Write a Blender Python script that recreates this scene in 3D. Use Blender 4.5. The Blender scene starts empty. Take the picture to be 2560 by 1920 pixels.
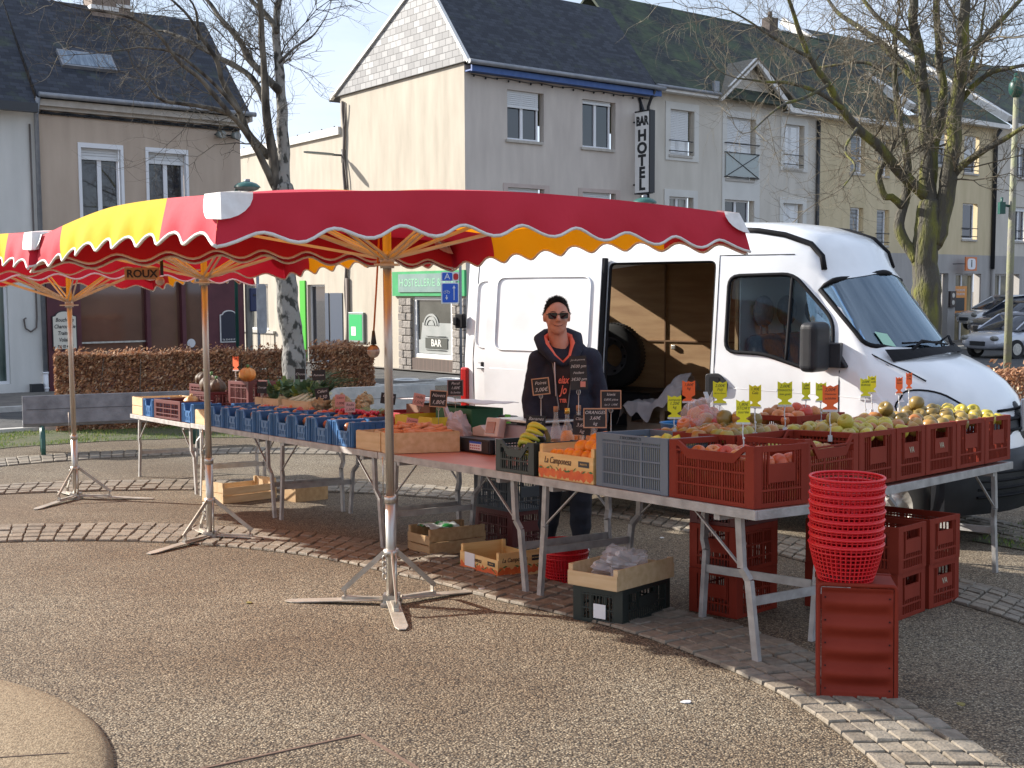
import bpy, math, random
from mathutils import Vector as V, Matrix, noise
R = math.radians
rnd = random.Random(7)
sc = bpy.context.scene
# ---------------------------------------------------------------- camera
cam = bpy.data.cameras.new('camera'); cam.sensor_width = 36; cam.lens = 36*2900/2560
cam.clip_start = .05; cam.clip_end = 3000
co = bpy.data.objects.new('camera', cam); sc.collection.objects.link(co); sc.camera = co
co.matrix_world = Matrix.Translation((0, 0, 1.55)) @ Matrix.Rotation(R(90-4.6), 4, 'X') @ Matrix.Rotation(-.005, 4, 'Z')
# ---------------------------------------------------------------- sky, sun, exposure
SUN_EL, SX, SY = R(27.5), -.945, .327
w = bpy.data.worlds.new('World'); sc.world = w; w.use_nodes = True
nt = w.node_tree; bg = nt.nodes['Background']
sky = nt.nodes.new('ShaderNodeTexSky'); sky.sky_type = 'NISHITA'; sky.sun_disc = False
sky.sun_elevation = SUN_EL; sky.sun_rotation = math.atan2(SX, SY); sky.air_density = 1.1; sky.dust_density = 1.5; sky.ozone_density = 1.2
tc = nt.nodes.new('ShaderNodeTexCoord'); mp = nt.nodes.new('ShaderNodeMapping'); mp.inputs['Scale'].default_value = (1.2, 1.2, 5)
no = nt.nodes.new('ShaderNodeTexNoise'); no.inputs['Scale'].default_value = 1.6; no.inputs['Detail'].default_value = 7; no.inputs['Roughness'].default_value = .6
cr = nt.nodes.new('ShaderNodeValToRGB'); cr.color_ramp.elements[0].position = .20; cr.color_ramp.elements[1].position = .64
mx = nt.nodes.new('ShaderNodeMixRGB'); mx.inputs[2].default_value = (6.0, 6.8, 8.4, 1)
ml = nt.nodes.new('ShaderNodeMath'); ml.operation = 'MULTIPLY'; ml.inputs[1].default_value = .92
nt.links.new(tc.outputs['Generated'], mp.inputs[0]); nt.links.new(mp.outputs[0], no.inputs[0]); nt.links.new(no.outputs[0], cr.inputs[0])
nt.links.new(cr.outputs[0], ml.inputs[0]); nt.links.new(ml.outputs[0], mx.inputs[0]); nt.links.new(sky.outputs[0], mx.inputs[1]); nt.links.new(mx.outputs[0], bg.inputs[0])
bg.inputs[1].default_value = .088
sl = bpy.data.lights.new('sun', 'SUN'); sl.energy = 5; sl.angle = R(.53); sl.color = (1, .94, .85)
so = bpy.data.objects.new('sun', sl); sc.collection.objects.link(so)
sd = V((SX, SY, math.tan(SUN_EL)*math.hypot(SX, SY)))
so.rotation_euler = sd.to_track_quat('Z', 'Y').to_euler()
sc.view_settings.view_transform = 'Standard'; sc.view_settings.look = 'None'; sc.view_settings.exposure = .88; sc.view_settings.gamma = 1
sc.render.engine = 'CYCLES'; sc.cycles.max_bounces = 6; sc.cycles.transparent_max_bounces = 12
# ---------------------------------------------------------------- helpers
COL = sc.collection
PM = {}
def smooth01(x): x = max(0, min(1, x)); return x*x*(3-2*x)
def gz(x, y):
    if y < 14: return -.048*y
    return -.672-(min(y, 70)-14)*(.012-.010*smooth01((x-3)/11))
class Mb:
    def __init__(s): s.v = []; s.f = []; s.mi = []; s.sm = []; s.M = Matrix(); s.m = 0; s.s = False
    def add(s, vs, fs, flip=False):
        b = len(s.v); s.v += [tuple(s.M @ V(p)) for p in vs]
        for f in fs: s.f.append([b+i for i in f]); s.mi.append(s.m); s.sm.append(s.s)
        return s
    def box(s, c, d, rz=0, rx=0, ry=0):
        x, y, z = d[0]/2, d[1]/2, d[2]/2
        vs = [V((a*x, b*y, e*z)) for a in (-1, 1) for b in (-1, 1) for e in (-1, 1)]
        if rz or rx or ry:
            m = Matrix.Rotation(rz, 3, 'Z') @ Matrix.Rotation(ry, 3, 'Y') @ Matrix.Rotation(rx, 3, 'X'); vs = [m @ v for v in vs]
        vs = [v+V(c) for v in vs]
        return s.add(vs, [(0,1,3,2), (4,6,7,5), (0,4,5,1), (2,3,7,6), (0,2,6,4), (1,5,7,3)])
    def b2(s, x0, x1, y0, y1, z0, z1): return s.box(((x0+x1)/2, (y0+y1)/2, (z0+z1)/2), (abs(x1-x0), abs(y1-y0), abs(z1-z0)))
    def bar(s, p, q, w_, h, up=(0, 0, 1)):
        p, q = V(p), V(q); d = (q-p).normalized(); u = V(up)
        if abs(d.dot(u)) > .98: u = V((1, 0, 0))
        a = d.cross(u).normalized(); b = a.cross(d)
        vs = [P+a*i*w_/2+b*j*h/2 for P in (p, q) for i in (-1, 1) for j in (-1, 1)]
        return s.add(vs, [(0,2,3,1), (4,5,7,6), (0,1,5,4), (2,6,7,3), (0,4,6,2), (1,3,7,5)])
    def tube(s, pts, r, n=8, cap=True, close=False):
        pts = [V(p) for p in pts]; N = len(pts); rs = r if isinstance(r, (list, tuple)) else [r]*N
        vs = []; pa = None; sm = s.s; s.s = True
        for i, p in enumerate(pts):
            d = ((pts[(i+1) % N] if close or i < N-1 else p)-(pts[i-1] if close or i else p)).normalized()
            if pa is None:
                u = V((0, 0, 1)) if abs(d.z) < .9 else V((1, 0, 0)); pa = d.cross(u).normalized()
            else:
                pa = (pa-d*pa.dot(d)); pa = pa.normalized() if pa.length > 1e-6 else d.orthogonal().normalized()
            b = d.cross(pa)
            vs += [p+(pa*math.cos(2*math.pi*k/n)+b*math.sin(2*math.pi*k/n))*rs[i] for k in range(n)]
        fs = [(i*n+k, i*n+(k+1) % n, ((i+1) % N)*n+(k+1) % n, ((i+1) % N)*n+k) for i in range(N if close else N-1) for k in range(n)]
        s.add(vs, fs)
        if cap and not close and n > 3:
            s.s = False; b = len(s.v)-len(vs); s.f.append([b+k for k in reversed(range(n))]); s.f.append([b+(N-1)*n+k for k in range(n)]); s.mi += [s.m]*2; s.sm += [False]*2
        s.s = sm; return s
    def lathe(s, prof, n=16, c=(0, 0, 0), sy=1):
        vs = [(c[0]+r*math.cos(2*math.pi*k/n), c[1]+sy*r*math.sin(2*math.pi*k/n), c[2]+z) for r, z in prof for k in range(n)]
        fs = [(i*n+k, i*n+(k+1) % n, (i+1)*n+(k+1) % n, (i+1)*n+k) for i in range(len(prof)-1) for k in range(n)]
        sm = s.s; s.s = True; s.add(vs, fs); s.s = sm; return s
    def ell(s, c, r, nu=12, nv=8):
        if not isinstance(r, (tuple, list)): r = (r, r, r)
        vs = [(c[0], c[1], c[2]-r[2])]; 
        for i in range(1, nv):
            a = -math.pi/2+math.pi*i/nv
            vs += [(c[0]+r[0]*math.cos(a)*math.cos(2*math.pi*k/nu), c[1]+r[1]*math.cos(a)*math.sin(2*math.pi*k/nu), c[2]+r[2]*math.sin(a)) for k in range(nu)]
        vs.append((c[0], c[1], c[2]+r[2])); L = len(vs)-1
        fs = [(0, 1+(k+1) % nu, 1+k) for k in range(nu)]
        fs += [(1+i*nu+k, 1+i*nu+(k+1) % nu, 1+(i+1)*nu+(k+1) % nu, 1+(i+1)*nu+k) for i in range(nv-2) for k in range(nu)]
        fs += [(L, 1+(nv-2)*nu+k, 1+(nv-2)*nu+(k+1) % nu) for k in range(nu)]
        sm = s.s; s.s = True; s.add(vs, fs); s.s = sm; return s
    def prism(s, poly, a0, a1, ax='y'):   # extrude 2d polygon along axis
        def P(p, a): return {'y': (p[0], a, p[1]), 'x': (a, p[0], p[1]), 'z': (p[0], p[1], a)}[ax]
        n = len(poly); ar = sum(poly[i][0]*poly[(i+1) % n][1]-poly[(i+1) % n][0]*poly[i][1] for i in range(n))
        if (ar < 0) != (ax == 'y'): poly = poly[::-1]
        vs = [P(p, a0) for p in poly]+[P(p, a1) for p in poly]
        if a1 < a0: vs = vs[n:]+vs[:n]
        fs = [tuple(reversed(range(n))), tuple(range(n, 2*n))]+[(i, (i+1) % n, n+(i+1) % n, n+i) for i in range(n)]
        return s.add(vs, fs)
    def grid(s, fn, nu, nv, sm=True):
        vs = [fn(i/nu, j/nv) for i in range(nu+1) for j in range(nv+1)]
        fs = [(i*(nv+1)+j, (i+1)*(nv+1)+j, (i+1)*(nv+1)+j+1, i*(nv+1)+j+1) for i in range(nu) for j in range(nv)]
        o = s.s; s.s = sm; s.add(vs, fs); s.s = o; return s
    def build(s, name, mats, parent=None, mw=None, bev=0, sub=0, sol=0, **kw):
        me = bpy.data.meshes.new(name); me.from_pydata(s.v, [], s.f)
        if not isinstance(mats, (list, tuple)): mats = [mats]
        for m in mats: me.materials.append(m)
        me.polygons.foreach_set('material_index', s.mi); me.polygons.foreach_set('use_smooth', s.sm); me.update()
        o = bpy.data.objects.new(name, me); COL.objects.link(o)
        return fin(o, parent, mw, bev, sub, sol, **kw)
def fin(o, parent=None, mw=None, bev=0, sub=0, sol=0, label=None, cat=None, group=None, kind=None):
    if parent is not None:
        o.parent = parent; pw = PM[parent.name]
        loc = (pw.inverted() @ mw) if mw is not None else Matrix()
        o.matrix_basis = loc; PM[o.name] = pw @ loc
    else:
        m = mw if mw is not None else Matrix(); o.matrix_basis = m; PM[o.name] = m.copy()
    if sol: q = o.modifiers.new('s', 'SOLIDIFY'); q.thickness = sol; q.offset = 0
    if bev: q = o.modifiers.new('b', 'BEVEL'); q.width = bev; q.segments = 2; q.limit_method = 'ANGLE'; q.harden_normals = False
    if sub: q = o.modifiers.new('u', 'SUBSURF'); q.levels = sub; q.render_levels = sub
    for k, v_ in (('label', label), ('category', cat), ('group', group), ('kind', kind)):
        if v_: o[k] = v_
    return o
def E(name, label, cat, mw=None, group=None):
    o = bpy.data.objects.new(name, None); o.empty_display_size = .1; COL.objects.link(o)
    return fin(o, None, mw, label=label, cat=cat, group=group)
def dup(o, mw, label=None, group=None, parent=None):
    c = o.copy(); COL.objects.link(c)
    if parent is None: c.matrix_basis = mw; PM[c.name] = mw.copy()
    else: c.parent = parent
    if label: c['label'] = label
    if group: c['group'] = group
    for ch in [x for x in list(bpy.data.objects) if x.parent == o] if o.name not in KIDS else KIDS[o.name]:
        dup(ch, None, parent=c)
    return c
KIDS = {}
def cache(o):
    KIDS[o.name] = [x for x in bpy.data.objects if x.parent == o]
    for k in KIDS[o.name]: cache(k)
def T4(x, y, z, rz=0): return Matrix.Translation((x, y, z)) @ Matrix.Rotation(rz, 4, 'Z')
def axes(o, x, y, z):
    m = Matrix.Identity(4)
    for i, a in enumerate((x, y, z)):
        a = V(a).normalized()
        for j in range(3): m[j][i] = a[j]
    for j in range(3): m[j][3] = o[j]
    return m
def gm(x, y, rz=0, h=0):   # standing on sloping ground
    e = .1; zx = (gz(x+e, y)-gz(x-e, y))/(2*e); zy = (gz(x, y+e)-gz(x, y-e))/(2*e)
    n = V((-zx, -zy, 1)).normalized(); xa = V((math.cos(rz), math.sin(rz), 0)); xa = (xa-n*xa.dot(n)).normalized()
    return axes((x, y, gz(x, y)+h), xa, n.cross(xa), n)
# ---------------------------------------------------------------- materials
MATS = {}
def mat(name, c=None, c2=None, rough=.6, metal=0, ns=4, bump=0, bs=40, spec=.5, ramp=(.35, .65), alpha=1, trans=0, rand=None, detail=5, coat=0, emit=None, stretch=None, ior=None, tcol=None):
    if name in MATS: return MATS[name]
    m = bpy.data.materials.new(name); m.use_nodes = True; n = m.node_tree.nodes; l = m.node_tree.links; b = n['Principled BSDF']; MATS[name] = m
    b.inputs['Roughness'].default_value = rough; b.inputs['Metallic'].default_value = metal; b.inputs['Specular IOR Level'].default_value = spec
    b.inputs['Base Color'].default_value = (*c, 1); b.inputs['Alpha'].default_value = alpha
    if ior: b.inputs['IOR'].default_value = ior
    if coat: b.inputs['Coat Weight'].default_value = coat; b.inputs['Coat Roughness'].default_value = .06
    if emit: b.inputs['Emission Color'].default_value = (*c, 1); b.inputs['Emission Strength'].default_value = emit
    t = n.new('ShaderNodeTexCoord'); vec = t.outputs['Object']
    if stretch:
        q = n.new('ShaderNodeMapping'); q.inputs['Scale'].default_value = stretch; l.new(vec, q.inputs[0]); vec = q.outputs[0]
    if c2:
        x = n.new('ShaderNodeTexNoise'); x.inputs['Scale'].default_value = ns; x.inputs['Detail'].default_value = detail; l.new(vec, x.inputs[0])
        r = n.new('ShaderNodeValToRGB'); r.color_ramp.elements[0].position = ramp[0]; r.color_ramp.elements[1].position = ramp[1]
        r.color_ramp.elements[0].color = (*c, 1); r.color_ramp.elements[1].color = (*c2, 1); l.new(x.outputs[0], r.inputs[0]); l.new(r.outputs[0], b.inputs['Base Color'])
    if rand:   # list of colours picked per object or per island
        oi = n.new('ShaderNodeObjectInfo' if rand[0] == 'o' else 'ShaderNodeNewGeometry'); r2 = n.new('ShaderNodeValToRGB'); el = r2.color_ramp.elements
        r2.color_ramp.interpolation = 'LINEAR'
        cs = rand[1:]
        while len(el) < len(cs): el.new(.5)
        for i, q in enumerate(cs): el[i].position = i/(len(cs)-1); el[i].color = (*q, 1)
        l.new(oi.outputs['Random' if rand[0] == 'o' else 'Random Per Island'], r2.inputs[0])
        if c2:
            mm = n.new('ShaderNodeMixRGB'); mm.inputs[0].default_value = .45 if len(rand) < 9 else .25; l.new(r2.outputs[0], mm.inputs[1]); l.new(r.outputs[0], mm.inputs[2]); l.new(mm.outputs[0], b.inputs['Base Color'])
        else: l.new(r2.outputs[0], b.inputs['Base Color'])
    if bump:
        y = n.new('ShaderNodeTexNoise'); y.inputs['Scale'].default_value = bs; y.inputs['Detail'].default_value = 4; l.new(vec, y.inputs[0])
        u = n.new('ShaderNodeBump'); u.inputs['Strength'].default_value = min(1, bump); u.inputs['Distance'].default_value = .02*bump if bump > 1 else .01; l.new(y.outputs[0], u.inputs['Height']); l.new(u.outputs[0], b.inputs['Normal'])
    if trans:
        tr = n.new('ShaderNodeBsdfTranslucent'); ms = n.new('ShaderNodeMixShader'); ms.inputs[0].default_value = trans
        out = n['Material Output']; l.new(b.outputs[0], ms.inputs[1]); l.new(tr.outputs[0], ms.inputs[2]); l.new(ms.outputs[0], out.inputs[0])
        tr.inputs[0].default_value = (*(c if not isinstance(trans, tuple) else c), 1)
        if tcol: tr.inputs[0].default_value = (*tcol, 1)
        elif b.inputs['Base Color'].is_linked: l.new(b.inputs['Base Color'].links[0].from_socket, tr.inputs[0])
    return m
def brickmat(name, c1, c2, cm, w_, h, mortar=.01, bump=.5, rough=.75, off=.5, moss=None):
    m = bpy.data.materials.new(name); m.use_nodes = True; n = m.node_tree.nodes; l = m.node_tree.links; b = n['Principled BSDF']
    t = n.new('ShaderNodeTexCoord'); k = n.new('ShaderNodeTexBrick'); k.offset = off
    k.inputs['Scale'].default_value = 1; k.inputs['Brick Width'].default_value = w_; k.inputs['Row Height'].default_value = h; k.inputs['Mortar Size'].default_value = mortar; k.inputs['Mortar Smooth'].default_value = .2
    k.inputs['Color1'].default_value = (*c1, 1); k.inputs['Color2'].default_value = (*c2, 1); k.inputs['Mortar'].default_value = (*cm, 1); k.inputs['Bias'].default_value = -.2
    l.new(t.outputs['Object'], k.inputs[0]); src = k.outputs[0]
    if moss:
        x = n.new('ShaderNodeTexNoise'); x.inputs['Scale'].default_value = moss[1]; x.inputs['Detail'].default_value = 9; x.inputs['Roughness'].default_value = .65; l.new(t.outputs['Object'], x.inputs[0])
        r = n.new('ShaderNodeValToRGB'); r.color_ramp.elements[0].position = moss[2]; r.color_ramp.elements[1].position = moss[3]; l.new(x.outputs[0], r.inputs[0])
        mm = n.new('ShaderNodeMixRGB'); mm.inputs[2].default_value = (*moss[0], 1); l.new(r.outputs[0], mm.inputs[0]); l.new(src, mm.inputs[1]); src = mm.outputs[0]
    l.new(src, b.inputs['Base Color']); b.inputs['Roughness'].default_value = rough
    u = n.new('ShaderNodeBump'); u.inputs['Strength'].default_value = bump; u.inputs['Distance'].default_value = .02; u.invert = True; l.new(k.outputs['Fac'], u.inputs['Height']); l.new(u.outputs[0], b.inputs['Normal'])
    return m
FONT_Z = Matrix.Rotation(R(90), 4, 'X')
def text(s, size, m, parent, mw, name='lettering', shear=0, bold=0, align='CENTER', ext=.001, sx=1, **kw):
    cu = bpy.data.curves.new('t', 'FONT'); cu.body = s; cu.size = size; cu.shear = shear; cu.extrude = ext; cu.offset = bold; cu.align_x = align; cu.align_y = 'CENTER'; cu.resolution_u = 3
    o = bpy.data.objects.new('t', cu); me = bpy.data.meshes.new_from_object(o); bpy.data.objects.remove(o)
    if sx != 1:
        for v_ in me.vertices: v_.co.x *= sx
    me.materials.clear(); me.materials.append(m); me.name = name
    o = bpy.data.objects.new(name, me); COL.objects.link(o)
    return fin(o, parent, mw, **kw)
def evalmesh(o):
    bpy.context.view_layer.update(); dg = bpy.context.evaluated_depsgraph_get()
    return bpy.data.meshes.new_from_object(o.evaluated_get(dg))
# ---------------------------------------------------------------- palette
steel = mat('galvanised_steel', (.42, .41, .38), (.6, .58, .54), rough=.42, metal=.85, ns=14, bump=.15, bs=60)
footsteel = mat('worn_steel', (.40, .37, .31), (.55, .52, .46), rough=.55, metal=.6, ns=9, bump=.2, bs=80)
alu = mat('weathered_aluminium', (.30, .285, .27), (.48, .46, .44), rough=.6, metal=.35, ns=12, bump=.3, bs=120, ramp=(.3, .7))
orangemetal = mat('strut_metal', (.56, .54, .50), (.66, .64, .60), rough=.45, metal=.35, ns=10)
redf = mat('red_awning_cloth', (.50, .010, .030), (.60, .018, .045), rough=.75, ns=1.8, bump=.7, bs=5, trans=.16, tcol=(.40, .012, .03))
yelf = mat('yellow_awning_cloth', (.90, .64, .005), (.98, .74, .01), rough=.75, ns=1.8, bump=.7, bs=5, trans=.48, tcol=(1.0, .30, .004))
whif = mat('white_awning_trim', (.84, .83, .80), (.74, .72, .68), rough=.7, ns=20, bump=.2, bs=30, trans=.15)
# ================================================================ GROUND
def frange(a, b, n): return [a+(b-a)*i/n for i in range(n+1)]
def sheet(name, mat_, xs, ys, h, inside=None, **kw):
    m = Mb(); vs = []; idx = {}
    for i, x in enumerate(xs):
        for j, y in enumerate(ys): vs.append((x, y, gz(x, y)+h))
    n = len(ys); fs = [(i*n+j, (i+1)*n+j, (i+1)*n+j+1, i*n+j+1) for i in range(len(xs)-1) for j in range(n-1)]
    m.add(vs, fs); return m.build(name, mat_, kind='structure', **kw)
def strip(name, mat_, A, B, h, n=60, w_=6, **kw):   # sheet between two polylines
    m = Mb(); vs = []
    for i in range(n+1):
        a = spl(A, i/n); b = spl(B, i/n)
        for j in range(w_+1):
            x = a[0]+(b[0]-a[0])*j/w_; y = a[1]+(b[1]-a[1])*j/w_; vs.append((x, y, gz(x, y)+h))
    q = w_+1; m.add(vs, [(i*q+j, i*q+j+1, (i+1)*q+j+1, (i+1)*q+j) for i in range(n) for j in range(w_)])
    return m.build(name, mat_, kind='structure', **kw)
def spl(P, t):   # point at arc fraction of a polyline, smoothed
    L = [0]
    for i in range(1, len(P)): L.append(L[-1]+math.dist(P[i-1], P[i]))
    s = t*L[-1]; i = 0
    while i < len(P)-2 and L[i+1] < s: i += 1
    u = (s-L[i])/(L[i+1]-L[i]); p0 = P[max(i-1, 0)]; p1 = P[i]; p2 = P[i+1]; p3 = P[min(i+2, len(P)-1)]
    return tuple(.5*((2*b)+(-a+c)*u+(2*a-5*b+4*c-d)*u*u+(-a+3*b-3*c+d)*u**3) for a, b, c, d in zip(p0, p1, p2, p3))
def gravelmat():
    m = bpy.data.materials.new('exposed_aggregate'); m.use_nodes = True; n = m.node_tree.nodes; l = m.node_tree.links; b = n['Principled BSDF']
    t = n.new('ShaderNodeTexCoord'); k = n.new('ShaderNodeTexVoronoi'); k.inputs['Scale'].default_value = 105; k.inputs['Randomness'].default_value = 1
    wn = n.new('ShaderNodeTexNoise'); wn.inputs['Scale'].default_value = 60; wn.inputs['Detail'].default_value = 2
    mxv = n.new('ShaderNodeMixRGB'); mxv.blend_type = 'ADD'; mxv.inputs[0].default_value = .006
    l.new(t.outputs['Object'], wn.inputs[0]); l.new(t.outputs['Object'], mxv.inputs[1]); l.new(wn.outputs['Color'], mxv.inputs[2]); l.new(mxv.outputs[0], k.inputs[0])
    sp = n.new('ShaderNodeSeparateColor'); l.new(k.outputs['Color'], sp.inputs[0])
    r = n.new('ShaderNodeValToRGB'); el = r.color_ramp.elements; cs = [(.05, .043, .035), (.24, .185, .13), (.42, .34, .245), (.30, .26, .21), (.66, .57, .44)]
    while len(el) < 5: el.new(.5)
    for i, c in enumerate(cs): el[i].position = i/4; el[i].color = (*c, 1)
    l.new(sp.outputs[0], r.inputs[0])
    x = n.new('ShaderNodeTexNoise'); x.inputs['Scale'].default_value = .55; x.inputs['Detail'].default_value = 7; x.inputs['Roughness'].default_value = .6; l.new(t.outputs['Object'], x.inputs[0])
    r2 = n.new('ShaderNodeValToRGB'); r2.color_ramp.elements[0].position = .38; r2.color_ramp.elements[1].position = .66; r2.color_ramp.elements[0].color = (.66, .585, .48, 1); r2.color_ramp.elements[1].color = (1.0, 1.02, .97, 1); l.new(x.outputs[0], r2.inputs[0])
    mm = n.new('ShaderNodeMixRGB'); mm.blend_type = 'MULTIPLY'; mm.inputs[0].default_value = 1; l.new(r.outputs[0], mm.inputs[1]); l.new(r2.outputs[0], mm.inputs[2])
    # dark gaps between stones
    r3 = n.new('ShaderNodeValToRGB'); r3.color_ramp.elements[0].position = .28; r3.color_ramp.elements[1].position = .62; r3.color_ramp.elements[0].color = (1, 1, 1, 1); r3.color_ramp.elements[1].color = (.28, .25, .22, 1); l.new(k.outputs['Distance'], r3.inputs[0])
    m2 = n.new('ShaderNodeMixRGB'); m2.blend_type = 'MULTIPLY'; m2.inputs[0].default_value = 1; l.new(mm.outputs[0], m2.inputs[1]); l.new(r3.outputs[0], m2.inputs[2]); l.new(m2.outputs[0], b.inputs['Base Color'])
    b.inputs['Roughness'].default_value = .85
    u = n.new('ShaderNodeBump'); u.inputs['Strength'].default_value = .9; u.inputs['Distance'].default_value = .006; u.invert = True; l.new(k.outputs['Distance'], u.inputs['Height']); l.new(u.outputs[0], b.inputs['Normal'])
    return m
gravel = gravelmat()
asph = mat('asphalt', (.045, .046, .048), (.085, .082, .078), rough=.9, ns=2.2, bump=.5, bs=260, detail=9)
pavem = mat('pavement_tarmac', (.14, .125, .11), (.20, .18, .155), rough=.9, ns=2.5, bump=.4, bs=200, detail=9)
sand = mat('sett_joint_sand', (.085, .07, .052), (.14, .115, .085), rough=.95, ns=30, bump=.6, bs=300)
soil = mat('soil_under_grass', (.06, .07, .03), (.10, .09, .05), rough=.95, ns=6, bump=.6, bs=60)
kerbm = mat('concrete_kerb', (.42, .41, .38), (.56, .54, .50), rough=.8, ns=7, bump=.3, bs=90)
whitep = mat('road_marking_paint', (.70, .70, .68), (.45, .45, .44), rough=.7, ns=9, ramp=(.55, .75))
xs = [-300, -120, -60, -30, -16]+frange(-12, 16, 40)+[20, 26, 34, 60, 120, 300]
ys = [-30, -8]+frange(0, 30, 40)+[34, 38, 44, 50, 58, 70, 110, 400, 900]
sheet('ground', gravel, xs, ys, 0)
IN_LO = [(-4.58, 8.95), (-4.1, 9.14), (-3.37, 9.19), (-2.78, 9.09), (-2.19, 8.87), (-1.59, 8.52), (-1.19, 8.17), (-0.82, 7.78), (-0.48, 7.43), (-0.12, 6.97), (0.33, 6.5), (0.6, 6.16), (0.83, 5.80), (1.0, 5.45), (1.11, 5.2), (1.18, 5.0), (1.25, 4.71), (1.3, 4.4), (1.33, 4.12), (1.34, 3.7), (1.28, 3.2)]
IN_HI = [(-5.02, 9.87), (-4.48, 10.01), (-3.5, 10.09), (-2.86, 9.98), (-2.21, 9.76), (-1.55, 9.4), (-0.94, 8.95), (-0.42, 8.42), (-0.01, 7.86), (0.42, 7.27), (0.93, 6.68), (1.26, 6.22), (1.48, 5.73), (1.60, 5.28), (1.67, 4.97), (1.73, 4.7), (1.77, 4.39), (1.80, 4.11), (1.82, 3.86), (1.82, 3.5), (1.76, 3.0)]
MD_LO = [(-7, 11.3), (-5.86, 12.0), (-5.45, 12.2), (-4.77, 12.38), (-3.8, 12.5), (-2.54, 12.4), (-1.5, 12.08), (-0.75, 11.70), (0.03, 11.2), (0.84, 10.40), (1.42, 9.5), (1.80, 8.76), (2.05, 8.2), (2.35, 7.59), (2.66, 6.75), (2.81, 6.26), (2.85, 5.6)]
MD_HI = [(-7.4, 12.1), (-6.25, 12.84), (-5.82, 13.04), (-5.14, 13.32), (-4.1, 13.44), (-2.74, 13.38), (-1.62, 13.1), (-0.75, 12.65), (0.10, 12.05), (0.98, 11.2), (1.65, 10.3), (2.05, 9.55), (2.35, 8.9), (2.68, 8.15), (2.98, 7.38), (3.13, 6.8), (3.2, 6.0)]
OU_LO = [(-8.6, 12.9), (-7.22, 14.26), (-6.59, 14.85), (-5.91, 15.35), (-4.85, 15.85), (-3.26, 15.97), (-1.62, 15.65), (-0.35, 15.1), (1.2, 13.9), (2.6, 12.2), (3.4, 10.6), (4.0, 8.6)]
OU_HI = [(-9.1, 13.5), (-7.58, 14.97), (-6.95, 15.61), (-6.24, 16.13), (-5.06, 16.5), (-3.39, 16.63), (-1.68, 16.28), (-0.1, 15.7), (1.6, 14.4), (3.1, 12.6), (3.95, 10.9), (4.55, 8.8)]
settm = mat('granite_setts', (.15, .125, .095), (.33, .28, .22), rough=.75, ns=25, bump=.7, bs=70, rand=('i', (.12, .10, .075), (.18, .15, .112), (.25, .21, .155), (.215, .195, .16), (.155, .125, .09)), detail=8)
def setts(name, LO, HI, rows, skew, L):
    strip(name.replace('setts', 'joints'), sand, LO, HI, .004, n=80)
    m = Mb(); n = max(8, int(sum(math.dist(LO[i], LO[i+1]) for i in range(len(LO)-1))/L))
    for i in range(n):
        for j in range(rows):
            cs = []
            t0 = i/n; e = .045
            if t0+1/n > 1.0: continue
            for (a, b) in ((e, e), (1-e, e), (1-e, 1-e), (e, 1-e)):
                t = t0+(a+rnd.uniform(-.05, .05))/n+skew*b/n*0; v = (j+b+rnd.uniform(-.05, .05))/rows
                t = min(1, max(0, t)); A = spl(LO, t); B = spl(HI, t); cs.append((A[0]+(B[0]-A[0])*v, A[1]+(B[1]-A[1])*v))
            h = .019+rnd.uniform(-.005, .005); k = .90
            cx = sum(c[0] for c in cs)/4; cy = sum(c[1] for c in cs)/4
            lo = [(x, y, gz(x, y)+.002) for x, y in cs]; hi = [(cx+(x-cx)*k, cy+(y-cy)*k, gz(x, y)+h+rnd.uniform(-.0015, .0015)) for x, y in cs]
            md = [(cx+(x-cx)*.97, cy+(y-cy)*.97, gz(x, y)+h*.72) for x, y in cs]
            m.add(lo+md+hi, [(a, (a+1) % 4, 4+(a+1) % 4, 4+a) for a in range(4)]+[(4+a, 4+(a+1) % 4, 8+(a+1) % 4, 8+a) for a in range(4)]+[(8, 9, 10, 11)])
    return m.build(name, settm, kind='structure')
setts('inner_ring_setts', IN_LO, IN_HI, 5, 0, .115)
setts('middle_ring_setts', MD_LO, MD_HI, 6, 0, .14)
setts('outer_ring_setts', OU_LO, OU_HI, 5, 0, .15)
# bronze joint lines in the foreground paving
m = Mb()
for P in ([(-1.45, 4.0), (-1.13, 4.15), (-.61, 4.51)], [(-.61, 4.51), (-.36, 4.14), (-.2, 3.9)]):
    for a, b in zip(P, P[1:]): m.bar((*a, gz(*a)+.002), (*b, gz(*b)+.002), .012, .006)
m.build('paving_joint', mat('joint_metal', (.16, .10, .07), rough=.8), kind='structure')
# round stone base at the lower left
m = Mb(); m.s = True
c0x, c0y, rr = -3.35, 3.55, 1.88
rr = 1.97; prof = [(0, .075), (rr*.55, .073), (rr*.80, .065), (rr*.92, .052), (rr*.975, .035), (rr*.995, .015), (rr, .0), (rr, -.2)]
m.lathe([(r, z) for r, z in prof], 96)
stone = mat('pink_granite', (.20, .145, .085), (.31, .235, .145), rough=.8, ns=55, bump=.8, bs=120, rand=None, detail=12, ramp=(.42, .58))
t = E('round_stone_plinth', 'round pinkish stone plinth in the lower left corner of the square', 'plinth', gm(c0x, c0y))
m.build('stone_ring', stone, t)
m = Mb()
for k in range(9): 
    a = R(20+k*40); m.bar((rr*.5*math.cos(a), rr*.5*math.sin(a), .073), (rr*.80*math.cos(a), rr*.80*math.sin(a), .065), .006, .005); m.bar((rr*.80*math.cos(a), rr*.80*math.sin(a), .065), (rr*.92*math.cos(a), rr*.92*math.sin(a), .052), .006, .005)
m.build('stone_joint', mat('dark_joint', (.12, .08, .06), rough=.9), t)
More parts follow.
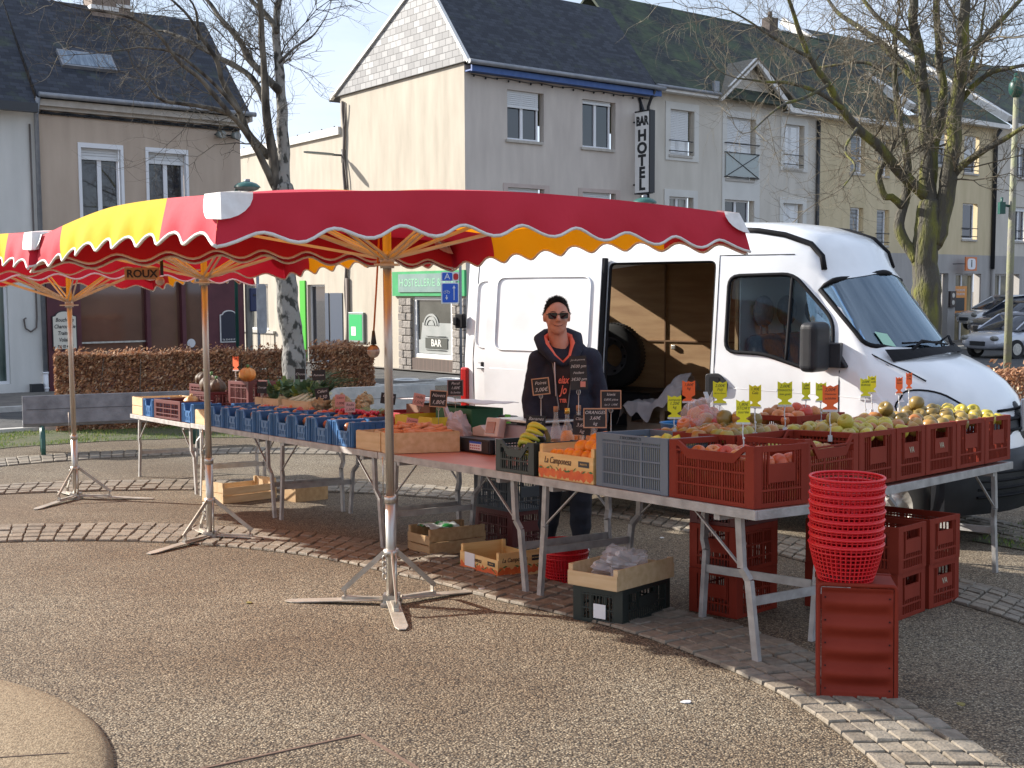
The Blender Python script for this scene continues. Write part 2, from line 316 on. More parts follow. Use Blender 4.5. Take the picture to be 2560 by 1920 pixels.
# lawn strips, street, kerbs
def gblades(name, poly, n, h, mats, label=None, kind='stuff'):
    m = Mb(); x0 = min(p[0] for p in poly); x1 = max(p[0] for p in poly); y0 = min(p[1] for p in poly); y1 = max(p[1] for p in poly)
    def ins(x, y):
        c = False
        for i in range(len(poly)):
            (a, b), (d, e) = poly[i], poly[i-1]
            if (b > y) != (e > y) and x < (d-a)*(y-b)/(e-b)+a: c = not c
        return c
    k = 0
    while k < n:
        x = rnd.uniform(x0, x1); y = rnd.uniform(y0, y1)
        if not ins(x, y): continue
        k += 1; a = rnd.uniform(0, 6.28); z = gz(x, y); hh = h*rnd.uniform(.4, 1.3)*(.6+.8*noise.noise((x*1.3, y*1.3, 0))); hh = max(hh, .015); w_ = .006; lx = rnd.uniform(-.5, .5)*hh; ly = rnd.uniform(-.5, .5)*hh
        m.add([(x-w_*math.cos(a), y-w_*math.sin(a), z), (x+w_*math.cos(a), y+w_*math.sin(a), z), (x+lx, y+ly, z+hh)], [(0, 1, 2)])
    o = m.build(name, mats, kind=kind)
    if label: o['label'] = label; o['category'] = 'grass'
    return o
grassm = mat('grass_blades', (.08, .15, .02), rough=.6, rand=('i', (.04, .09, .012), (.10, .19, .025), (.20, .27, .05), (.32, .28, .10)), trans=.3)
GP = [(-12, 15.2), (-8.1, 15.7), (-7.3, 16.9), (-6.2, 17.6), (-4.8, 18.0), (-2.5, 17.9), (-1.5, 18.3), (-1.6, 19.6), (-4, 20.9), (-8.2, 18.9), (-10.5, 17.6), (-12, 17.2)]
m = Mb(); m.add([(x, y, gz(x, y)+.008) for x, y in GP], [tuple(range(len(GP)))]); m.build('lawn_soil', soil, kind='structure')
gblades('grass', GP, 26000, .055, grassm, 'short green grass strip behind the bench below the hedge')
GR = [(3.6, 9.0), (4.4, 9.9), (5.2, 11.2), (6.5, 12.6), (9, 14), (9, 8), (5.5, 6.5), (4.4, 7.4)]
m = Mb(); m.add([(x, y, gz(x, y)+.008) for x, y in GR], [tuple(range(len(GR)))]); m.build('lawn_soil', soil, kind='structure')
gblades('grass', GR, 16000, .06, grassm, 'green grass patch beneath the front bumper of the van')
# street: runs parallel to the house fronts
Fx, Fy = .793, .609
def wf(s, y, C=(-1.33, 34)): return (C[0]+Fx*s-Fy*y, C[1]+Fy*s+Fx*y)
m = Mb(); P = [(-40, -.5), (-10.05, 22.4), (-3.9, 27.0), (-.5, 29.8), (3.5, 32), (40, 58), (60, 40), (14, 21), (3.2, 24.5), (-1.3, 22.4), (-5.5, 20.6), (-8.3, 18.9), (-20, 10.5)]
P = [(-24, 10.8), (-10.05, 22.6), (-6.6, 26.0), (-3.6, 31.0), (-1.4, 31.5), (.5, 33.0), (26, 52), (60, 70), (60, 40), (16, 22), (5, 19.5), (1.6, 24.5), (-1.3, 26.6), (-3.0, 23.6), (-5.5, 20.9), (-8.3, 18.9), (-14, 14), (-20, 9.0)]
def fillpoly(P, h, name, mt, **kw):
    b = __import__('bmesh').new(); vs = [b.verts.new((x, y, gz(x, y)+h)) for x, y in P]; f = b.faces.new(vs)
    __import__('bmesh').ops.triangulate(b, faces=[f])
    me = bpy.data.meshes.new(name); b.to_mesh(me); b.free(); me.materials.append(mt); o = bpy.data.objects.new(name, me); COL.objects.link(o); o['kind'] = 'structure'; PM[o.name] = Matrix(); return o
m = Mb()   # road laid as a sheet along the street axis so that it follows the ground
def lane(name, mt, s0, s1, y0, y1, h, ns=40, ny=6):
    m = Mb(); vs = []
    for i in range(ns+1):
        for j in range(ny+1):
            x, y = wf(s0+(s1-s0)*i/ns, y0+(y1-y0)*j/ny); vs.append((x, y, gz(x, y)+h))
    m.add(vs, [(i*(ny+1)+j, (i+1)*(ny+1)+j, (i+1)*(ny+1)+j+1, i*(ny+1)+j+1) for i in range(ns) for j in range(ny)]); return m.build(name, mt, kind='structure')
lane('road', asph, -40, -6, -7.7, -3.1, .006, ns=30)
lane('side_road', asph, -6.8, -.35, -3.1, 30, .006)
lane('road', asph, 9, 60, -13, -3.1, .006)
lane('pavement', pavem, 0, 60, -3.0, .1, .09); lane('pavement', pavem, -.35, 0, -3.0, 16, .05)
lane('pavement', pavem, -40, -6.9, -3.75, .3, .09)
def kerb(s0, s1, y, w_=.16, h=.1):
    m = Mb(); n = 40
    for i in range(n):
        a = wf(s0+(s1-s0)*i/n, y); b = wf(s0+(s1-s0)*(i+1)/n, y); m.bar((*a, gz(*a)+h-.05), (*b, gz(*b)+h-.05), w_, .12)
    m.build('kerb', kerbm, kind='structure')
kerb(-40, -6, -7.75, h=.06); kerb(-6, 60, -3.1, h=.08); kerb(-40, -6.9, -3.8)
# painted bicycle symbol and arrow bars on the street by the gable
m = Mb()
for a, b, w_ in (((-3.084, 28.3), (-2.2, 29.6), .25), ((-4.3, 30.0), (-3.5, 29.6), .10), ((-4.1, 30.3), (-3.2, 29.9), .10), ((-4.2, 30.6), (-3.5, 30.3), .1), ((-2.9, 31.4), (-2.2, 31.1), .09), ((-2.2, 31.1), (-1.7, 31.5), .09), ((-2.6, 31.9), (-1.9, 31.8), .09)):
    m.bar((*a, gz(*a)+.012), (*b, gz(*b)+.012), w_, .004)
for cx_, cy_ in ((-2.9, 31.7), (-1.75, 31.8)):
    m.tube([(cx_+.33*math.cos(a*.35), cy_+.33*math.sin(a*.35), gz(cx_, cy_)+.012) for a in range(18)], .03, 4, close=True)
m.build('road_marking', whitep, kind='structure')
# ================================================================ BUILDINGS
plast = mat('cream_render', (0.414, 0.369, 0.302), (.53, .475, .39), rough=.9, ns=1.6, bump=.35, bs=60, detail=12, ramp=(.3, .72), stretch=(1.6, 1.6, .35))
plastF = mat('beige_render', (0.504, 0.45, 0.405), (.62, .56, .50), rough=.9, ns=1.6, bump=.3, bs=60, detail=12, ramp=(.3, .72), stretch=(1.6, 1.6, .35))
plastT = mat('pale_beige_render', (0.522, 0.486, 0.423), (.63, .59, .52), rough=.9, ns=1.6, bump=.3, bs=60, detail=12, ramp=(.3, .72), stretch=(1.6, 1.6, .35))
plastY = mat('yellow_render', (0.54, 0.45, 0.279), (.66, .55, .36), rough=.9, ns=1.6, bump=.3, bs=60, detail=12, ramp=(.3, .72), stretch=(1.6, 1.6, .35))
plastG = mat('grey_render', (0.342, 0.324, 0.306), (.43, .41, .39), rough=.9, ns=1.6, bump=.3, bs=60, detail=12, ramp=(.3, .72), stretch=(1.6, 1.6, .35))
plastW = mat('white_render', (0.54, 0.54, 0.513), (.66, .65, .62), rough=.9, ns=1.6, bump=.2, bs=60, detail=12, ramp=(.3, .72), stretch=(1.6, 1.6, .35))
plastB = mat('tan_render', (0.423, 0.333, 0.261), (.53, .43, .34), rough=.9, ns=1.6, bump=.35, bs=70, detail=12, ramp=(.3, .72), stretch=(1.6, 1.6, .35))
slate = brickmat('dark_slate_tiles', (.011, .015, .026), (.042, .050, .068), (.006, .008, .012), .22, .12, .006, .5, .7, moss=((.055, .075, .04), 1.5, .55, .8))
slateG = brickmat('mossy_slate_tiles', (.020, .026, .028), (.060, .066, .060), (.010, .012, .012), .22, .12, .006, .5, .85, moss=((.06, .085, .045), .8, .42, .62))
slateL = brickmat('light_slate_shingles', (.20, .20, .205), (.40, .40, .40), (.07, .07, .075), .34, .20, .012, .6, .6)
pvc = mat('white_pvc', (.74, .75, .77), rough=.35)
shut = mat('roller_shutter', (.66, .67, .67), rough=.45)
glass = mat('window_glass', (.015, .02, .032), rough=.02, spec=.5, ior=1.8)
glassc = mat('curtained_glass', (.30, .29, .26), (.12, .12, .11), rough=.06, spec=.9, ns=2.5, stretch=(6, 1, .6))
zinc = mat('zinc_gutter', (.22, .235, .26), (.30, .31, .33), rough=.5, metal=.4, ns=5)
darkp = mat('dark_paint', (.02, .022, .026), rough=.45)
bluep = mat('blue_fascia_paint', (.03, .09, .30), (.05, .12, .34), rough=.5, ns=6)
trimw = mat('white_trim_paint', (.72, .71, .68), (.62, .60, .57), rough=.6, ns=5)
sillm = mat('stone_sill', (.40, .37, .33), (.48, .45, .40), rough=.8, ns=12)
def walls(m, x0, x1, z0, z1, ops, d=.22, P=lambda x, y, z: (x, y, z)):
    xs_ = sorted({x0, x1, *[o[0] for o in ops], *[o[1] for o in ops]}); zs = sorted({z0, z1, *[o[2] for o in ops], *[o[3] for o in ops]})
    for a, b in zip(xs_, xs_[1:]):
        for c, e in zip(zs, zs[1:]):
            if any(o[0] <= (a+b)/2 <= o[1] and o[2] <= (c+e)/2 <= o[3] for o in ops): continue
            m.add([P(a, 0, c), P(b, 0, c), P(b, 0, e), P(a, 0, e)], [(0, 1, 2, 3)])
    for a, b, c, e in ops:
        m.add([P(a, 0, c), P(b, 0, c), P(b, 0, e), P(a, 0, e), P(a, d, c), P(b, d, c), P(b, d, e), P(a, d, e)], [(0, 4, 5, 1), (1, 5, 6, 2), (2, 6, 7, 3), (3, 7, 4, 0)])
def window(par, x0, x1, z0, z1, W=None, y=.14, shutter=0, sill=True, mull=1, rail=0, gl=None, box=False, kind='window', label=None):
    """a window part: its frame mesh, with pane, shutter, sill, railing as sub-parts. W: frame in world"""
    W = W or PM[par.name]; f = .055; m = Mb()
    z1g = z1
    m.b2(x0, x1, y-.02, y+.05, z0, z0+f+.01); m.b2(x0, x1, y-.02, y+.05, z1-f-.01, z1); m.b2(x0, x0+f, y-.018, y+.05, z0+f, z1-f); m.b2(x1-f, x1, y-.018, y+.05, z0+f, z1-f)
    for k in range(mull): 
        c = x0+(x1-x0)*(k+1)/(mull+1); m.b2(c-.05, c+.05, y-.016, y+.05, z0+f, z1-f)
    o = m.build(kind, pvc, par, W, label=label)
    if shutter < .99:
        m = Mb(); m.b2(x0+f-.01, x1-f+.01, y+.03, y+.045, z0+f-.01, z1-f+.01); m.build('pane', gl or glass, o, W)
    if shutter:
        m = Mb(); h = (z1-z0)*shutter; k = max(2, int(h/.055))
        for i in range(k):
            a = z1-h*(i+1)/k; b = z1-h*i/k; m.add([(x0+.01, y-.06, a), (x1-.01, y-.06, a), (x1-.01, y-.05, b-.006), (x0+.01, y-.05, b-.006), (x1-.01, y-.035, b-.006), (x0+.01, y-.035, b-.006), (x1-.01, y-.035, b), (x0+.01, y-.035, b)], [(0, 1, 2, 3), (3, 2, 4, 5), (5, 4, 6, 7)])
        m.b2(x0+.01, x1-.01, y-.07, y-.04, z1-h-.04, z1-h)
        m.build('shutter', shut, o, W)
    if sill:
        m = Mb(); m.b2(x0-.08, x1+.08, -.07, y, z0-.09, z0-.002); m.build('sill', sillm, o, W, bev=.01)
    if rail:
        m = Mb()
        for k in range(rail): zz = z0+.12+.34*k; m.tube([(x0-.06, .02, zz), (x0-.06, -.07, zz), (x1+.06, -.07, zz), (x1+.06, .02, zz)], .018, 6)
        m.build('railing', darkp, o, W)
    return o
def slab(name, par, pts, th, mt, uvx=None):  # planar roof: pts world 3d, local plane coords for tile texture
    o = V(pts[0]); x = (V(pts[1])-o).normalized(); n = x.cross(V(pts[-1])-o).normalized(); y = n.cross(x); M = axes(o, x, y, n); Mi = M.inverted()
    m = Mb(); m.prism([(q.x, q.y) for q in [Mi @ V(p) for p in pts]], -th, 0, 'z'); return m.build(name, mt, par, M)
# ---- bar hotel
HW = axes((-1.33, 34, 0), (.793, .609, 0), (-.609, .793, 0), (0, 0, 1))
hotel = E('bar_hotel_building', 'cream corner building with slate-hung gable, blue fascia and vertical sign', 'building', HW)
def H(x, y, z): return HW @ V((x, y, z))
m = Mb(); FO = [(1.55, 2.95, 6.04, 7.5), (4.5, 5.9, 6.02, 7.5), (1.55, 2.95, 3.15, 4.63), (4.5, 5.9, 3.15, 4.63), (1.4, 3.1, -.2, 1.6), (4.3, 5.6, -.9, 1.5)]
walls(m, 0, 7.2, -1.4, 8.05, FO); m.build('front_wall', plastF, hotel)
GO = [(.70, 2.82, -.5, 1.37)]
m = Mb(); walls(m, 0, 7.25, -1.6, 8.12, GO, P=lambda x, y, z: (y, x, z)); m.add([(0, 7.25, -1.6), (0, 7.25, 8.12), (6, 7.25, 8.12), (6, 7.25, -1.6)], [(0, 1, 2, 3)]); m.build('gable_wall', plast, hotel)
m = Mb(); m.prism([(-.33, 8.1), (7.6, 8.1), (1.92, 10.93)], -.06, .1, 'x')
g = m.build('tmp', slateL, None); bpy.data.objects.remove(g)
# slate hanging: own object with plane-local coordinates so that the shingles run level
M = axes(H(0, 7.6, 8.1), -(H(0, 1, 0)-H(0, 0, 0)), (0, 0, 1), H(-1, 0, 0)-H(0, 0, 0)); m = Mb(); m.prism([(0, 0), (7.93, 0), (5.68, 2.83)], 0, .09, 'z'); m.build('slate_gable', slateL, hotel, M)
m = Mb(); 
for a, b in (((-.38, 8.06), (1.92, 10.96)), ((7.68, 8.06), (1.92, 10.96))): m.bar((-.1, a[0], a[1]), (-.1, b[0], b[1]), .12, .09)
m.build('verge', trimw, hotel)
slab('roof', hotel, [H(-.14, -.45, 8.03), H(7.35, -.45, 8.03), H(7.35, 1.92, 11.0), H(-.14, 1.92, 11.0)], .08, slate)
slab('roof', hotel, [H(7.35, 7.8, 8.05), H(-.14, 7.8, 8.05), H(-.14, 1.92, 11.0), H(7.35, 1.92, 11.0)], .08, slate)
m = Mb(); m.b2(.02, 7.6, -.36, -.3, 7.82, 8.0); m.b2(.02, 7.6, -.3, 0, 7.84, 7.88); m.build('fascia', bluep, hotel)
m = Mb(); m.tube([H(-.15, -.47, 8.06), H(7.65, -.47, 8.06)], .07, 8); m.M = Matrix(); m.build('gutter', zinc, hotel, Matrix())
m = Mb(); m.tube([(7.25, -.42, 8.0), (7.25, -.2, 7.7), (7.25, -.1, 7.5), (7.25, -.1, -1)], .05, 8); m.build('downpipe', darkp, hotel)
m = Mb(); m.tube([(6.95, -.03, 7.7), (7.05, -.05, 5), (7.0, -.05, 2)], .03, 5); m.tube([(6.9, -.03, 7.75), (7.1, -.06, 7.3), (7.0, -.04, 6.9), (7.12, -.05, 6.5)], .05, 6); m.build('cable', darkp, hotel)
window(hotel, 1.55, 2.80, 6.04, 7.5, shutter=.32); window(hotel, 4.5, 5.75, 6.02, 7.5, shutter=.06)
window(hotel, 1.55, 2.80, 3.15, 4.63, shutter=.6); window(hotel, 4.5, 5.75, 3.15, 4.63, shutter=.6)
window(hotel, 1.4, 3.1, -.2, 1.6); window(hotel, 4.3, 5.6, -.9, 1.5, sill=False, kind='door')
m = Mb()
for k, (a, b, c, e) in enumerate(((1.38, 1.55, 3.1, 4.75), (2.95, 3.15, 3.1, 4.75), (1.55, 2.95, 4.63, 4.75), (4.33, 4.5, 3.1, 4.75), (5.9, 6.1, 3.1, 4.75), (4.5, 5.9, 4.63, 4.75))): m.b2(a, b, -.02, .01, c, e)
m.build('window_surround', mat('pinkish_render', (.46, .38, .34), (.52, .43, .39), rough=.9, ns=4), hotel)
# light string under the eaves
m = Mb()
for k in range(17): m.ell((.3+k*.42, -.06, 7.75-.03*(k % 2)), .035, 6, 4)
m.tube([(.2+k*.42, -.05, 7.79-.02*(k % 3)) for k in range(18)], .01, 4); m.build('light_string', darkp, hotel)
# cable bundle on gable
m = Mb(); pts = [(-.06, 7.0-.05*math.sin(z*3)-.05, z) for z in frange(-1, 7.9, 30)]; m.tube(pts, .05, 6); m.tube([(-.07, 6.85+.12*math.sin(z*2.2), z) for z in frange(5, 7.8, 14)], .025, 5)
m.build('cable', mat('grey_cable', (.12, .10, .09), rough=.7), hotel)
m = Mb(); m.tube([(-.07, 6.85, -1), (-.07, 6.85, 2.0)], .06, 8); m.build('downpipe', mat('brown_pipe', (.22, .17, .14), rough=.6), hotel)
# bar window in the gable: rough stone piers, green shop board, glazing with BAR lettering
GW = axes(H(0, 0, 0), H(0, -1, 0)-H(0, 0, 0), H(1, 0, 0)-H(0, 0, 0), (0, 0, 1))   # x toward the corner (negative = back), y into wall
rock = mat('rough_stone', (.20, .18, .165), (.34, .31, .28), rough=.9, ns=7, bump=1.5, bs=14, rand=('i', (.17, .155, .14), (.26, .235, .215), (.36, .33, .30)))
for a0, a1 in ((-3.6, -2.87), (-.62, -.0)):
    m = Mb(); z = -1.25; k = 0
    while z < 1.33:
        h = .235; c = a0+(a1-a0)*(.38 if k % 2 else .62)
        for p, q in ((a0, c), (c, a1)): m.box(((p+q)/2, -.035+rnd.uniform(-.015, .01), z+h/2), (q-p-.018, .12, h-.018))
        z += h; k += 1
    m.build('stone_pier', rock, hotel, GW, bev=.02)
m = Mb(); m.b2(-3.92, .06, -.10, -.02, 1.40, 2.16); m.build('shop_board', mat('green_board', (.03, .30, .10), (.04, .36, .13), rough=.4, ns=3), hotel, GW)
m = Mb(); m.b2(-3.5, -.33, -.14, -.10, 1.52, 2.08)
sb = m.build('board_panel', mat('grey_green_panel', (.17, .27, .25), (.22, .32, .30), rough=.4, ns=2), hotel, GW)
text("HOSTELLERIE & BAR", .34, mat('pale_green_letters', (.25, .55, .35), rough=.5), sb, GW @ Matrix.Translation((-1.9, -.145, 1.80)) @ FONT_Z)
m = Mb(); m.b2(-2.82, -.70, .02, .12, -.5, -.38); m.b2(-2.82, -.70, .02, .1, 1.28, 1.37); m.b2(-2.82, -2.70, .021, .1, -.38, 1.28); m.b2(-.82, -.70, .021, .1, -.38, 1.28)
bw = m.build('bar_window', pvc, hotel, GW)
m = Mb(); m.b2(-2.72, -.8, .08, .09, -.4, 1.3); m.build('pane', mat('bar_glass', (.05, .052, .045), (.09, .09, .08), rough=.05, spec=.8, ns=1.2), bw, GW)
m = Mb(); m.b2(-2.68, -.82, .06, .075, -.36, .05); m.add([(-2.55, .07, .05), (-.82, .07, .05), (-.82, .07, .58), (-2.45, .07, .58)], [(0, 1, 2, 3)]); 
m.prism([(-1.95+.42*math.cos(a*.26), .5+.36*math.sin(a*.26)) for a in range(13)], .055, .068, 'y')
m.build('window_film', mat('frosted_film', (.40, .41, .40), (.33, .35, .34), rough=.35, ns=2), bw, GW)
m = Mb(); m.b2(-2.25, -1.05, .04, .055, -.2, .12); m.build('window_panel', mat('film_dark', (.07, .075, .065), rough=.4), bw, GW)
text('BAR', .30, mat('film_white', (.75, .74, .70), rough=.5), bw, GW @ Matrix.Translation((-1.65, .035, -.04)) @ FONT_Z, bold=.006)
m = Mb()
for r_ in (.34, .2): m.tube([(-1.95+r_*math.cos(a*.26), .05, .5+r_*.85*math.sin(a*.26)) for a in range(13)], .015, 4)
m.tube([(-2.2, .04, .17), (-1.1, .04, .17)], .012, 4); m.tube([(-2.2, .04, -.25), (-1.1, .04, -.25)], .012, 4)
m.build('window_emblem', mat('film_dark'  , (.07, .075, .065)), bw, GW)
m = Mb(); m.b2(-2.9, -.62, -.06, .05, -1.2, -.52); m.build('brick_sill', brickmat('dark_brick', (.11, .075, .06), (.17, .11, .09), (.06, .05, .045), .07, .25, .012), hotel, GW)
# small rooms behind: side door bay at the far end of the gable side
m = Mb(); m.b2(-7.2, -7.0, -.03, .05, -1.2, 2.2); m.build('wall_strip', plast, hotel, GW)
# ---- notice case on gable
t = E('notice_case', 'green-backed glazed notice case on the cream gable wall', 'notice case', GW @ Matrix.Translation((-6.3, 0, .35)))
m = Mb(); m.b2(-.5, .5, -.09, 0, -.5, .5); m.build('case', mat('case_frame', (.25, .3, .28), rough=.4, metal=.4), t, bev=.01)
m = Mb(); m.b2(-.43, .43, -.095, -.088, -.43, .43); m.build('back_panel', mat('bright_green', (.02, .42, .12), rough=.35), t)
m = Mb(); m.b2(-.28, .02, -.1, -.094, -.28, .02); m.build('notice', mat('paper', (.75, .74, .70), rough=.8), t)
for k in range(5): text('AVIS PUBLIC'[:8+k % 3], .035, darkp, t, PM[t.name] @ Matrix.Translation((-.13, -.101, -.03-.05*k)) @ FONT_Z, ext=.0005)
# ---- BAR HOTEL blade sign
SW = axes(H(6.62, -.12, 0), H(0, -1, 0)-H(0, 0, 0), H(1, 0, 0)-H(0, 0, 0), (0, 0, 1))
t = E('bar_hotel_sign', 'tall white illuminated box sign reading BAR HOTEL beside the blue fascia', 'sign', SW @ Matrix.Translation((.35, 0, 5.95)))
m = Mb(); m.b2(-.33, .33, 0, .16, -1.28, 1.28); m.build('sign_box', mat('sign_white', (.86, .86, .84), (.80, .79, .77), rough=.5, ns=3), t, bev=.01)
m = Mb(); m.b2(.33, .38, -.02, .2, -1.3, 1.3); m.b2(-.33, .33, -.02, .18, 1.28, 1.32); m.b2(-.33, .33, -.02, .18, -1.32, -1.28); m.build('sign_frame', darkp, t)
m = Mb(); [m.tube([(-.6, .08, z), (-.3, .08, z)], .03, 6) for z in (-1, 1)]; m.build('bracket', darkp, t)
for i, (s, z) in enumerate((('BAR', .98), ('H', .52), ('O', .12), ('T', -.27), ('E', -.66), ('L', -1.04))): text(s, .48 if i else .38, darkp, t, PM[t.name] @ Matrix.Translation((0, -.004, z)) @ FONT_Z, bold=.022, sx=.78 if not i else 1.15)
# ---- annex (low cream wing behind the gable side)
AW = axes(H(0, 7.25, 0), H(0, 1, 0)-H(0, 0, 0), H(1, 0, 0)-H(0, 0, 0), (0, 0, 1))
annex = E('annex_building', 'low flat-roofed cream wing between the tan house and the gabled building', 'building', AW)
m = Mb(); AO = [(5.8, 7.7, .1, 1.85), (1.3, 2.6, -1.5, 1.8), (2.75, 3.2, -1.5, 1.75)]
walls(m, 0, 9.5, -1.6, 6.86, AO); m.add([(9.5, 0, -1.6), (9.5, 6, -1.6), (9.5, 6, 6.86), (9.5, 0, 6.86)], [(0, 1, 2, 3)]); m.b2(0, 9.5, .3, 6, 6.7, 6.8); m.build('wall', plast, annex)
m = Mb(); m.b2(0, 9.6, -.1, .02, 6.84, 7.1); m.build('parapet', trimw, annex)
m = Mb(); [m.b2(.3+k*.9, .34+k*.9, -.08, -.04, 7.1, 7.15) for k in range(10)]; m.build('parapet_clip', darkp, annex)
window(annex, 5.8, 7.7, .1, 1.85, gl=glassc); window(annex, 1.3, 2.6, -1.5, 1.8, sill=False, kind='door', mull=0); window(annex, 2.75, 3.2, -1.5, 1.75, sill=False, kind='door', mull=0, gl=darkp)
m = Mb(); m.b2(2.72, 3.12, -.05, .0, -1.5, 1.95); m.build('green_pilaster', mat('lime_green_paint', (.05, .42, .02), rough=.4), annex)
m = Mb(); m.b2(.05, .9, -.03, 0, -1.5, 1.5); m.b2(1.0, 1.25, -.04, 0, -1.5, 1.5); m.build('door_panel', mat('slate_blue_paint', (.05, .07, .11), rough=.4), annex)
m = Mb(); m.b2(5.3, 9.3, -.04, 0, -1.6, -.02); [m.b2(5.3+k*.3, 5.31+k*.3, -.045, -.039, -1.6, -.02) for k in range(13)]; m.build('panelling', plast, annex)
m = Mb(); m.b2(5.2, 9.3, -.12, 0, -.02, .07); m.build('ledge', sillm, annex)
# ---- terrace house
terr = E('terrace_house', 'pale beige terraced house with a small front gable and shuttered windows', 'building', HW @ Matrix.Translation((7.2, 0, 0)))
TW = HW
def twin(o, a, b, c, e, op=None, **k):
    window(o, a, b, c, e, W=TW, **k)
m = Mb(); TO = [(8.34, 9.48, 6.05, 7.54), (11.1, 12.6, 5.4, 7.53), (14.18, 15.29, 5.97, 7.53), (8.3, 9.46, 3.2, 4.66), (11.02, 12.56, 1.9, 4.68), (14.14, 15.26, 3.2, 4.68), (8.3, 9.5, -.9, 1.6), (11, 12.5, -1, 1.5), (14.1, 15.2, -.2, 1.5)]
walls(m, 7.2, 16.04, -1.4, 8.05, TO); m.prism([(10.35, 8.05), (14.1, 8.05), (12.2, 9.45)], 0, .2, 'y'); m.build('front_wall', plastT, terr, TW)
m = Mb()
def surr(m, a, b, c, e, oa, ob, oc, oe):
    m.b2(a, oa, -.035, 0, c, e); m.b2(ob, b, -.035, 0, c, e); m.b2(oa, ob, -.035, 0, oe, e)
    if oc > c: m.b2(oa, ob, -.035, 0, c, oc)
surr(m, 8.12, 9.7, 5.86, 7.77, 8.34, 9.48, 6.05, 7.54); surr(m, 13.97, 15.5, 5.85, 7.78, 14.18, 15.29, 5.97, 7.53); surr(m, 10.88, 12.84, 4.68, 7.75, 11.1, 12.6, 5.4, 7.53)
surr(m, 8.08, 9.67, 3.0, 4.9, 8.3, 9.46, 3.2, 4.66); surr(m, 13.95, 15.47, 3.0, 4.9, 14.14, 15.26, 3.2, 4.68); m.b2(10.88, 11.02, -.035, 0, 1.9, 4.68); m.b2(12.56, 12.84, -.035, 0, 1.9, 4.68); m.build('window_surround', mat('off_white_render', (.60, .59, .55), (.65, .64, .60), rough=.9, ns=2), terr, TW)
for (a, b, c, e, s, r_) in ((8.34, 9.3, 6.05, 7.54, 1, 2), (14.18, 15.13, 5.97, 7.53, 1, 2), (8.3, 9.3, 3.2, 4.66, 0, 0), (11.02, 12.4, 1.9, 4.68, 0, 0), (14.14, 15.1, 3.2, 4.68, 1, 0), (8.3, 9.5, -.9, 1.6, 0, 0), (11, 12.5, -1, 1.5, 0, 0)): twin(terr, a, b, c, e, shutter=s, rail=r_, sill=r_ > 0, gl=glassc if c < 4 and a < 9 else None)
bwn = window(terr, 11.1, 12.45, 5.4, 7.53, W=TW, shutter=1, sill=True)
m = Mb(); yy = -.1
for z in (5.46, 6.3, 6.62): m.tube([(10.98, .02, z), (10.98, yy, z), (12.72, yy, z), (12.72, .02, z)], .02, 6)
m.tube([(10.98, yy, 5.46), (12.72, yy, 6.3)], .015, 5); m.tube([(12.72, yy, 5.46), (10.98, yy, 6.3)], .015, 5); m.build('railing', darkp, bwn, TW)
m = Mb(); m.b2(11.0, 12.7, yy+.01, yy+.02, 5.5, 6.28); m.build('railing_panel', mat('frosted_panel', (.42, .47, .46), rough=.2, alpha=.85), bwn, TW)
m = Mb(); m.b2(7.45, 10.4, -.42, -.34, 8.0, 8.17); m.b2(7.45, 10.4, -.34, 0, 8.02, 8.06); m.b2(14.1, 21.6, -.42, -.34, 7.88, 8.05); m.b2(14.1, 21.6, -.34, 0, 7.9, 7.94)
for a, b in (((10.35, 8.0), (12.2, 9.5)), ((14.12, 7.95), (12.2, 9.5))): m.bar((a[0], -.38, a[1]), (b[0], -.38, b[1]), .12, .17)
m.build('fascia', trimw, terr, TW)
slab('roof', terr, [H(7.37, -.42, 8.1), H(21.6, -.42, 8.05), H(21.6, 3.0, 11.8), H(7.37, 3.0, 11.8)], .08, slateG)
slab('roof', terr, [H(21.6, 8, 8), H(7.37, 8, 8), H(7.37, 3.0, 11.8), H(21.6, 3.0, 11.8)], .08, slateG)
dz = 9.58
slab('dormer_roof', terr, [H(12.2, -.45, dz), H(12.2, 1.15, dz), H(10.2, -.1, 8.42), H(10.2, -.45, 8.0)], .07, mat('lichen_tiles', (.14, .13, .11), (.22, .20, .16), rough=.9, ns=12, bump=.6, bs=30))
slab('dormer_roof', terr, [H(12.2, 1.15, dz), H(12.2, -.45, dz), H(14.2, -.45, 8.0), H(14.2, -.1, 8.42)], .07, mat('lichen_tiles', (.14, .13, .11)))
m = Mb(); m.tube([(7.3, -.46, 8.14), (10.3, -.46, 8.14)], .06, 7); m.build('gutter', zinc, terr, TW)
m = Mb(); m.b2(10.15, 10.4, -.3, -.2, 8.0, 8.6); m.build('flashing', zinc, terr, TW)
m = Mb(); m.b2(16.5, 17.0, 2.7, 3.1, 11.4, 12.15); m.tube([(16.75, 2.9, 12.1), (16.75, 2.9, 12.4)], .09, 8); m.build('chimney', mat('brown_brick', (.07, .055, .05), (.11, .09, .08), rough=.9, ns=8), terr, TW)
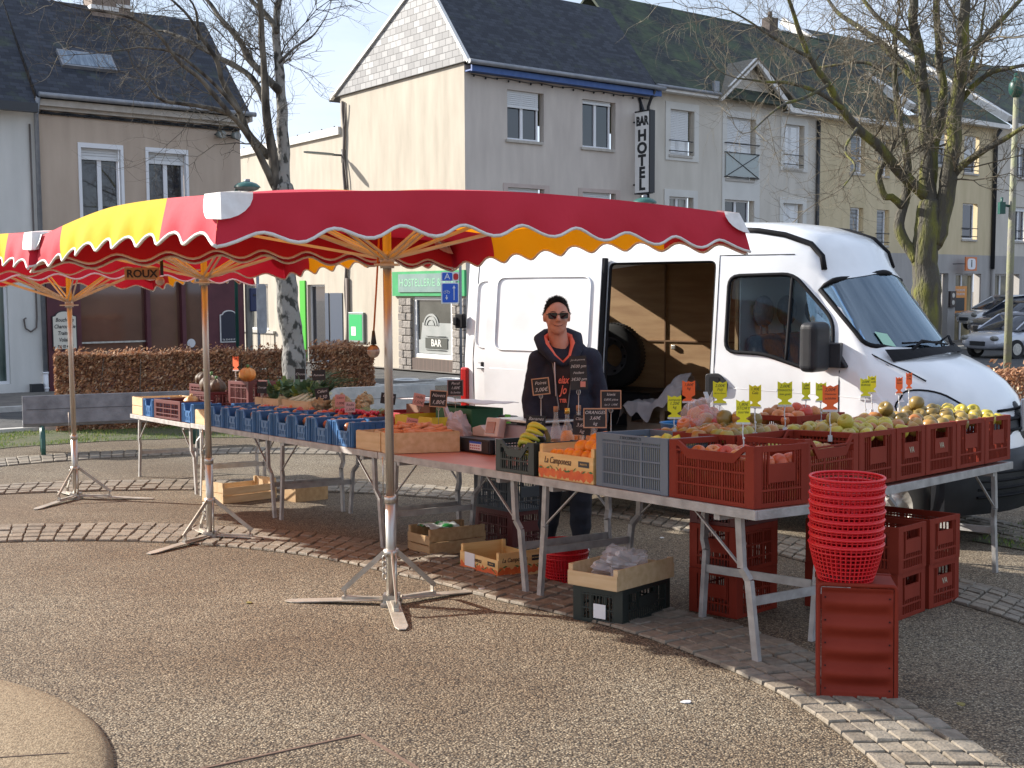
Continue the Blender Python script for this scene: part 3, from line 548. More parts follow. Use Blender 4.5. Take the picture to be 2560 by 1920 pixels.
# ---- yellow house and right-hand house
yell = E('yellow_house', 'pale yellow apartment house with grey ground floor behind the big bare tree', 'building', HW @ Matrix.Translation((16.04, 0, 0)))
m = Mb(); YO = [(18.1, 19.03, 6.0, 7.45), (19.87, 20.63, 6.0, 7.43), (23.72, 24.7, 6.64, 7.99), (25.9, 27.05, 6.45, 8.02), (18.13, 18.97, 3.3, 4.69), (19.85, 20.67, 3.27, 4.67), (23.7, 24.7, 3.7, 5.17), (25.9, 27.05, 3.65, 5.17)]
walls(m, 16.04, 28.4, 2.98, 8.5, YO); m.build('front_wall', plastY, yell, TW)
m = Mb(); walls(m, 16.04, 28.4, -1.4, 2.98, [(24.13, 24.95, -1, 2.19), (25.5, 27.48, -1, 2.18), (18.1, 19.4, -1, 1.8)], d=.35); m.build('ground_floor_wall', plastG, yell, TW)
for i, (a, b, c, e) in enumerate(YO): twin(yell, a, b-.14, c, e, shutter=(.0, 0, .45, .62, .0, .0, .3, 0)[i], rail=2 if i > 1 else 0, mull=0, gl=mat('striped_blind', (.30, .32, .34), (.08, .09, .10), rough=.1, ns=14, stretch=(.05, .05, 1)) if i in (0, 4, 5) else None)
window(yell, 25.5, 27.3, -1, 2.18, W=TW, y=.3, sill=False, kind='shop_window', mull=1, gl=mat('warm_shop_glass', (.36, .30, .17), (.06, .06, .05), rough=.08, ns=.8))
window(yell, 24.13, 24.9, -1, 2.19, W=TW, y=.3, sill=False, kind='door', mull=0, gl=darkp)
slab('roof', yell, [H(21.6, -.45, 8.55), H(28.7, -.45, 8.6), H(28.7, 6.2, 13.15), H(21.6, 6.2, 13.15)], .08, slateG)
m = Mb(); m.bar((21.6, -.3, 8.75), (21.6, 6.2, 13.3), .35, .3); m.bar((28.9, -.3, 8.9), (28.9, 6.2, 13.3), .35, .3); m.build('verge', trimw, yell, TW)
m = Mb(); m.b2(21.8, 28.6, -.5, -.4, 8.42, 8.6); m.b2(21.8, 28.6, -.4, 0, 8.45, 8.49); m.build('fascia', trimw, yell, TW)
m = Mb(); m.tube([(16.05, -.08, 7.8), (16.05, -.08, -1)], .07, 8); m.tube([(28.2, -.3, 8.4), (28.2, -.1, 8.1), (28.2, -.1, 2.4)], .09, 8); m.build('downpipe', darkp, yell, TW)
m = Mb(); m.tube([(28.25, -.1, 2.42), (28.25, -.1, -1)], .07, 8); m.build('lower_downpipe', plastG, yell, TW)
rgt = E('pale_house', 'pale grey-white house at the right edge beyond the black downpipe', 'building', HW @ Matrix.Translation((28.4, 0, 0)))
m = Mb(); RO = [(30.07, 31.2, 6.45, 8.02), (30.08, 31.2, 3.66, 5.18), (33, 34.2, 6.45, 8), (33, 34.2, 3.6, 5.1)]
walls(m, 28.4, 42, 2.98, 8.6, RO); m.build('front_wall', plastT, rgt, TW)
m = Mb(); walls(m, 28.4, 42, -1.4, 2.98, [(28.6, 30.64, -1, 2.18), (33, 35, -1, 2.1)], d=.35); m.build('ground_floor_wall', plastG, rgt, TW)
for a, b, c, e in RO: twin(rgt, a, b-.12, c, e, shutter=.1, rail=2)
window(rgt, 28.6, 30.4, -1, 2.18, W=TW, y=.3, sill=False, kind='shop_window', gl=mat('warm_shop_glass', (.3, .3, .2)))
window(rgt, 33, 34.8, -1, 2.1, W=TW, y=.3, sill=False, kind='shop_window', gl=glass)
slab('roof', rgt, [H(28.9, -.45, 8.7), H(42, -.45, 8.8), H(42, 6.2, 13.2), H(28.9, 6.2, 13.2)], .08, slateG)
m = Mb(); m.b2(29, 42, -.5, -.4, 8.55, 8.73); m.build('fascia', trimw, rgt, TW)
# info sign, poster, box on the ground floor wall
t = E('information_sign', 'orange and white square sign with the letter i on the grey wall', 'sign', TW @ Matrix.Translation((25.8, -.5, 2.58)))
m = Mb(); m.b2(-.42, .42, -.03, .03, -.29, .29); m.build('sign_panel', mat('orange_sign', (.65, .19, .06), rough=.5), t); 
m = Mb(); m.prism([(.3*math.copysign(abs(math.cos(a))**.5, math.cos(a)), .23*math.copysign(abs(math.sin(a))**.5, math.sin(a))) for a in [k*.2618 for k in range(24)]], -.04, -.03, 'y'); m.build('sign_field', pvc, t); text('i', .44, darkp, t, PM[t.name] @ Matrix.Translation((0, -.045, .01)) @ FONT_Z, bold=.015)
m = Mb(); m.tube([(-.7, .4, 0), (-.7, 0, 0), (-.42, 0, 0)], .02, 6); m.build('bracket', darkp, t)
t = E('information_poster', 'orange poster with a dark screen on the shop glass below the i sign', 'poster', TW @ Matrix.Translation((26.05, .1, 1.05)))
m = Mb(); m.b2(-.55, .5, 0, .05, -.65, .6); m.build('poster_panel', mat('orange_poster', (.75, .30, .06), (.65, .25, .05), rough=.5, ns=3), t); m = Mb(); m.b2(-.42, .30, -.02, 0, -.45, .1); m.build('screen', darkp, t)
for i in range(2): text('TOURISME'[:8], .14, pvc, t, PM[t.name] @ Matrix.Translation((0, -.006, .42-.17*i)) @ FONT_Z)
t = E('wall_box', 'dark box with two round dials on the grey pier beside the orange poster', 'box', TW @ Matrix.Translation((25.2, -.1, 1.1)))
m = Mb(); m.b2(-.22, .22, 0, .1, -.34, .34); m.build('box_case', mat('brown_black', (.05, .035, .03), rough=.5), t, bev=.01); m = Mb(); [m.tube([(0, -.01, z), (0, .01, z)], .1, 16) for z in (.16, -.14)]; m.build('dial', steel, t)
# ---- butcher's house
BW = axes((-10.9, 27, 0), (.793, .609, 0), (-.609, .793, 0), (0, 0, 1))
def B(x, y, z): return BW @ V((x, y, z))
but = E('butcher_house', 'tan rendered house with slate roof, skylight and dark red shopfront', 'building', BW)
m = Mb(); BO = [(.93, 2.0, 3.2, 5.07), (2.54, 3.62, 3.2, 5.05), (.85, 4.0, -.55, 1.95)]
walls(m, 0, 5.02, -1.2, 6.0, BO); m.add([(5.02, 0, -1.2), (5.02, 6, -1.2), (5.02, 6, 6), (5.02, 2.5, 8.8), (5.02, 0, 6)], [(0, 1, 2, 3, 4)]); m.build('wall', plastB, but)
slab('roof', but, [B(-.02, -.32, 6.02), B(5.2, -.32, 6.02), B(5.2, 2.5, 8.85), B(-.02, 2.5, 8.85)], .08, slate)
slab('roof', but, [B(5.2, 5.6, 6), B(-.02, 5.6, 6), B(-.02, 2.5, 8.85), B(5.2, 2.5, 8.85)], .08, slate)
m = Mb(); m.b2(.05, 5.15, -.24, 0, 5.82, 6.0); m.b2(.05, 5.15, -.12, 0, 5.74, 5.82); m.b2(5.15, 5.22, -.34, .1, 5.86, 6.06); m.build('cornice', mat('cornice_stone', (.42, .38, .33), (.50, .46, .41), rough=.85, ns=6), but)
m = Mb(); m.tube([(.0, -.36, 6.04), (5.3, -.36, 6.04)], .06, 8); m.build('gutter', zinc, but)
m = Mb(); m.tube([(.0, -.3, 5.98), (.0, -.08, 5.6), (.0, -.08, -.3)], .055, 8); m.build('downpipe', zinc, but)
m = Mb(); m.tube([(.0, -.08, -.3), (.0, -.08, -.9)], .06, 8); m.tube([(.0, -.08, -.32), (.0, -.08, -.28)], .075, 8); m.tube([(.0, -.08, -.68), (.0, -.08, -.64)], .075, 8); m.build('pipe_foot', pvc, but)
for a, b in ((.93, 2.0), (2.54, 3.62)):
    o = window(but, a+.07, b-.07, 3.2, 4.98, shutter=.14, y=.16, sill=False, mull=1)
    m = Mb(); m.b2(a, a+.07, -.03, .12, 3.2, 5.07); m.b2(b-.07, b, -.03, .12, 3.2, 5.07); m.b2(a+.07, b-.07, -.03, .12, 4.96, 5.07); m.build('frame', pvc, o, BW)
m = Mb()
for k in range(26): x = .15+k*.19; m.ell((x, -.07, 5.68-.02*(k % 2)), .03, 6, 4)
m.tube([(.1+k*.19, -.06, 5.71-.015*(k % 3)) for k in range(27)], .022, 4); m.tube([(.05, -.05, 5.67), (4.95, -.05, 5.64)], .02, 4); m.build('light_string', darkp, but)
SM = axes(B(.79, -.32+.82*.995, 6.03+.82*.995+.02), B(1, 0, 0)-B(0, 0, 0), B(0, 2.82, 2.83)-B(0, 0, 0), (B(1, 0, 0)-B(0, 0, 0)).cross(B(0, 2.82, 2.83)-B(0, 0, 0)))
m = Mb(); m.b2(0, 1.3, 0, .62, -.02, .07); sk = m.build('skylight', zinc, but, SM); m = Mb(); m.b2(.05, 1.25, .05, .57, .07, .08); m.build('pane', mat('skylight_glass', (.10, .14, .19), (.22, .28, .34), rough=.15, ns=6, stretch=(3, .4, 1)), sk, SM)
m = Mb(); m.b2(2.1, 2.72, 2.2, 2.9, 7.6, 10.5); m.b2(2.72, 3.1, 2.25, 2.85, 7.6, 10.4); m.build('chimney', mat('old_brick', (.20, .15, .12), (.28, .22, .18), rough=.9, ns=6, bump=.5, bs=30), but)
m = Mb(); m.b2(2.06, 2.76, 2.16, 2.94, 8.72, 8.82); m.b2(2.7, 3.14, 2.2, 2.9, 8.85, 8.93); m.build('chimney_band', trimw, but)
mar = mat('maroon_paint', (.075, .012, .022), (.10, .02, .03), rough=.4, ns=3)
m = Mb(); m.b2(.08, .85, -.09, .02, -1.1, 2.0); m.b2(.08, 5.0, -.1, .02, 1.95, 2.7); m.b2(4.0, 4.98, -.09, .02, -1.1, 1.95); m.b2(2.44, 2.54, -.05, .1, -.55, 1.95); m.b2(3.34, 3.44, -.05, .1, -.55, 1.95); m.b2(.85, 4.0, -.09, .02, -1.1, -.5); m.build('shopfront', mar, but)
m = Mb(); m.b2(.85, 4.0, .12, .14, -.5, 1.95); m.build('shop_window', mat('brown_shop_glass', (.15, .07, .05), (.10, .045, .035), rough=.04, spec=.9, ns=.9), but)
m = Mb(); m.b2(.85, 2.44, .05, .07, .34, .38); m.build('window_rail', steel, but)
m = Mb(); m.b2(3.5, 3.75, .1, .115, -.2, .1); m.build('sticker', mat('blue_sticker', (.05, .12, .45), rough=.5), but); m = Mb(); m.tube([(3.62, .105, .27), (3.62, .11, .27)], .11, 14); m.build('sticker', pvc, but)
t = E('butcher_sign', 'cream shaped sign board lettered Boucherie Charcuterie Traiteur Volaille on the dark red shopfront', 'sign', BW @ Matrix.Translation((.45, -.1, .68)))
def board(w_, h): return [(-w_/2, -h/2), (w_/2, -h/2), (w_/2, h*.36), (w_*.38, h*.38)]+[(w_*.36*math.cos(a), h*.38+h*.12*math.sin(a)) for a in [k*math.pi/10 for k in range(1, 10)]]+[(-w_*.38, h*.38), (-w_/2, h*.36)]
m = Mb(); m.prism(board(.56, .92), -.03, 0, 'y'); m.build('board_edge', darkp, t); m = Mb(); m.prism(board(.52, .87), -.036, -.03, 'y'); m.build('board_face', mat('cream_board', (.66, .62, .52), rough=.5), t)
for i, s in enumerate(('Boucherie', 'Charcuterie', 'Traiteur', 'Volaille', 'Tél. 02 43 07')): text(s, .125 if i < 4 else .085, darkp, t, PM[t.name] @ Matrix.Translation((0, -.04, .24-.155*i)) @ FONT_Z, shear=.25, bold=.002, sx=.8)
t = E('menu_blackboard', 'arched dark blue board with a phone number on the right pier of the red shopfront', 'board', BW @ Matrix.Translation((4.55, -.1, .68)))
m = Mb(); m.prism(board(.50, .82), -.03, 0, 'y'); m.build('board_edge', trimw, t); m = Mb(); m.prism(board(.45, .77), -.036, -.03, 'y'); m.build('board_face', mat('navy_board', (.012, .016, .035), rough=.3), t)
text('Tél. 02 43 05 19 77', .06, trimw, t, PM[t.name] @ Matrix.Translation((0, -.04, -.34)) @ FONT_Z, bold=.001, sx=.85)
t = E('floodlight', 'pair of grey floodlights under the eaves at the corner of the tan house', 'floodlight', BW @ Matrix.Translation((4.6, -.12, 5.5)))
for x in (-.2, .2):
    m = Mb(); m.tube([(x, -.22, -.02), (x, .02, 0)], [.10, .08], 14); o = m.build('lamp_body', mat('grey_paint', (.16, .18, .17), rough=.5), t); m = Mb(); m.tube([(x, -.225, -.02), (x, -.22, -.02)], .085, 14); m.build('lens', glassc, o)
m = Mb(); m.tube([(-.2, .03, .02), (-.2, .1, .2)], .015, 5); m.tube([(.2, .03, .02), (.2, .1, .2)], .015, 5); m.tube([(-.3, .04, 0), (.3, .04, 0)], .02, 5); m.build('bracket', darkp, t)
# ---- white house at far left
wh = E('white_house', 'white rendered house with tall shop window at the left edge', 'building', BW @ Matrix.Translation((-6, 0, 0)))
m = Mb(); walls(m, -6, -.03, -.75, 5.75, [(-2.4, -.75, -.53, 1.95)]); m.build('wall', plastW, wh, BW)
m = Mb(); walls(m, -6, -.03, -1.4, -.75, []); m.b2(-6, -.1, -.12, 0, -1.4, -.78); m.build('brick_base', mat('brown_plinth', (.16, .10, .065), (.10, .075, .06), rough=.9, ns=5, bump=.4, bs=30), wh, BW)
window(wh, -2.4, -.75, -.53, 1.95, W=BW, sill=False, kind='shop_window', mull=0, gl=mat('curtain_shop_glass', (.03, .05, .045), (.16, .20, .18), rough=.05, ns=1.6, stretch=(2.5, 1, .5)))
slab('roof', wh, [B(-6, -.35, 5.8), B(-.05, -.35, 5.8), B(-.05, 2.5, 8.9), B(-6, 2.5, 8.9)], .08, slate)
m = Mb(); m.b2(-6, -.05, -.45, -.3, 5.62, 5.82); m.build('gutter', mat('black_gutter', (.03, .033, .04), rough=.4), wh, BW)
m = Mb(); m.tube([(-.14, -.04, 5.4), (-.14, -.04, 1.0), (-.16, -.04, .75), (-.28, -.04, .66), (-.4, -.04, .74), (-.43, -.04, .95), (-.38, -.06, .98)], .02, 6); m.build('cable', mat('grey_cable', (.12, .10, .09)), wh, BW)
m = Mb(); m.b2(-.35, -.08, -.16, 0, -.82, -.55); m.build('meter_box', darkp, wh, BW)
TREE_R= [([(7.13,20.0,1.56),(7.09,20.0,2.09),(7.12,20.0,2.54),(7.16,20.0,2.92)],(0.3,0.24)),([(7.16,20.0,2.92),(7.11,20.07,3.51),(7.08,20.13,4.4),(7.03,20.2,5.14),(6.95,20.27,5.88),(6.92,20.33,6.48),(6.9,20.4,7.22)],(0.17,0.07)),([(7.23,20.0,2.33),(7.4,19.94,3.06),(7.48,19.89,3.78),(7.5,19.83,4.5),(7.54,19.77,5.2),(7.56,19.71,5.9),(7.57,19.66,6.45),(7.57,19.6,7.0)],(0.2,0.08)),([(7.18,20.0,3.06),(7.28,20.24,3.82),(7.5,20.48,4.86),(7.5,20.72,5.68),(7.54,20.96,6.63),(7.67,21.2,7.29)],(0.12,0.05)),([(6.97,20.0,2.03),(6.69,20.08,2.54),(6.76,20.17,3.08),(6.86,20.25,3.68),(6.74,20.33,4.28),(6.65,20.42,5.18),(6.69,20.5,5.93)],(0.12,0.035)),([(6.72,20.1,2.96),(6.51,20.02,3.1),(6.34,19.95,3.12),(6.23,19.88,3.5),(6.31,19.8,3.69)],(0.09,0.05)),([(7.06,20.0,3.15),(6.58,19.83,3.49),(6.23,19.67,3.85),(5.74,19.5,4.2),(5.43,19.33,4.52),(5.15,19.17,4.85),(4.82,19.0,5.26),(4.63,18.83,5.58),(4.45,18.67,5.92),(4.3,18.5,6.2)],(0.13,0.03)),([(7.44,20.0,3.33),(7.58,19.76,3.59),(7.8,19.52,3.79),(8.1,19.28,3.99),(8.3,19.04,4.15),(8.53,18.8,4.23)],(0.09,0.03)),([(6.99,20.0,4.96),(6.79,20.3,5.31),(6.55,20.6,5.72),(6.12,20.9,6.17),(5.83,21.2,6.51),(5.65,21.5,6.92)],(0.1,0.03)),([(6.89,20.0,5.54),(6.52,20.23,5.96),(6.22,20.47,6.34),(6.05,20.7,6.75)],(0.07,0.03)),([(7.6,20.0,5.3),(8.01,20.25,5.73),(8.49,20.5,6.16),(8.98,20.75,6.63),(9.35,21.0,6.99)],(0.08,0.03)),([(7.59,20.0,4.67),(7.91,19.67,5.07),(8.23,19.33,5.15),(8.5,19.0,5.14)],(0.07,0.025)),([(5.36,19.1,4.48),(4.89,18.82,4.69),(4.38,18.55,4.78),(3.89,18.27,4.76),(3.46,18.0,4.76)],(0.05,0.015)),([(5.1,19.0,4.82),(4.63,18.53,4.56),(4.11,18.07,4.33),(3.6,17.6,3.9)],(0.04,0.012)),([(4.77,18.8,5.22),(4.21,18.53,5.42),(3.71,18.27,5.65),(3.34,18.0,5.77)],(0.04,0.012)),([(5.59,19.0,4.13),(5.31,18.67,3.76),(5.38,18.33,3.45),(5.1,18.0,3.1)],(0.035,0.012)),([(6.68,20.5,5.2),(6.23,20.73,5.51),(5.69,20.97,5.5),(5.13,21.2,5.42)],(0.045,0.015)),([(7.55,20.0,4.96),(7.88,20.27,5.24),(8.15,20.53,5.93),(8.33,20.8,6.59)],(0.05,0.02))]
TREE_L= [([(-3.56,18.6,0.99),(-3.62,18.6,1.86),(-3.65,18.6,2.72),(-3.59,18.6,3.14)],(0.2,0.18)),([(-3.59,18.6,3.14),(-3.62,18.67,3.71),(-3.64,18.73,4.45),(-3.69,18.8,5.07),(-3.72,18.87,5.69),(-3.68,18.93,6.19),(-3.67,19.0,6.81)],(0.13,0.05)),([(-3.69,18.6,3.09),(-3.76,18.52,3.69),(-3.79,18.43,4.21),(-3.83,18.35,4.63),(-3.82,18.27,5.32),(-3.83,18.18,6.01),(-3.83,18.1,6.45)],(0.11,0.035)),([(-3.74,18.6,3.21),(-3.91,18.38,3.63),(-4.09,18.17,4.01),(-4.27,17.95,4.24),(-4.69,17.73,4.35),(-5.16,17.52,4.38),(-5.25,17.3,4.46)],(0.08,0.02)),([(-3.85,18.6,3.7),(-4.11,18.46,4.03),(-4.21,18.31,4.34),(-4.41,18.17,4.74),(-4.46,18.03,5.04),(-4.65,17.89,5.36),(-4.84,17.74,5.68),(-5.03,17.6,5.87)],(0.08,0.02)),([(-3.88,18.6,4.55),(-4.16,18.8,5.0),(-4.7,19.0,5.31),(-5.25,19.2,5.62),(-5.66,19.4,5.82)],(0.07,0.025)),([(-3.66,18.6,4.72),(-4.06,18.8,5.14),(-4.37,19.0,5.6),(-4.66,19.2,5.94),(-4.96,19.4,6.31),(-5.33,19.6,6.74)],(0.08,0.03)),([(-3.67,18.6,5.63),(-3.84,18.77,5.91),(-4.12,18.93,6.19),(-4.45,19.1,6.6)],(0.06,0.03)),([(-4.19,17.6,4.19),(-4.53,17.36,4.65),(-4.8,17.12,4.87),(-5.05,16.88,5.26),(-5.41,16.64,5.42),(-5.85,16.4,5.46)],(0.05,0.015)),([(-4.1,17.8,4.26),(-4.35,17.55,4.59),(-4.63,17.3,4.84),(-4.89,17.05,5.01),(-5.26,16.8,5.03)],(0.045,0.015)),([(-3.63,18.6,5.15),(-3.41,18.8,5.43),(-3.17,19.0,5.64),(-2.97,19.2,6.0)],(0.03,0.01)),([(-4.76,18.1,5.41),(-4.75,17.85,5.82),(-4.91,17.6,6.05)],(0.03,0.012))]
# ================================================================ TREES
bark = mat('grey_bark', (.035, .03, .025), (.15, .135, .11), rough=.95, ns=7, bump=1.6, bs=16, detail=10, ramp=(.38, .6), stretch=(1, 1, .35))
barkmoss = mat('mossy_bark', (.085, .078, .062), (.17, .17, .035), rough=.95, ns=3.4, bump=2.2, bs=18, detail=12, ramp=(.46, .66), stretch=(1.6, 1.6, .4))
barkspot = mat('blotched_bark', (.26, .25, .23), (.045, .045, .04), rough=.95, ns=11, bump=1.2, bs=20, detail=8, ramp=(.50, .60), stretch=(1, 1, .6))
twigm = mat('twig_bark', (.10, .085, .06), (.21, .18, .13), rough=.9, ns=3)
def rough_tube(m, pts, r0, r1, n=10, jit=.12):
    P = []; N = max(8, int(sum(math.dist(a, b) for a, b in zip(pts, pts[1:]))/.12))
    rs = []
    for i in range(N+1):
        p = V(spl(pts, i/N)); q = noise.noise_vector(p*2.3)*.05*min(1, r0*8); P.append(p+q*(1 if 0 < i else 0)); rs.append((r0+(r1-r0)*i/N)*(1+jit*noise.noise(p*5)+jit*.6*noise.noise(p*11)))
    m.tube(P, rs, n); return P, rs
def twigs(m, p, d, L, r, lev, rg):
    n = 5 if lev else 4; pts = [p]; c = V(p); dd = V(d).normalized(); kids = []
    for i in range(n):
        dd = (dd+V((rg.gauss(0, .22), rg.gauss(0, .22), rg.gauss(.05, .2)))).normalized(); c = c+dd*L/n; pts.append(c.copy())
        if lev:
            for _ in range(rg.choice((1, 1, 2))): kids.append((c.copy(), dd.copy()))
    m.tube(pts, [r*(1-.6*i/n) for i in range(n+1)], 4 if lev > 1 else 3, cap=False)
    for q, e in kids:
        a = e.orthogonal().normalized(); a = Matrix.Rotation(rg.uniform(0, 6.28), 3, e) @ a
        twigs(m, q, e*rg.uniform(.3, .9)+a*rg.uniform(.5, 1)+V((0, 0, .15)), L*rg.uniform(.4, .7), r*.55, lev-1, rg)
def bare_tree(name, data, label, base, tm, dens, seed, smin, tw=twigm, z0=None):
    rg = random.Random(seed); t = E(name, label, 'tree', gm(*base)); Wi = Matrix.Identity(4)
    m = Mb(); m2 = Mb(); tw_ = Mb()
    for i, (pts, (r0, r1)) in enumerate(data):
        r0 *= .84; r1 *= .84
        if i == 0 : pts = [(base[0], base[1], gz(*base)-.1)]+pts; r0 *= 1.15
        mm = m if r0 >= .1 else m2
        P, rs = rough_tube(mm, pts, r0, r1, 14 if r0 > .1 else 8)
        mm.ell(P[0], r0*.98, 10, 6)
        L = len(P); k = 0
        st = int(L*(.5 if i < 3 else .12)); 
        for j in range(st, L):
            if pts[0][2] < smin and P[j].z < smin: continue
            if rg.random() < dens:
                d = (P[j]-P[j-1]).normalized(); a = Matrix.Rotation(rg.uniform(0, 6.28), 3, d) @ d.orthogonal().normalized()
                twigs(tw_, P[j], d*.5+a+V((0, 0, .2)), rg.uniform(.6, 1.5)*(1 if r0 > .06 else .7), max(.0065, rs[j]*.22), 2, rg)
        mm.ell(P[-1], rs[-1]*1.0, 10, 6)
        if r1 < .1: twigs(tw_, P[-1], P[-1]-P[-2], 1.1, min(.03, rs[-1]*.8), 2, rg)
    m.build('trunk', tm, t, Wi); m2.build('branch', tm if tm != barkspot else bark, t, Wi); tw_.build('crown', tw, t, Wi)
    return t
bare_tree('bare_tree', TREE_R, 'large bare mossy tree with several stems rising behind the van', (7.15, 20), barkmoss, .5, 5, 3.2)
bare_tree('bare_tree', TREE_L, 'slim bare tree with blotched bark rising from the brown hedge', (-3.4, 18.6), barkspot, .45, 9, 3.4, tw=mat('dark_twig_bark', (.04, .035, .03), (.12, .105, .08), rough=.9, ns=3))
# ================================================================ HEDGES
leafb = mat('dry_beech_leaves', (.2, .1, .05), rough=.7, rand=('i', (.13, .06, .035), (.28, .12, .06), (.45, .22, .11), (.60, .32, .16), (.20, .09, .05), (.68, .48, .30)), trans=.2)
def hedge(name, label, A, B, w_, h, n, seed, ang=None, group=None):
    rg = random.Random(seed); a = V((A[0], A[1], 0)); b = V((B[0], B[1], 0)); L = (b-a).length; d = (b-a)/L; q = V((-d.y, d.x, 0))
    t = E(name, label, 'hedge', T4(A[0], A[1], gz(*A)), group); m = Mb()
    for i in range(n):
        s = rg.uniform(0, L); u = rg.uniform(-1, 1); v = rg.random()
        f = rg.random()
        if f < .42: u = -1+abs(rg.gauss(0, .12))
        elif f < .72: v = 1-abs(rg.gauss(0, .05))
        elif f < .8: s = abs(rg.gauss(0, .06)) if rg.random() < .5 else L-abs(rg.gauss(0, .06))
        bm_ = .07*noise.noise((s*2.1, u, v*2)); p = a+d*s+q*(u*(w_/2)+bm_); z = gz(p.x, p.y)+v*h*(1+.05*noise.noise((s*1.7, 3, 0)))
        if v > .93 and rg.random() < .06: z += rg.uniform(0, .12)
        r = rg.uniform(.022, .045); n1 = V((rg.gauss(0, 1), rg.gauss(0, 1), rg.gauss(0, 1))).normalized(); n2 = n1.orthogonal().normalized(); n3 = n1.cross(n2); c = V((p.x, p.y, z))
        m.add([c-n2*r, c+n3*r*.55+n1*r*.25, c+n2*r, c-n3*r*.55+n1*r*.25], [(0, 1, 2), (0, 2, 3)])
    m.build('foliage', leafb, t, Matrix())
    m = Mb()
    for i in range(int(L*14)):
        s = rg.uniform(0, L); p = a+d*s+q*rg.uniform(-.5, .5)*w_*.9; z = gz(p.x, p.y); e = p+V((rg.gauss(0, .12), rg.gauss(0, .12), 0)); m.tube([(p.x, p.y, z), ((p.x+e.x)/2+rg.gauss(0, .04), (p.y+e.y)/2, z+h*.4), (e.x, e.y, z+h*(.8+rg.random()*.25))], [.016, .01, .005], 4, cap=False)
    m.build('stem', mat('hedge_stem', (.09, .075, .06), (.2, .17, .14), rough=.9, ns=5), t, Matrix()); return t
hedge('beech_hedge', 'long clipped brown beech hedge behind the left bench, left of the tree trunk', (-7.62, 19.3), (-3.75, 20.75), .75, 1.27, 34000, 1)
hedge('beech_hedge', 'short clipped brown beech hedge right of the tree trunk by the road marking', (-3.4, 20.6), (-2.75, 21.0), 1.2, 1.32, 15000, 2)
hedge('beech_hedge', 'brown beech hedge at the right edge beyond the van bonnet', (5.35, 13.2), (9.5, 15.6), .9, 1.25, 14000, 3)
# yellow flowers behind the hedge
yfl = mat('daffodil_yellow', (.80, .62, .02), rough=.6); stemg = mat('green_stem', (.06, .16, .03), rough=.6)
pf = None
for i in range(11):
    x = -5.25+i*.085+rnd.uniform(-.03, .03)+(.2 if i > 4 else 0); y = 21.6; h = 1.35+rnd.uniform(-.05, .07)
    if pf is None:
        pf = E('daffodil', 'yellow daffodil standing above the left hedge near the tree', 'flower', gm(x, y), 'daffodils behind the hedge')
        m = Mb(); m.tube([(0, 0, 0), (.01, 0, 1.2)], .006, 4); [m.bar((.0, 0, 0), (.06*math.cos(k), .06*math.sin(k), 1.05), .012, .002) for k in range(4)]; m.build('stem', stemg, pf)
        m = Mb(); [m.ell((.01+.03*math.cos(k), .03*math.sin(k), 1.2), (.022, .022, .012), 6, 4) for k in range(6)]; m.tube([(.01, 0, 1.2), (.0, -.04, 1.2)], [.012, .02], 7); m.build('flower_head', yfl, pf); cache(pf)
    else: dup(pf, gm(x, y, rnd.uniform(0, 3)) @ Matrix.Scale(h/1.35, 4))
t = E('flower_planter', 'low soil-filled planter box carrying the yellow daffodils beyond the hedge', 'planter', gm(-4.8, 21.6, .6)); 
m = Mb(); m.b2(-.8, .8, -.2, .2, 0, .3); m.build('box', sillm, t); m = Mb(); m.b2(-.76, .76, -.16, .16, .3, .31); m.build('soil', soil, t)
# ================================================================ BENCHES, LAMPS, SIGNS
slabm = mat('grey_stone_slab', (.13, .13, .14), (.22, .22, .23), rough=.7, ns=6, bump=.6, bs=30, detail=9)
slabl = mat('sunlit_stone_slab', (.30, .32, .32), (.42, .43, .42), rough=.7, ns=6, bump=.6, bs=30, detail=9)  # same bench stone, made paler to paint in the sun on it
greenm = mat('dark_green_metal', (.012, .07, .055), (.02, .09, .07), rough=.4, ns=5)
def bench(label, x0, y0, x1, y1, sm):
    L = math.dist((x0, y0), (x1, y1)); rz = math.atan2(y1-y0, x1-x0); t = E('stone_bench', label, 'bench', gm((x0+x1)/2, (y0+y1)/2, rz))
    m = Mb(); m.box((0, 0, .63), (L, .07, .40), rx=R(-8)); m.build('backrest', sm, t, bev=.012)
    m = Mb(); m.box((0, .30, .42), (L, .42, .07)); m.build('seat', sm, t, bev=.012)
    for x in (-L*.40, L*.44):
        m = Mb(); m.tube([(x, -.12, 0), (x, -.11, .12), (x, -.06, .3), (x, .0, .36), (x, .08, .375), (x, .5, .375)], .032, 8); m.tube([(x, .42, 0), (x, .46, .36)], .03, 8); m.build('leg', greenm, t)
    for k in range(2):
        m = Mb(); m.b2(-L/2+.05, L/2-.05, -.045, -.043, .52+.12*k, .525+.12*k); m.build('groove', darkp, t)
    return t
bench('dark stone bench with green metal legs at the left, before the long hedge', -6.75, 15.9, -4.45, 16.9, slabm)
bench('sunlit-toned stone bench half hidden behind the vegetables, near the road marking', -2.85, 17.1, -1.2, 18.0, slabl)
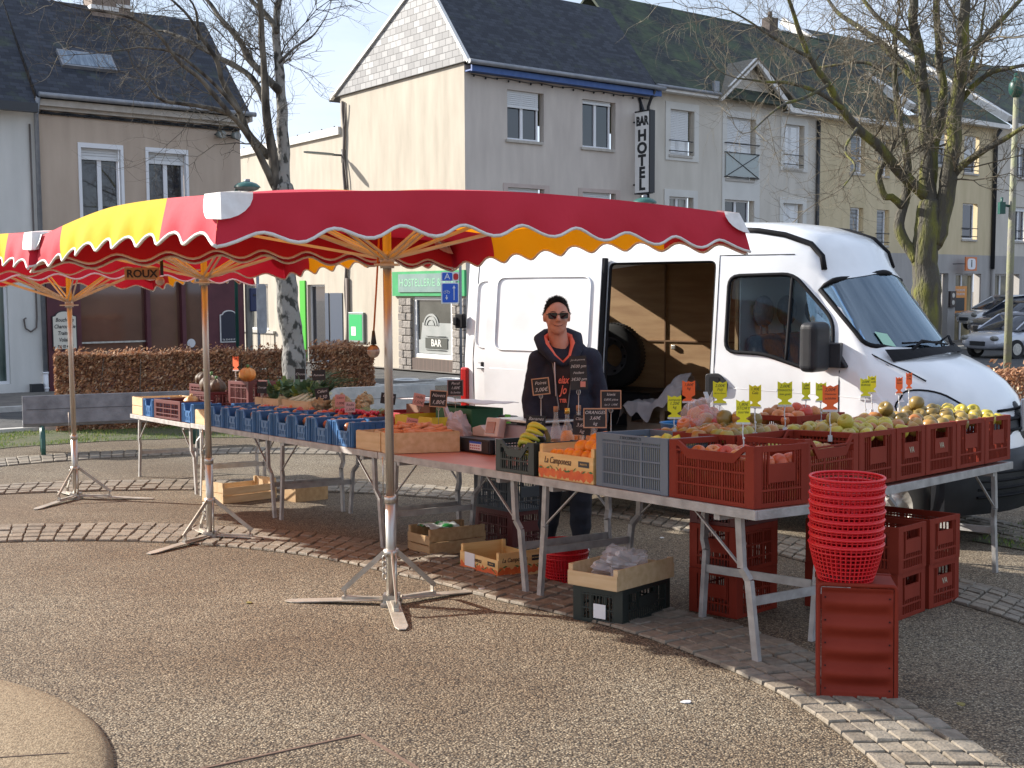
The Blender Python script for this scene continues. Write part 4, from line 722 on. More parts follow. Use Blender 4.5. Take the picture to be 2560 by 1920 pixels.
def lamp_head(par, c, s=1.0):
    m = Mb(); m.M = Matrix.Translation(c) @ Matrix.Scale(s, 4); m.lathe([(.01, .12), (.10, .115), (.2, .08), (.26, .03), (.27, 0)], 20); h = m.build('lamp_head', mat('lamp_green', (.02, .10, .085), (.03, .12, .1), rough=.35, ns=4), par)
    m = Mb(); m.M = Matrix.Translation(c) @ Matrix.Scale(s, 4); m.lathe([(.26, 0), (.22, -.04), (.12, -.075), (.01, -.085)], 20); m.build('lens', mat('lamp_lens', (.45, .45, .42), (.25, .25, .24), rough=.12, ns=8), h)
    m = Mb(); m.M = Matrix.Translation(c) @ Matrix.Scale(s, 4); m.tube([(0, 0, .10), (0, 0, .17)], .06, 10); m.build('cap', zinc, par)
for (x, y, zt, lb, s) in ((-5.40, 24.0, 3.68, 'green street lamp with domed head rising behind the yellow awning panel', 1.0), (3.62, 31.8, 3.90, 'green street lamp with domed head before the foot of the BAR HOTEL sign', 1.25)):
    t = E('street_lamp', lb, 'street lamp', T4(x, y, gz(x, y))); H_ = zt-gz(x, y)
    lamp_head(t, (0, 0, H_), s)
    m = Mb(); m.tube([(-.3, .1, 0), (-.3, .1, .7)], .07, 10); m.tube([(-.3, .1, .7), (-.3, .1, H_-.35), (-.28, .09, H_-.12), (-.2, .06, H_+.03), (0, 0, H_+.13)], .035, 8); m.build('pole', greenm, t)
t = E('wall_lamp', 'flat modern street light on an arm at the back corner of the cream gable', 'street lamp', T4(-5.2, 33.1, 5.5))
hp = HW @ V((-.05, 7.05, 6.12)); hd = V((-.93, -.36, .02)); 
t.matrix_basis = Matrix.Translation(hp); PM[t.name] = t.matrix_basis.copy()
m = Mb(); m.tube([(0, 0, 0), hd*.35], .035, 7); m.tube([(0, 0, -.25), (0, 0, .2)], .05, 7); m.build('arm', darkp, t)
m = Mb(); a = hd; b = V((0.36, -.93, 0)); pl = [(.3, -.05), (.5, -.11), (.9, -.13), (1.2, -.09), (1.32, 0), (1.2, .09), (.9, .13), (.5, .11), (.3, .05)]
for k, z in ((0, .03), (1, -.03)): pass
n_ = len(pl); vs = [a*p[0]+b*p[1]+V((0, 0, .04+.02*p[0])) for p in pl]+[a*p[0]+b*p[1]+V((0, 0, -.03+.03*p[0])) for p in pl]; m.add(vs, [tuple(range(n_)), tuple(reversed(range(n_, 2*n_)))]+[(i, n_+i, n_+(i+1) % n_, (i+1) % n_) for i in range(n_)]); m.build('lamp_head', mat('grey_green_paint', (.20, .22, .20), rough=.4), t)
t = E('lamp_post', 'tall lichen-covered concrete lamp post at the right edge before the pale house', 'post', T4(10.7, 25, gz(10.7, 25)))
m = Mb(); m.tube([(0, 0, 0), (0, 0, 3.2), (.02, 0, 6.3)], [.085, .075, .055], 14); m.build('post', mat('lichen_concrete', (.24, .23, .20), (.27, .28, .17), rough=.9, ns=3, bump=.8, bs=20, ramp=(.42, .6)), t)
m = Mb(); m.ell((.02, 0, 6.5), (.16, .16, .22), 12, 8); m.tube([(.02, 0, 6.3), (.02, 0, 6.8)], .06, 8); m.build('lamp_head', greenm, t); m = Mb(); m.tube([(0, 0, 4.0), (-.22, 0, 4.05), (-.22, 0, 4.2)], .03, 6); m.b2(-.28, -.16, -.06, .06, 3.85, 4.1); m.build('bracket', greenm, t)
blues = mat('sign_blue', (.012, .10, .55), rough=.35)
t = E('cycle_sign', 'blue sign with white bicycle and arrows on a post by the bar window', 'sign', T4(-1.48, 29.9, gz(-1.48, 29.9)) @ Matrix.Rotation(R(6), 4, 'Z'))
m = Mb(); m.tube([(.17, .03, 0), (.17, .03, 3.1)], .035, 8); m.build('post', zinc, t)
zc = 2.36
def rr(w_, h, r_, n=5):
    o = []
    for (cx_, cz_, a0) in ((w_/2-r_, h/2-r_, 0), (-w_/2+r_, h/2-r_, 90), (-w_/2+r_, -h/2+r_, 180), (w_/2-r_, -h/2+r_, 270)):
        o += [(cx_+r_*math.cos(R(a0+90*k/n)), cz_+r_*math.sin(R(a0+90*k/n))) for k in range(n+1)]
    return o
def plate(par, name, cx_, cz_, w_, h, y0, y1, mt, r_=.03):
    m = Mb(); m.prism([(p[0]+cx_, p[1]+cz_) for p in rr(w_, h, r_)], y0, y1, 'y'); return m.build(name, mt, par)
plate(t, 'sign_plate', -.1, zc, .46, .54, -.03, .0, pvc); pl_ = plate(t, 'sign_face', -.1, zc, .40, .48, -.036, -.03, blues)
m = Mb(); m.bar((.0, -.038, zc-.18), (.0, -.038, zc+.13), .02, .003, up=(0, 1, 0)); m.prism([(-.04, zc+.12), (.04, zc+.12), (0, zc+.2)], -.041, -.037, 'y')
m.bar((-.19, -.038, zc-.12), (-.19, -.038, zc-.05), .02, .003, up=(0, 1, 0)); m.prism([(-.225, zc-.11), (-.155, zc-.11), (-.19, zc-.18)], -.041, -.037, 'y')
for x in (-.235, -.145): m.tube([(x+.032*math.cos(a*.6), -.038, zc+.02+.032*math.sin(a*.6)) for a in range(11)], .005, 4, close=True)
m.tube([(-.235, -.039, zc+.02), (-.21, -.039, zc+.07), (-.16, -.039, zc+.065), (-.145, -.039, zc+.02)], .005, 4); m.build('symbol', pvc, pl_)
plate(t, 'sign_plate', -.1, zc+.42, .46, .24, -.03, 0, pvc); p2_ = plate(t, 'sign_face', -.17, zc+.42, .26, .2, -.036, -.03, blues); text('A', .22, pvc, p2_, PM[t.name] @ Matrix.Translation((-.17, -.038, zc+.42)) @ FONT_Z); plate(t, 'sign_face', .05, zc+.42, .13, .17, -.036, -.03, mat('sign_red', (.55, .03, .03)), r_=.06)
t = E('traffic_sign', 'grey back of a round traffic sign on a thin post before the cream wing', 'sign', T4(-4.86, 22.3, gz(-4.86, 22.3)))
m = Mb(); m.tube([(0, 0, 0), (0, 0, 2.7)], .03, 8); m.build('post', zinc, t); m = Mb(); m.prism([(p[0]*.5, p[1]) for p in rr(.5, .95, .1)], -.02, .01, 'y'); o = m.build('sign_plate', mat('sign_back', (.35, .36, .38), (.25, .26, .28), rough=.5, ns=6), t); o.matrix_basis = Matrix.Translation((.06, 0, 2.0)) @ Matrix.Rotation(R(60), 4, 'Z')
t = E('letter_box', 'dark blue box mounted at the corner of the maroon shopfront', 'box', BW @ Matrix.Translation((5.25, -.12, 1.35)))
m = Mb(); m.b2(-.15, .15, -.12, .12, -.3, .3); m.build('box_case', mat('navy_box', (.02, .03, .09), rough=.4), t, bev=.02); m = Mb(); m.b2(-.08, .08, -.14, -.12, .1, .14); m.build('slot', darkp, t)
t = E('corner_post', 'weathered grey wooden post at the right edge of the maroon shopfront', 'post', BW @ Matrix.Translation((5.1, -.1, -1)))
m = Mb(); m.b2(-.07, .07, -.07, .07, 0, 3.5); m.build('post', mat('grey_wood', (.16, .15, .13), (.24, .22, .19), rough=.9, ns=5, stretch=(5, 5, .6)), t, bev=.01)
# ================================================================ PARKED CARS
def parked_car(label, x, y, rz, col, dark=False, zoff=0):
    t = E('parked_car', label, 'car', gm(x, y, rz, zoff)); W_ = .86
    pb = mat('car_paint_'+col[0], col[1], rough=.25, metal=.3, coat=1)
    def sec(xx, zb, zt, w_, k=8):
        return [(xx, -w_, zb), (xx, -w_, zb+(zt-zb)*.55), (xx, -w_*.96, zt-.06), (xx, -w_*.8, zt), (xx, w_*.8, zt), (xx, w_*.96, zt-.06), (xx, w_, zb+(zt-zb)*.55), (xx, w_, zb)]
    S_ = [(-2.1, .35, .75, .72), (-2.05, .25, .92, .82), (-1.7, .22, .98, .87), (0, .2, .96, .88), (1.2, .22, .92, .87), (1.9, .25, .80, .82), (2.1, .32, .62, .7)]
    vs = []; [vs.extend(sec(*s)) for s in S_]; n = 8
    fs = [(i*n+k, i*n+(k+1) % n, (i+1)*n+(k+1) % n, (i+1)*n+k) for i in range(len(S_)-1) for k in range(n)]+[tuple(reversed(range(n))), tuple(range((len(S_)-1)*n, len(S_)*n))]
    m = Mb(); m.s = True; m.add(vs, fs); m.build('body', pb, t, sub=2)
    C_ = [(-1.95, .9, .93, .78), (-1.35, .9, 1.38, .66), (-.3, .9, 1.46, .64), (.45, .9, 1.38, .66), (1.25, .88, .93, .76)]
    vs = []
    for (xx, zb, zt, w_) in C_: vs += [(xx, -.82, zb), (xx, -w_, zt), (xx, w_, zt), (xx, .82, zb)]
    m = Mb(); m.s = True; m.add(vs, [(i*4+k, i*4+k+1, (i+1)*4+k+1, (i+1)*4+k) for i in range(4) for k in range(3)]+[(3, 2, 1, 0), (16, 17, 18, 19)]); m.build('greenhouse', glass, t)
    m = Mb(); m.b2(-1.3, .4, -.60, .60, 1.385, 1.47)
    for sgn in (-1, 1): m.tube([(-1.9, sgn*.8, .93), (-1.33, sgn*.66, 1.39), (-.3, sgn*.65, 1.46), (.45, sgn*.67, 1.39), (1.25, sgn*.78, .93)], .03, 6); m.tube([(-.25, sgn*.82, .93), (-.3, sgn*.65, 1.45)], .03, 6)
    m.build('roof', pb, t, bev=.03)
    for sx_ in (-1.3, 1.3):
        for sy_ in (-.8, .8):
            m = Mb(); m.tube([(sx_, sy_-.09, .31), (sx_, sy_+.09, .31)], .31, 20); wl = m.build('wheel', mat('tyre_rubber', (.02, .02, .02), rough=.85), t); m = Mb(); m.tube([(sx_, sy_-.1, .31), (sx_, sy_+.1, .31)], .19, 16); m.build('rim', steel, wl)
    for sy_ in (-.6, .6):
        m = Mb(); m.ell((2.0, sy_, .66), (.1, .17, .09), 10, 6); m.build('headlight', glassc, t); m = Mb(); m.ell((-2.06, sy_, .75), (.06, .16, .1), 10, 6); m.build('tail_light', mat('red_lens', (.4, .01, .01), rough=.2), t)
        m = Mb(); m.ell((.95, sy_*1.58, .98), (.1, .08, .07), 8, 6); m.build('mirror', pb, t)
    m = Mb(); m.b2(2.08, 2.12, -.3, .3, .42, .56); m.build('grille', darkp, t)
    return t
parked_car('silver white car parked nearest at the right edge behind the brown hedge', 17.0, 38.5, R(205), ('silver', (.50, .52, .58)), zoff=0)
parked_car('dark car parked behind the silver one at the right edge', 19.2, 43.5, R(200), ('black', (.03, .035, .05)), zoff=.35)
parked_car('white car parked farther back before the right-hand shop window', 20.6, 48.0, R(190), ('white', (.6, .6, .6)), zoff=.55)
# ================================================================ VAN  (local: x forward, y away from the camera, z up)
VX, VY = 1.71, 9.7; VZ = gz(VX, VY)
VW = Matrix.Translation((VX, VY, VZ)) @ Matrix.Rotation(R(-36.9), 4, 'Z')
van = E('delivery_van', 'white high-roof delivery van parked behind the stall with its side door open', 'van', VW)
vwhite = mat('van_white_paint', (.80, .81, .82), (.66, .66, .66), ramp=(.45, .8), detail=10, rough=.28, ns=2.2, coat=.6)
vdark = mat('van_dark_plastic', (.012, .013, .016), (.020, .021, .025), spec=.35, rough=.5, ns=8, bump=.2, bs=200)
rubber = mat('tyre_rubber', (.02, .02, .02), rough=.85); seal = mat('black_seal', (.010, .010, .012), rough=.75, spec=.2)
ply = mat('plywood_lining', (.30, .17, .075), (.40, .25, .12), rough=.65, ns=2.2, stretch=(1, 1, 6), detail=8, bump=.15, bs=30)
vglass = bpy.data.materials.new('van_glass'); vglass.use_nodes = True
_n = vglass.node_tree.nodes; _l = vglass.node_tree.links; _n.remove(_n['Principled BSDF'])
_t = _n.new('ShaderNodeBsdfTransparent'); _t.inputs[0].default_value = (.82, .87, .88, 1); _g = _n.new('ShaderNodeBsdfGlossy'); _g.inputs['Roughness'].default_value = .02
_f = _n.new('ShaderNodeFresnel'); _f.inputs[0].default_value = 1.3; _m = _n.new('ShaderNodeMixShader'); _l.new(_f.outputs[0], _m.inputs[0]); _l.new(_t.outputs[0], _m.inputs[1]); _l.new(_g.outputs[0], _m.inputs[2]); _l.new(_m.outputs[0], _n['Material Output'].inputs[0])
wsglass = vglass.copy(); [setattr(n.inputs[0], 'default_value', (.72, .87, 1, 1)) for n in wsglass.node_tree.nodes if n.type == 'BSDF_GLOSSY' or n.type == 'BSDF_ANISOTROPIC']; wsglass.name = 'windscreen_glass'; [setattr(n.inputs[0], 'default_value', 2.6) for n in wsglass.node_tree.nodes if n.type == 'FRESNEL']; [setattr(n.inputs[0], 'default_value', (.78, .86, .88, 1)) for n in wsglass.node_tree.nodes if n.type == 'BSDF_TRANSPARENT']
# stations: x, z top, half width low, half width at the top, corner radius, bulge k, z bottom
ST = [(-2.76, 2.30, .90, .78, .16, -.00, .45), (-2.74, 2.46, .95, .84, .15, 0, .38), (-2.66, 2.52, .975, .86, .17, 0, .34), (-1.8, 2.57, .985, .865, .20, 0, .32), (-.9, 2.59, .985, .865, .22, 0, .32), (0, 2.58, .985, .86, .22, 0, .32), (.30, 2.565, .98, .85, .24, .02, .32), (.55, 2.53, .975, .83, .26, .06, .32), (.80, 2.45, .97, .80, .26, .12, .32), (.94, 2.33, .965, .80, .20, .18, .32), (1.0, 2.20, .965, .81, .12, .22, .32),
      (1.10, 2.08, .967, .825, .10, .24, .32), (1.30, 1.83, .972, .865, .10, .27, .32), (1.50, 1.57, .978, .91, .10, .30, .32), (1.58, 1.475, .98, .90, .14, .31, .32), (1.75, 1.42, .98, .86, .22, .33, .32), (1.95, 1.34, .975, .80, .28, .36, .32), (2.10, 1.24, .965, .74, .30, .38, .33), (2.20, 1.13, .95, .70, .28, .40, .34), (2.27, .98, .935, .70, .22, .42, .36), (2.31, .82, .92, .72, .14, .43, .38), (2.33, .70, .90, .72, .08, .43, .40)]
def vring(S_, off=0.):
    x, zt, w0, w1, rc, k, zb = S_; w0 -= off; w1 -= off; zt -= off; zb += off; P = []
    belt = min(1.35, zt-rc-.03); 
    side = [(w0*.965, zb), (w0*.99, zb+.12), (w0, zb+.35 if zb+.35 < belt else (zb+belt)/2), (w0, belt)]
    zs = zt-rc; 
    for f in (.33, .66, 1): side.append((w0+(w1-w0)*((belt+(zs-belt)*f-belt)/max(.01, zt-belt)), belt+(zs-belt)*f))
    wt = side[-1][0]
    for a in (22.5, 45, 67.5, 90): side.append((wt-rc+rc*math.cos(R(a)), zs+rc*math.sin(R(a))))
    top = side[-1][0]; crown = .03 if zt > 2 else .015
    prof = side+[(top*f, zt+crown*(1-f*f)) for f in (.75, .5, .25, 0)]
    full = prof+[(-y, z) for y, z in reversed(prof[:-1])]
    return [V((x-k*(abs(y)/.97)**2.2, .985-y, z)) for y, z in full]   # y=0 is the near (right) side
def vshell(off=0., sts=None, close=True, x0=None):
    sts = sts or ST; m = Mb(); m.s = True; vs = []; n = None
    for s in sts:
        r_ = vring(s, off); n = len(r_); vs += [tuple(v) for v in r_]
    fs = [(i*n+k, (i+1)*n+k, (i+1)*n+k+1, i*n+k+1) for i in range(len(sts)-1) for k in range(n-1)]+[(i*n+n-1, (i+1)*n+n-1, (i+1)*n, i*n) for i in range(len(sts)-1)]
    fs += [tuple(range(n)), tuple(reversed(range((len(sts)-1)*n, len(sts)*n)))]
    m.add(vs, fs); return m
def interp(sts, step=.12):   # resample stations with catmull-rom for a smooth body
    out = []
    for i in range(len(sts)-1):
        p0 = sts[max(i-1, 0)]; p1 = sts[i]; p2 = sts[i+1]; p3 = sts[min(i+2, len(sts)-1)]; n = max(1, int((p2[0]-p1[0])/step))
        for j in range(n):
            u = j/n; out.append(tuple(b+(c-b)*(u*u*(3-2*u)*.0+u) for b, c in zip(p1, p2)))
    return out+[sts[-1]]
ST = [(s[0]-.085*smooth01((s[0]-1.5)/.7),)+s[1:] for s in ST]; STI = interp(ST)
def booleans(body, cutters, op='DIFFERENCE'):
    for c in cutters:
        q = body.modifiers.new('c', 'BOOLEAN'); q.operation = op; q.object = c; q.solver = 'EXACT'
    me = evalmesh(body); body.modifiers.clear(); old = body.data; body.data = me
    me.set_sharp_from_angle(angle=R(28))
    return body
def cutter(poly, a0, a1, ax): m = Mb(); m.prism(poly, a0, a1, ax); return m.build('cut', pvc)
def smoothpoly(P, r_, n=4):
    o = []; L = len(P)
    for i in range(L):
        a, b, c = V(P[i-1]), V(P[i]), V(P[(i+1) % L]); rr_ = min(r_, (a-b).length*.45, (c-b).length*.45); p = b+(a-b).normalized()*rr_; q = b+(c-b).normalized()*rr_
        for k in range(n+1): t_ = k/n; w_ = p*(1-t_)**2+b*2*t_*(1-t_)+q*t_*t_; o.append((w_.x, w_.y))
    return o
DW = [(.075, 1.50), (.075, 2.13), (.62, 2.14), (.97, 1.77), (1.0, 1.42), (.80, 1.375), (.42, 1.49)]   # door window outline
DWp = smoothpoly(DW, .09)
def inset(P, d):
    o = []; L = len(P); ar = sum(P[i][0]*P[(i+1) % L][1]-P[(i+1) % L][0]*P[i][1] for i in range(L)); sg = 1 if ar > 0 else -1
    for i in range(L):
        a, b, c = V(P[i-1]), V(P[i]), V(P[(i+1) % L]); u = (b-a).normalized(); v_ = (c-b).normalized(); n = V((-u.y-v_.y, u.x+v_.x)); n = n.normalized() if n.length > 1e-6 else V((0, 0)); o.append((b.x+n.x*d*sg, b.y+n.y*d*sg))
    return o
body = vshell(0, STI).build('body', vwhite, van)
body.parent = None; body.matrix_basis = Matrix()
inner = vshell(.045, [s for s in STI if -2.70 < s[0] < 2.0]).build('cut', vwhite)
CO = smoothpoly([(-1.11, .66), (-1.11, 2.26), (-.05, 2.26), (-.05, .66)], .06)
WSy = smoothpoly([(.085, 1.575), (.15, 2.085), (.985, 2.16), (1.82, 2.085), (1.885, 1.575), (.985, 1.515)], .07)   # windscreen outline in y,z
cws = cutter(WSy, .62, 1.9, 'x')
wheelcuts = []
for wx in (1.45, -1.62):
    m = Mb(); m.tube([(wx, -.2, .36), (wx, .22, .36)], .39, 28); wheelcuts.append(m.build('cut', pvc)); m = Mb(); m.tube([(wx, 1.75, .36), (wx, 2.2, .36)], .39, 28); wheelcuts.append(m.build('cut', pvc))
cuts = [inner, cutter(CO, -.2, .5, 'y'), cutter(DWp, -.2, .55, 'y'), cutter(DWp, 1.42, 2.2, 'y'), cws]+wheelcuts
m = Mb(); m.b2(-3, -2.6, .985, 1.80, 2.0, 2.37); cuts.append(m.build('cut', pvc))   # unseen high slot in the rear, shaped to throw the sun strip inside
booleans(body, cuts)
fin(body, van)
# glazing: thin shell cut to the same outlines
def glazing(outline, a0, a1, ax, name, off0=.012, off1=.02, mt=vglass):
    o = vshell(off0, [s for s in STI if s[0] > -.4 and s[0] < 2.2]).build(name, mt, None); i_ = vshell(off1, [s for s in STI if s[0] > -.5 and s[0] < 2.15]).build('cut', mt)
    booleans(o, [i_]); c = cutter(outline, a0, a1, ax); booleans(o, [c], 'INTERSECT')
    o.data.materials.clear(); o.data.materials.append(mt)
    for x in (i_, c): bpy.data.objects.remove(x)
    return fin(o, van)
gdoor = glazing(DWp, -.2, .55, 'y', 'side_window'); gdoor2 = glazing(DWp, 1.42, 2.2, 'y', 'side_window'); gws = glazing(WSy, .62, 1.9, 'x', 'windscreen', mt=wsglass)
for x in cuts: bpy.data.objects.remove(x)
from mathutils.bvhtree import BVHTree
_sh = vshell(0, STI); BVH = BVHTree.FromPolygons([V(v) for v in _sh.v], _sh.f)
def surfy(x, z):   # near-side surface y at (x,z)
    h = BVH.ray_cast(V((x, -1, z)), V((0, 1, 0))); return h[0].y if h[0] and h[0].y < .6 else .0
def ring_at(y, z):
    h = BVH.ray_cast(V((4, y, z)), V((-1, 0, 0))); return h[0].x if h[0] else 1.5
frontx = ring_at
def line(m, P, r=.006, off=-.004, n=5, close=False):
    Q = []; PP = P+([P[0]] if close else [])
    for a, b in zip(PP, PP[1:]):
        k = max(1, int(math.dist(a, b)/.08))
        for j in range(k): x = a[0]+(b[0]-a[0])*j/k; z = a[1]+(b[1]-a[1])*j/k; Q.append((x, surfy(x, z)+off, z))
    if not close: Q.append((PP[-1][0], surfy(*PP[-1])+off, PP[-1][1]))
    m.tube(Q, r, n, close=close)
m = Mb(); line(m, DWp, .018, .0, close=True); m.build('window_seal', seal, van)
m = Mb(); line(m, [(.615, 2.13), (.61, 1.42)], .014, .002); m.build('window_divider', seal, van)
m = Mb(); m.tube([(ring_at(y, z)+.004, y, z) for y, z in WSy], .02, 6, close=True); m.build('windscreen_seal', seal, van)
m = Mb(); line(m, [(-.02, .5), (-.02, 2.30), (.62, 2.297)], .005, .001); line(m, [(1.06, 1.38), (1.06, .5)], .005, .001); line(m, [(-2.55, 1.32), (-2.3, 1.31), (-1.9, 1.30)], .004, .002); line(m, [(-2.6, .5), (-2.62, 1.4), (-2.60, 2.3)], .005, .001); m.build('door_gap', seal, van)
m = Mb(); line(m, [(.12, 1.20), (.5, 1.19), (1.0, 1.18), (1.45, 1.16)], .012, .009); m.build('body_crease', vwhite, van)
# bonnet shut line and black roof rails
m = Mb(); m.tube([(1.27, .10, 1.515), (1.42, .115, 1.44), (1.55, .145, 1.385), (1.68, .19, 1.31)], .006, 5); m.build('bonnet_gap', seal, van)
for sgn in (0, 1):
    m = Mb(); P = []
    for s in STI:
        if .05 < s[0] < 1.02:
            r_ = vring(s); q = r_[8] if not sgn else r_[-11]; P.append(q+V((0, (-.004 if not sgn else .004), .006)))
    m.tube(P, .024, 7); m.build('roof_trim', seal, van)
# sliding door, pushed back along the side; stands proud of the body
sd = None
m = Mb()
def dpt(u, v): 
    x = -2.42+1.28*u; z = .60+1.70*v; y = surfy(max(-2.3, min(-1.2, x)), z)-.075; return V((x, y, z))
m.grid(lambda u, v: dpt(u, v), 24, 24); 
def edge(m, P, t_=.055):
    for a, b in zip(P, P[1:]): m.add([a, b, b+V((0, t_, 0)), a+V((0, t_, 0))], [(0, 1, 2, 3), (3, 2, 1, 0)])
edge(m, [dpt(1, v/12) for v in range(13)]); edge(m, [dpt(0, v/12) for v in range(13)]); edge(m, [dpt(u/8, 1) for u in range(9)]); edge(m, [dpt(u/8, 0) for u in range(9)])
slide = m.build('sliding_door', vwhite, van)
m = Mb(); m.tube([dpt(1, v/12)+V((.012, .035, 0)) for v in range(13)], .028, 6); m.build('door_seal', seal, slide)
def panel_recess(par, u0, u1, v0, v1, f):
    P = smoothpoly([(u0, v0), (u0, v1), (u1, v1), (u1, v0)], .09, 5); m = Mb(); Q = [f(a, b) for a, b in P]
    m.tube([q+V((0, -.002, 0)) for q in Q], .011, 5, close=True); m.build('pressed_panel', vwhite, par)
def f1(a, b): y = surfy(max(-2.3, min(-1.2, a)), b)-.075; return V((a, y, b))
panel_recess(slide, -2.30, -1.24, 1.46, 2.14, f1)
def f2(a, b): return V((a, surfy(a, b), b))
panel_recess(van, -2.60, -2.30, 1.47, 2.11, f2)
m = Mb(); line(m, [(-2.55, 1.275), (-1.2, 1.275)], .012, -.02); m.build('door_rail', mat('grey_rail', (.35, .36, .38), rough=.4, metal=.5), van)
m = Mb(); m.tube([f1(-2.35, 1.28)+V((0,.005,0)), f1(-1.2, 1.27)+V((0,.005,0))], .008, 5); m.build('body_crease', vwhite, slide)
# frame of the cargo opening
m = Mb(); line(m, CO, .02, .02, close=True); m.build('opening_seal', seal, van)
# rear hinge, rear light, door stop
m = Mb(); m.box((-2.78, .02, 1.72), (.10, .06, .14)); m.box((-2.82, .0, 1.72), (.05, .05, .08)); m.build('hinge', seal, van, bev=.01)
m = Mb(); m.box((-2.72, .03, 1.05), (.09, .09, .44)); m.build('tail_light', mat('red_lens', (.45, .01, .02), rough=.15), van, bev=.02)
m = Mb(); m.box((-2.5, .005, 1.30), (.035, .02, .06)); m.build('door_stop', seal, van, bev=.008)
# handle, mirror, indicator
m = Mb(); m.prism(smoothpoly([(-.09, 1.13), (-.09, 1.31), (.03, 1.32), (.115, 1.24), (.10, 1.15)], .03), -.022, .01, 'y'); dh = m.build('door_handle', vdark, van, bev=.005); m = Mb(); m.prism(smoothpoly([(-.05, 1.16), (-.05, 1.29), (.04, 1.29), (.04, 1.16)], .02), -.026, -.02, 'y'); m.build('handle_cup', seal, dh)
m = Mb(); m.box((.95, -.215, 1.57), (.15, .26, .385), rz=R(-8)); mir = m.build('door_mirror', vdark, van, bev=.05)
mir.modifiers['b'].segments = 5
m = Mb(); m.box((1.0, -.02, 1.50), (.17, .17, .19), rz=R(14)); m.prism(smoothpoly([(.86, 1.40), (.98, 1.62), (1.14, 1.40)], .03), -.03, .05, 'y'); a_ = m.build('mirror_arm', vdark, mir, bev=.03)
m = Mb(); m.box((.883, -.21, 1.57), (.006, .17, .32), rz=R(-8)); m.build('mirror_glass', mat('mirror_glass', (.6, .62, .65), rough=.02, metal=1), mir, bev=.002)
m = Mb(); m.box((1.0, 2.12, 1.57), (.13, .2, .36)); m.bar((1.0, 2.04, 1.5), (1.0, 1.93, 1.5), .1, .08); m.build('door_mirror', vdark, van, bev=.04)
m = Mb(); m.box((1.28, surfy(1.28, 1.17)-.004, 1.17), (.09, .015, .035)); m.build('side_repeater', mat('clear_lens', (.5, .5, .52), rough=.15), van, bev=.006)
# headlights, grille, bumper, badge, number plate
hl = mat('headlight_lens', (.50, .53, .56), (.22, .24, .27), rough=.05, ns=5, coat=1, spec=.9)
def skin(par, name, P, off, mt, n=10, **k):   # patch on the nose: outline in (y,z), pushed forward by off
    ys = [p[0] for p in P]; zs = [p[1] for p in P]; cy_, cz_ = sum(ys)/len(P), sum(zs)/len(P); m = Mb(); vs = []; 
    for j in range(n+1):
        f = 1-j/n
        for (y, z) in P: yy = cy_+(y-cy_)*f; zz = cz_+(z-cz_)*f; vs.append((frontx(yy, zz)+off*(1 if j else .2), yy, zz))
    L = len(P); m.s = True; m.add(vs, [(j*L+i, j*L+(i+1) % L, (j+1)*L+(i+1) % L, (j+1)*L+i) for j in range(n) for i in range(L)]); return m.build(name, mt, par, **k)
for sgn in (0, 1):
    Y = (lambda y: y) if not sgn else (lambda y: 1.97-y)
    P = smoothpoly([(Y(.03), .93), (Y(.02), 1.12), (Y(.07), 1.25), (Y(.19), 1.24), (Y(.31), 1.12), (Y(.38), .98), (Y(.24), .92)], .06)
    h_ = skin(van, 'headlight', P, .012, hl)
    m = Mb(); q = (frontx(Y(.20), 1.07)-.0, Y(.20), 1.07); m.ell((q[0]+.0, q[1], q[2]), (.03, .08, .08), 14, 8); m.build('bulb_reflector', mat('chrome', (.6, .62, .64), rough=.1, metal=1), h_)
    m = Mb(); m.tube([(frontx(y, z)+.012, y, z) for y, z in P], .008, 5, close=True); m.build('lens_seal', seal, h_)
gr = skin(van, 'grille', smoothpoly([(.44, .86), (.42, 1.06), (.985, 1.12), (1.55, 1.06), (1.53, .86), (.985, .82)], .04), .006, vdark)
m = Mb(); [m.tube([(frontx(y, z)+.018, y, z) for y in frange(.6, 1.37, 8)], .012, 5) for z in (.92, 1.0, 1.07)]; m.build('grille_bar', seal, gr)
chrome = mat('chrome'); 
m = Mb(); D = [(0, .115), (-.085, 0), (0, -.115), (.085, 0)]; bx = 2.235
pl = [(bx, .985+a, 1.02+b) for a, b in D]; m.b2(bx-.03, bx-.002, .87, 1.10, .89, 1.15); b_ = m.build('badge_plate', mat('badge_grey', (.45, .47, .5), rough=.3, metal=.6), van, bev=.01)
m = Mb(); [m.bar(pl[i], pl[(i+1) % 4], .035, .03) for i in range(4)]; m.build('badge', chrome, b_)
BP = [(-.30+.0, 0)]
m = Mb(); vs = []; nn = 24; prof = [(.0, .78), (.05, .74), (.065, .62), (.06, .50), (.04, .38), (0, .30)]
def bpath(i):
    a = i/nn; y = -.02+2.01*a; x = 2.25-.43*(abs(y-.985)/.97)**2.2; return x, y
vs = []
for i in range(nn+1):
    x, y = bpath(i); nx = 1; ny = (y-.985)*.35; L = math.hypot(nx, ny)
    for d, z in prof: vs.append((x+nx/L*d, y+ny/L*d, z))
k_ = len(prof); m.s = True; m.add(vs, [(i*k_+j, (i+1)*k_+j, (i+1)*k_+j+1, i*k_+j+1) for i in range(nn) for j in range(k_-1)])
for (yy) in (-.02, ): 
    m.add([(1.9, -.02, .78), (1.9, -.02, .30), (1.80, -.02, .30), (1.80, -.02, .78), (1.95, -.02, .55)], [(0, 1, 2, 3)])
bp = m.build('front_bumper', vdark, van)
for z in (.44, .50, .56, .62): m = Mb(); m.tube([(bpath(i)[0]+.066, bpath(i)[1], z) for i in range(3, nn-2)], .010, 5); m.build('bumper_rib', seal, bp)
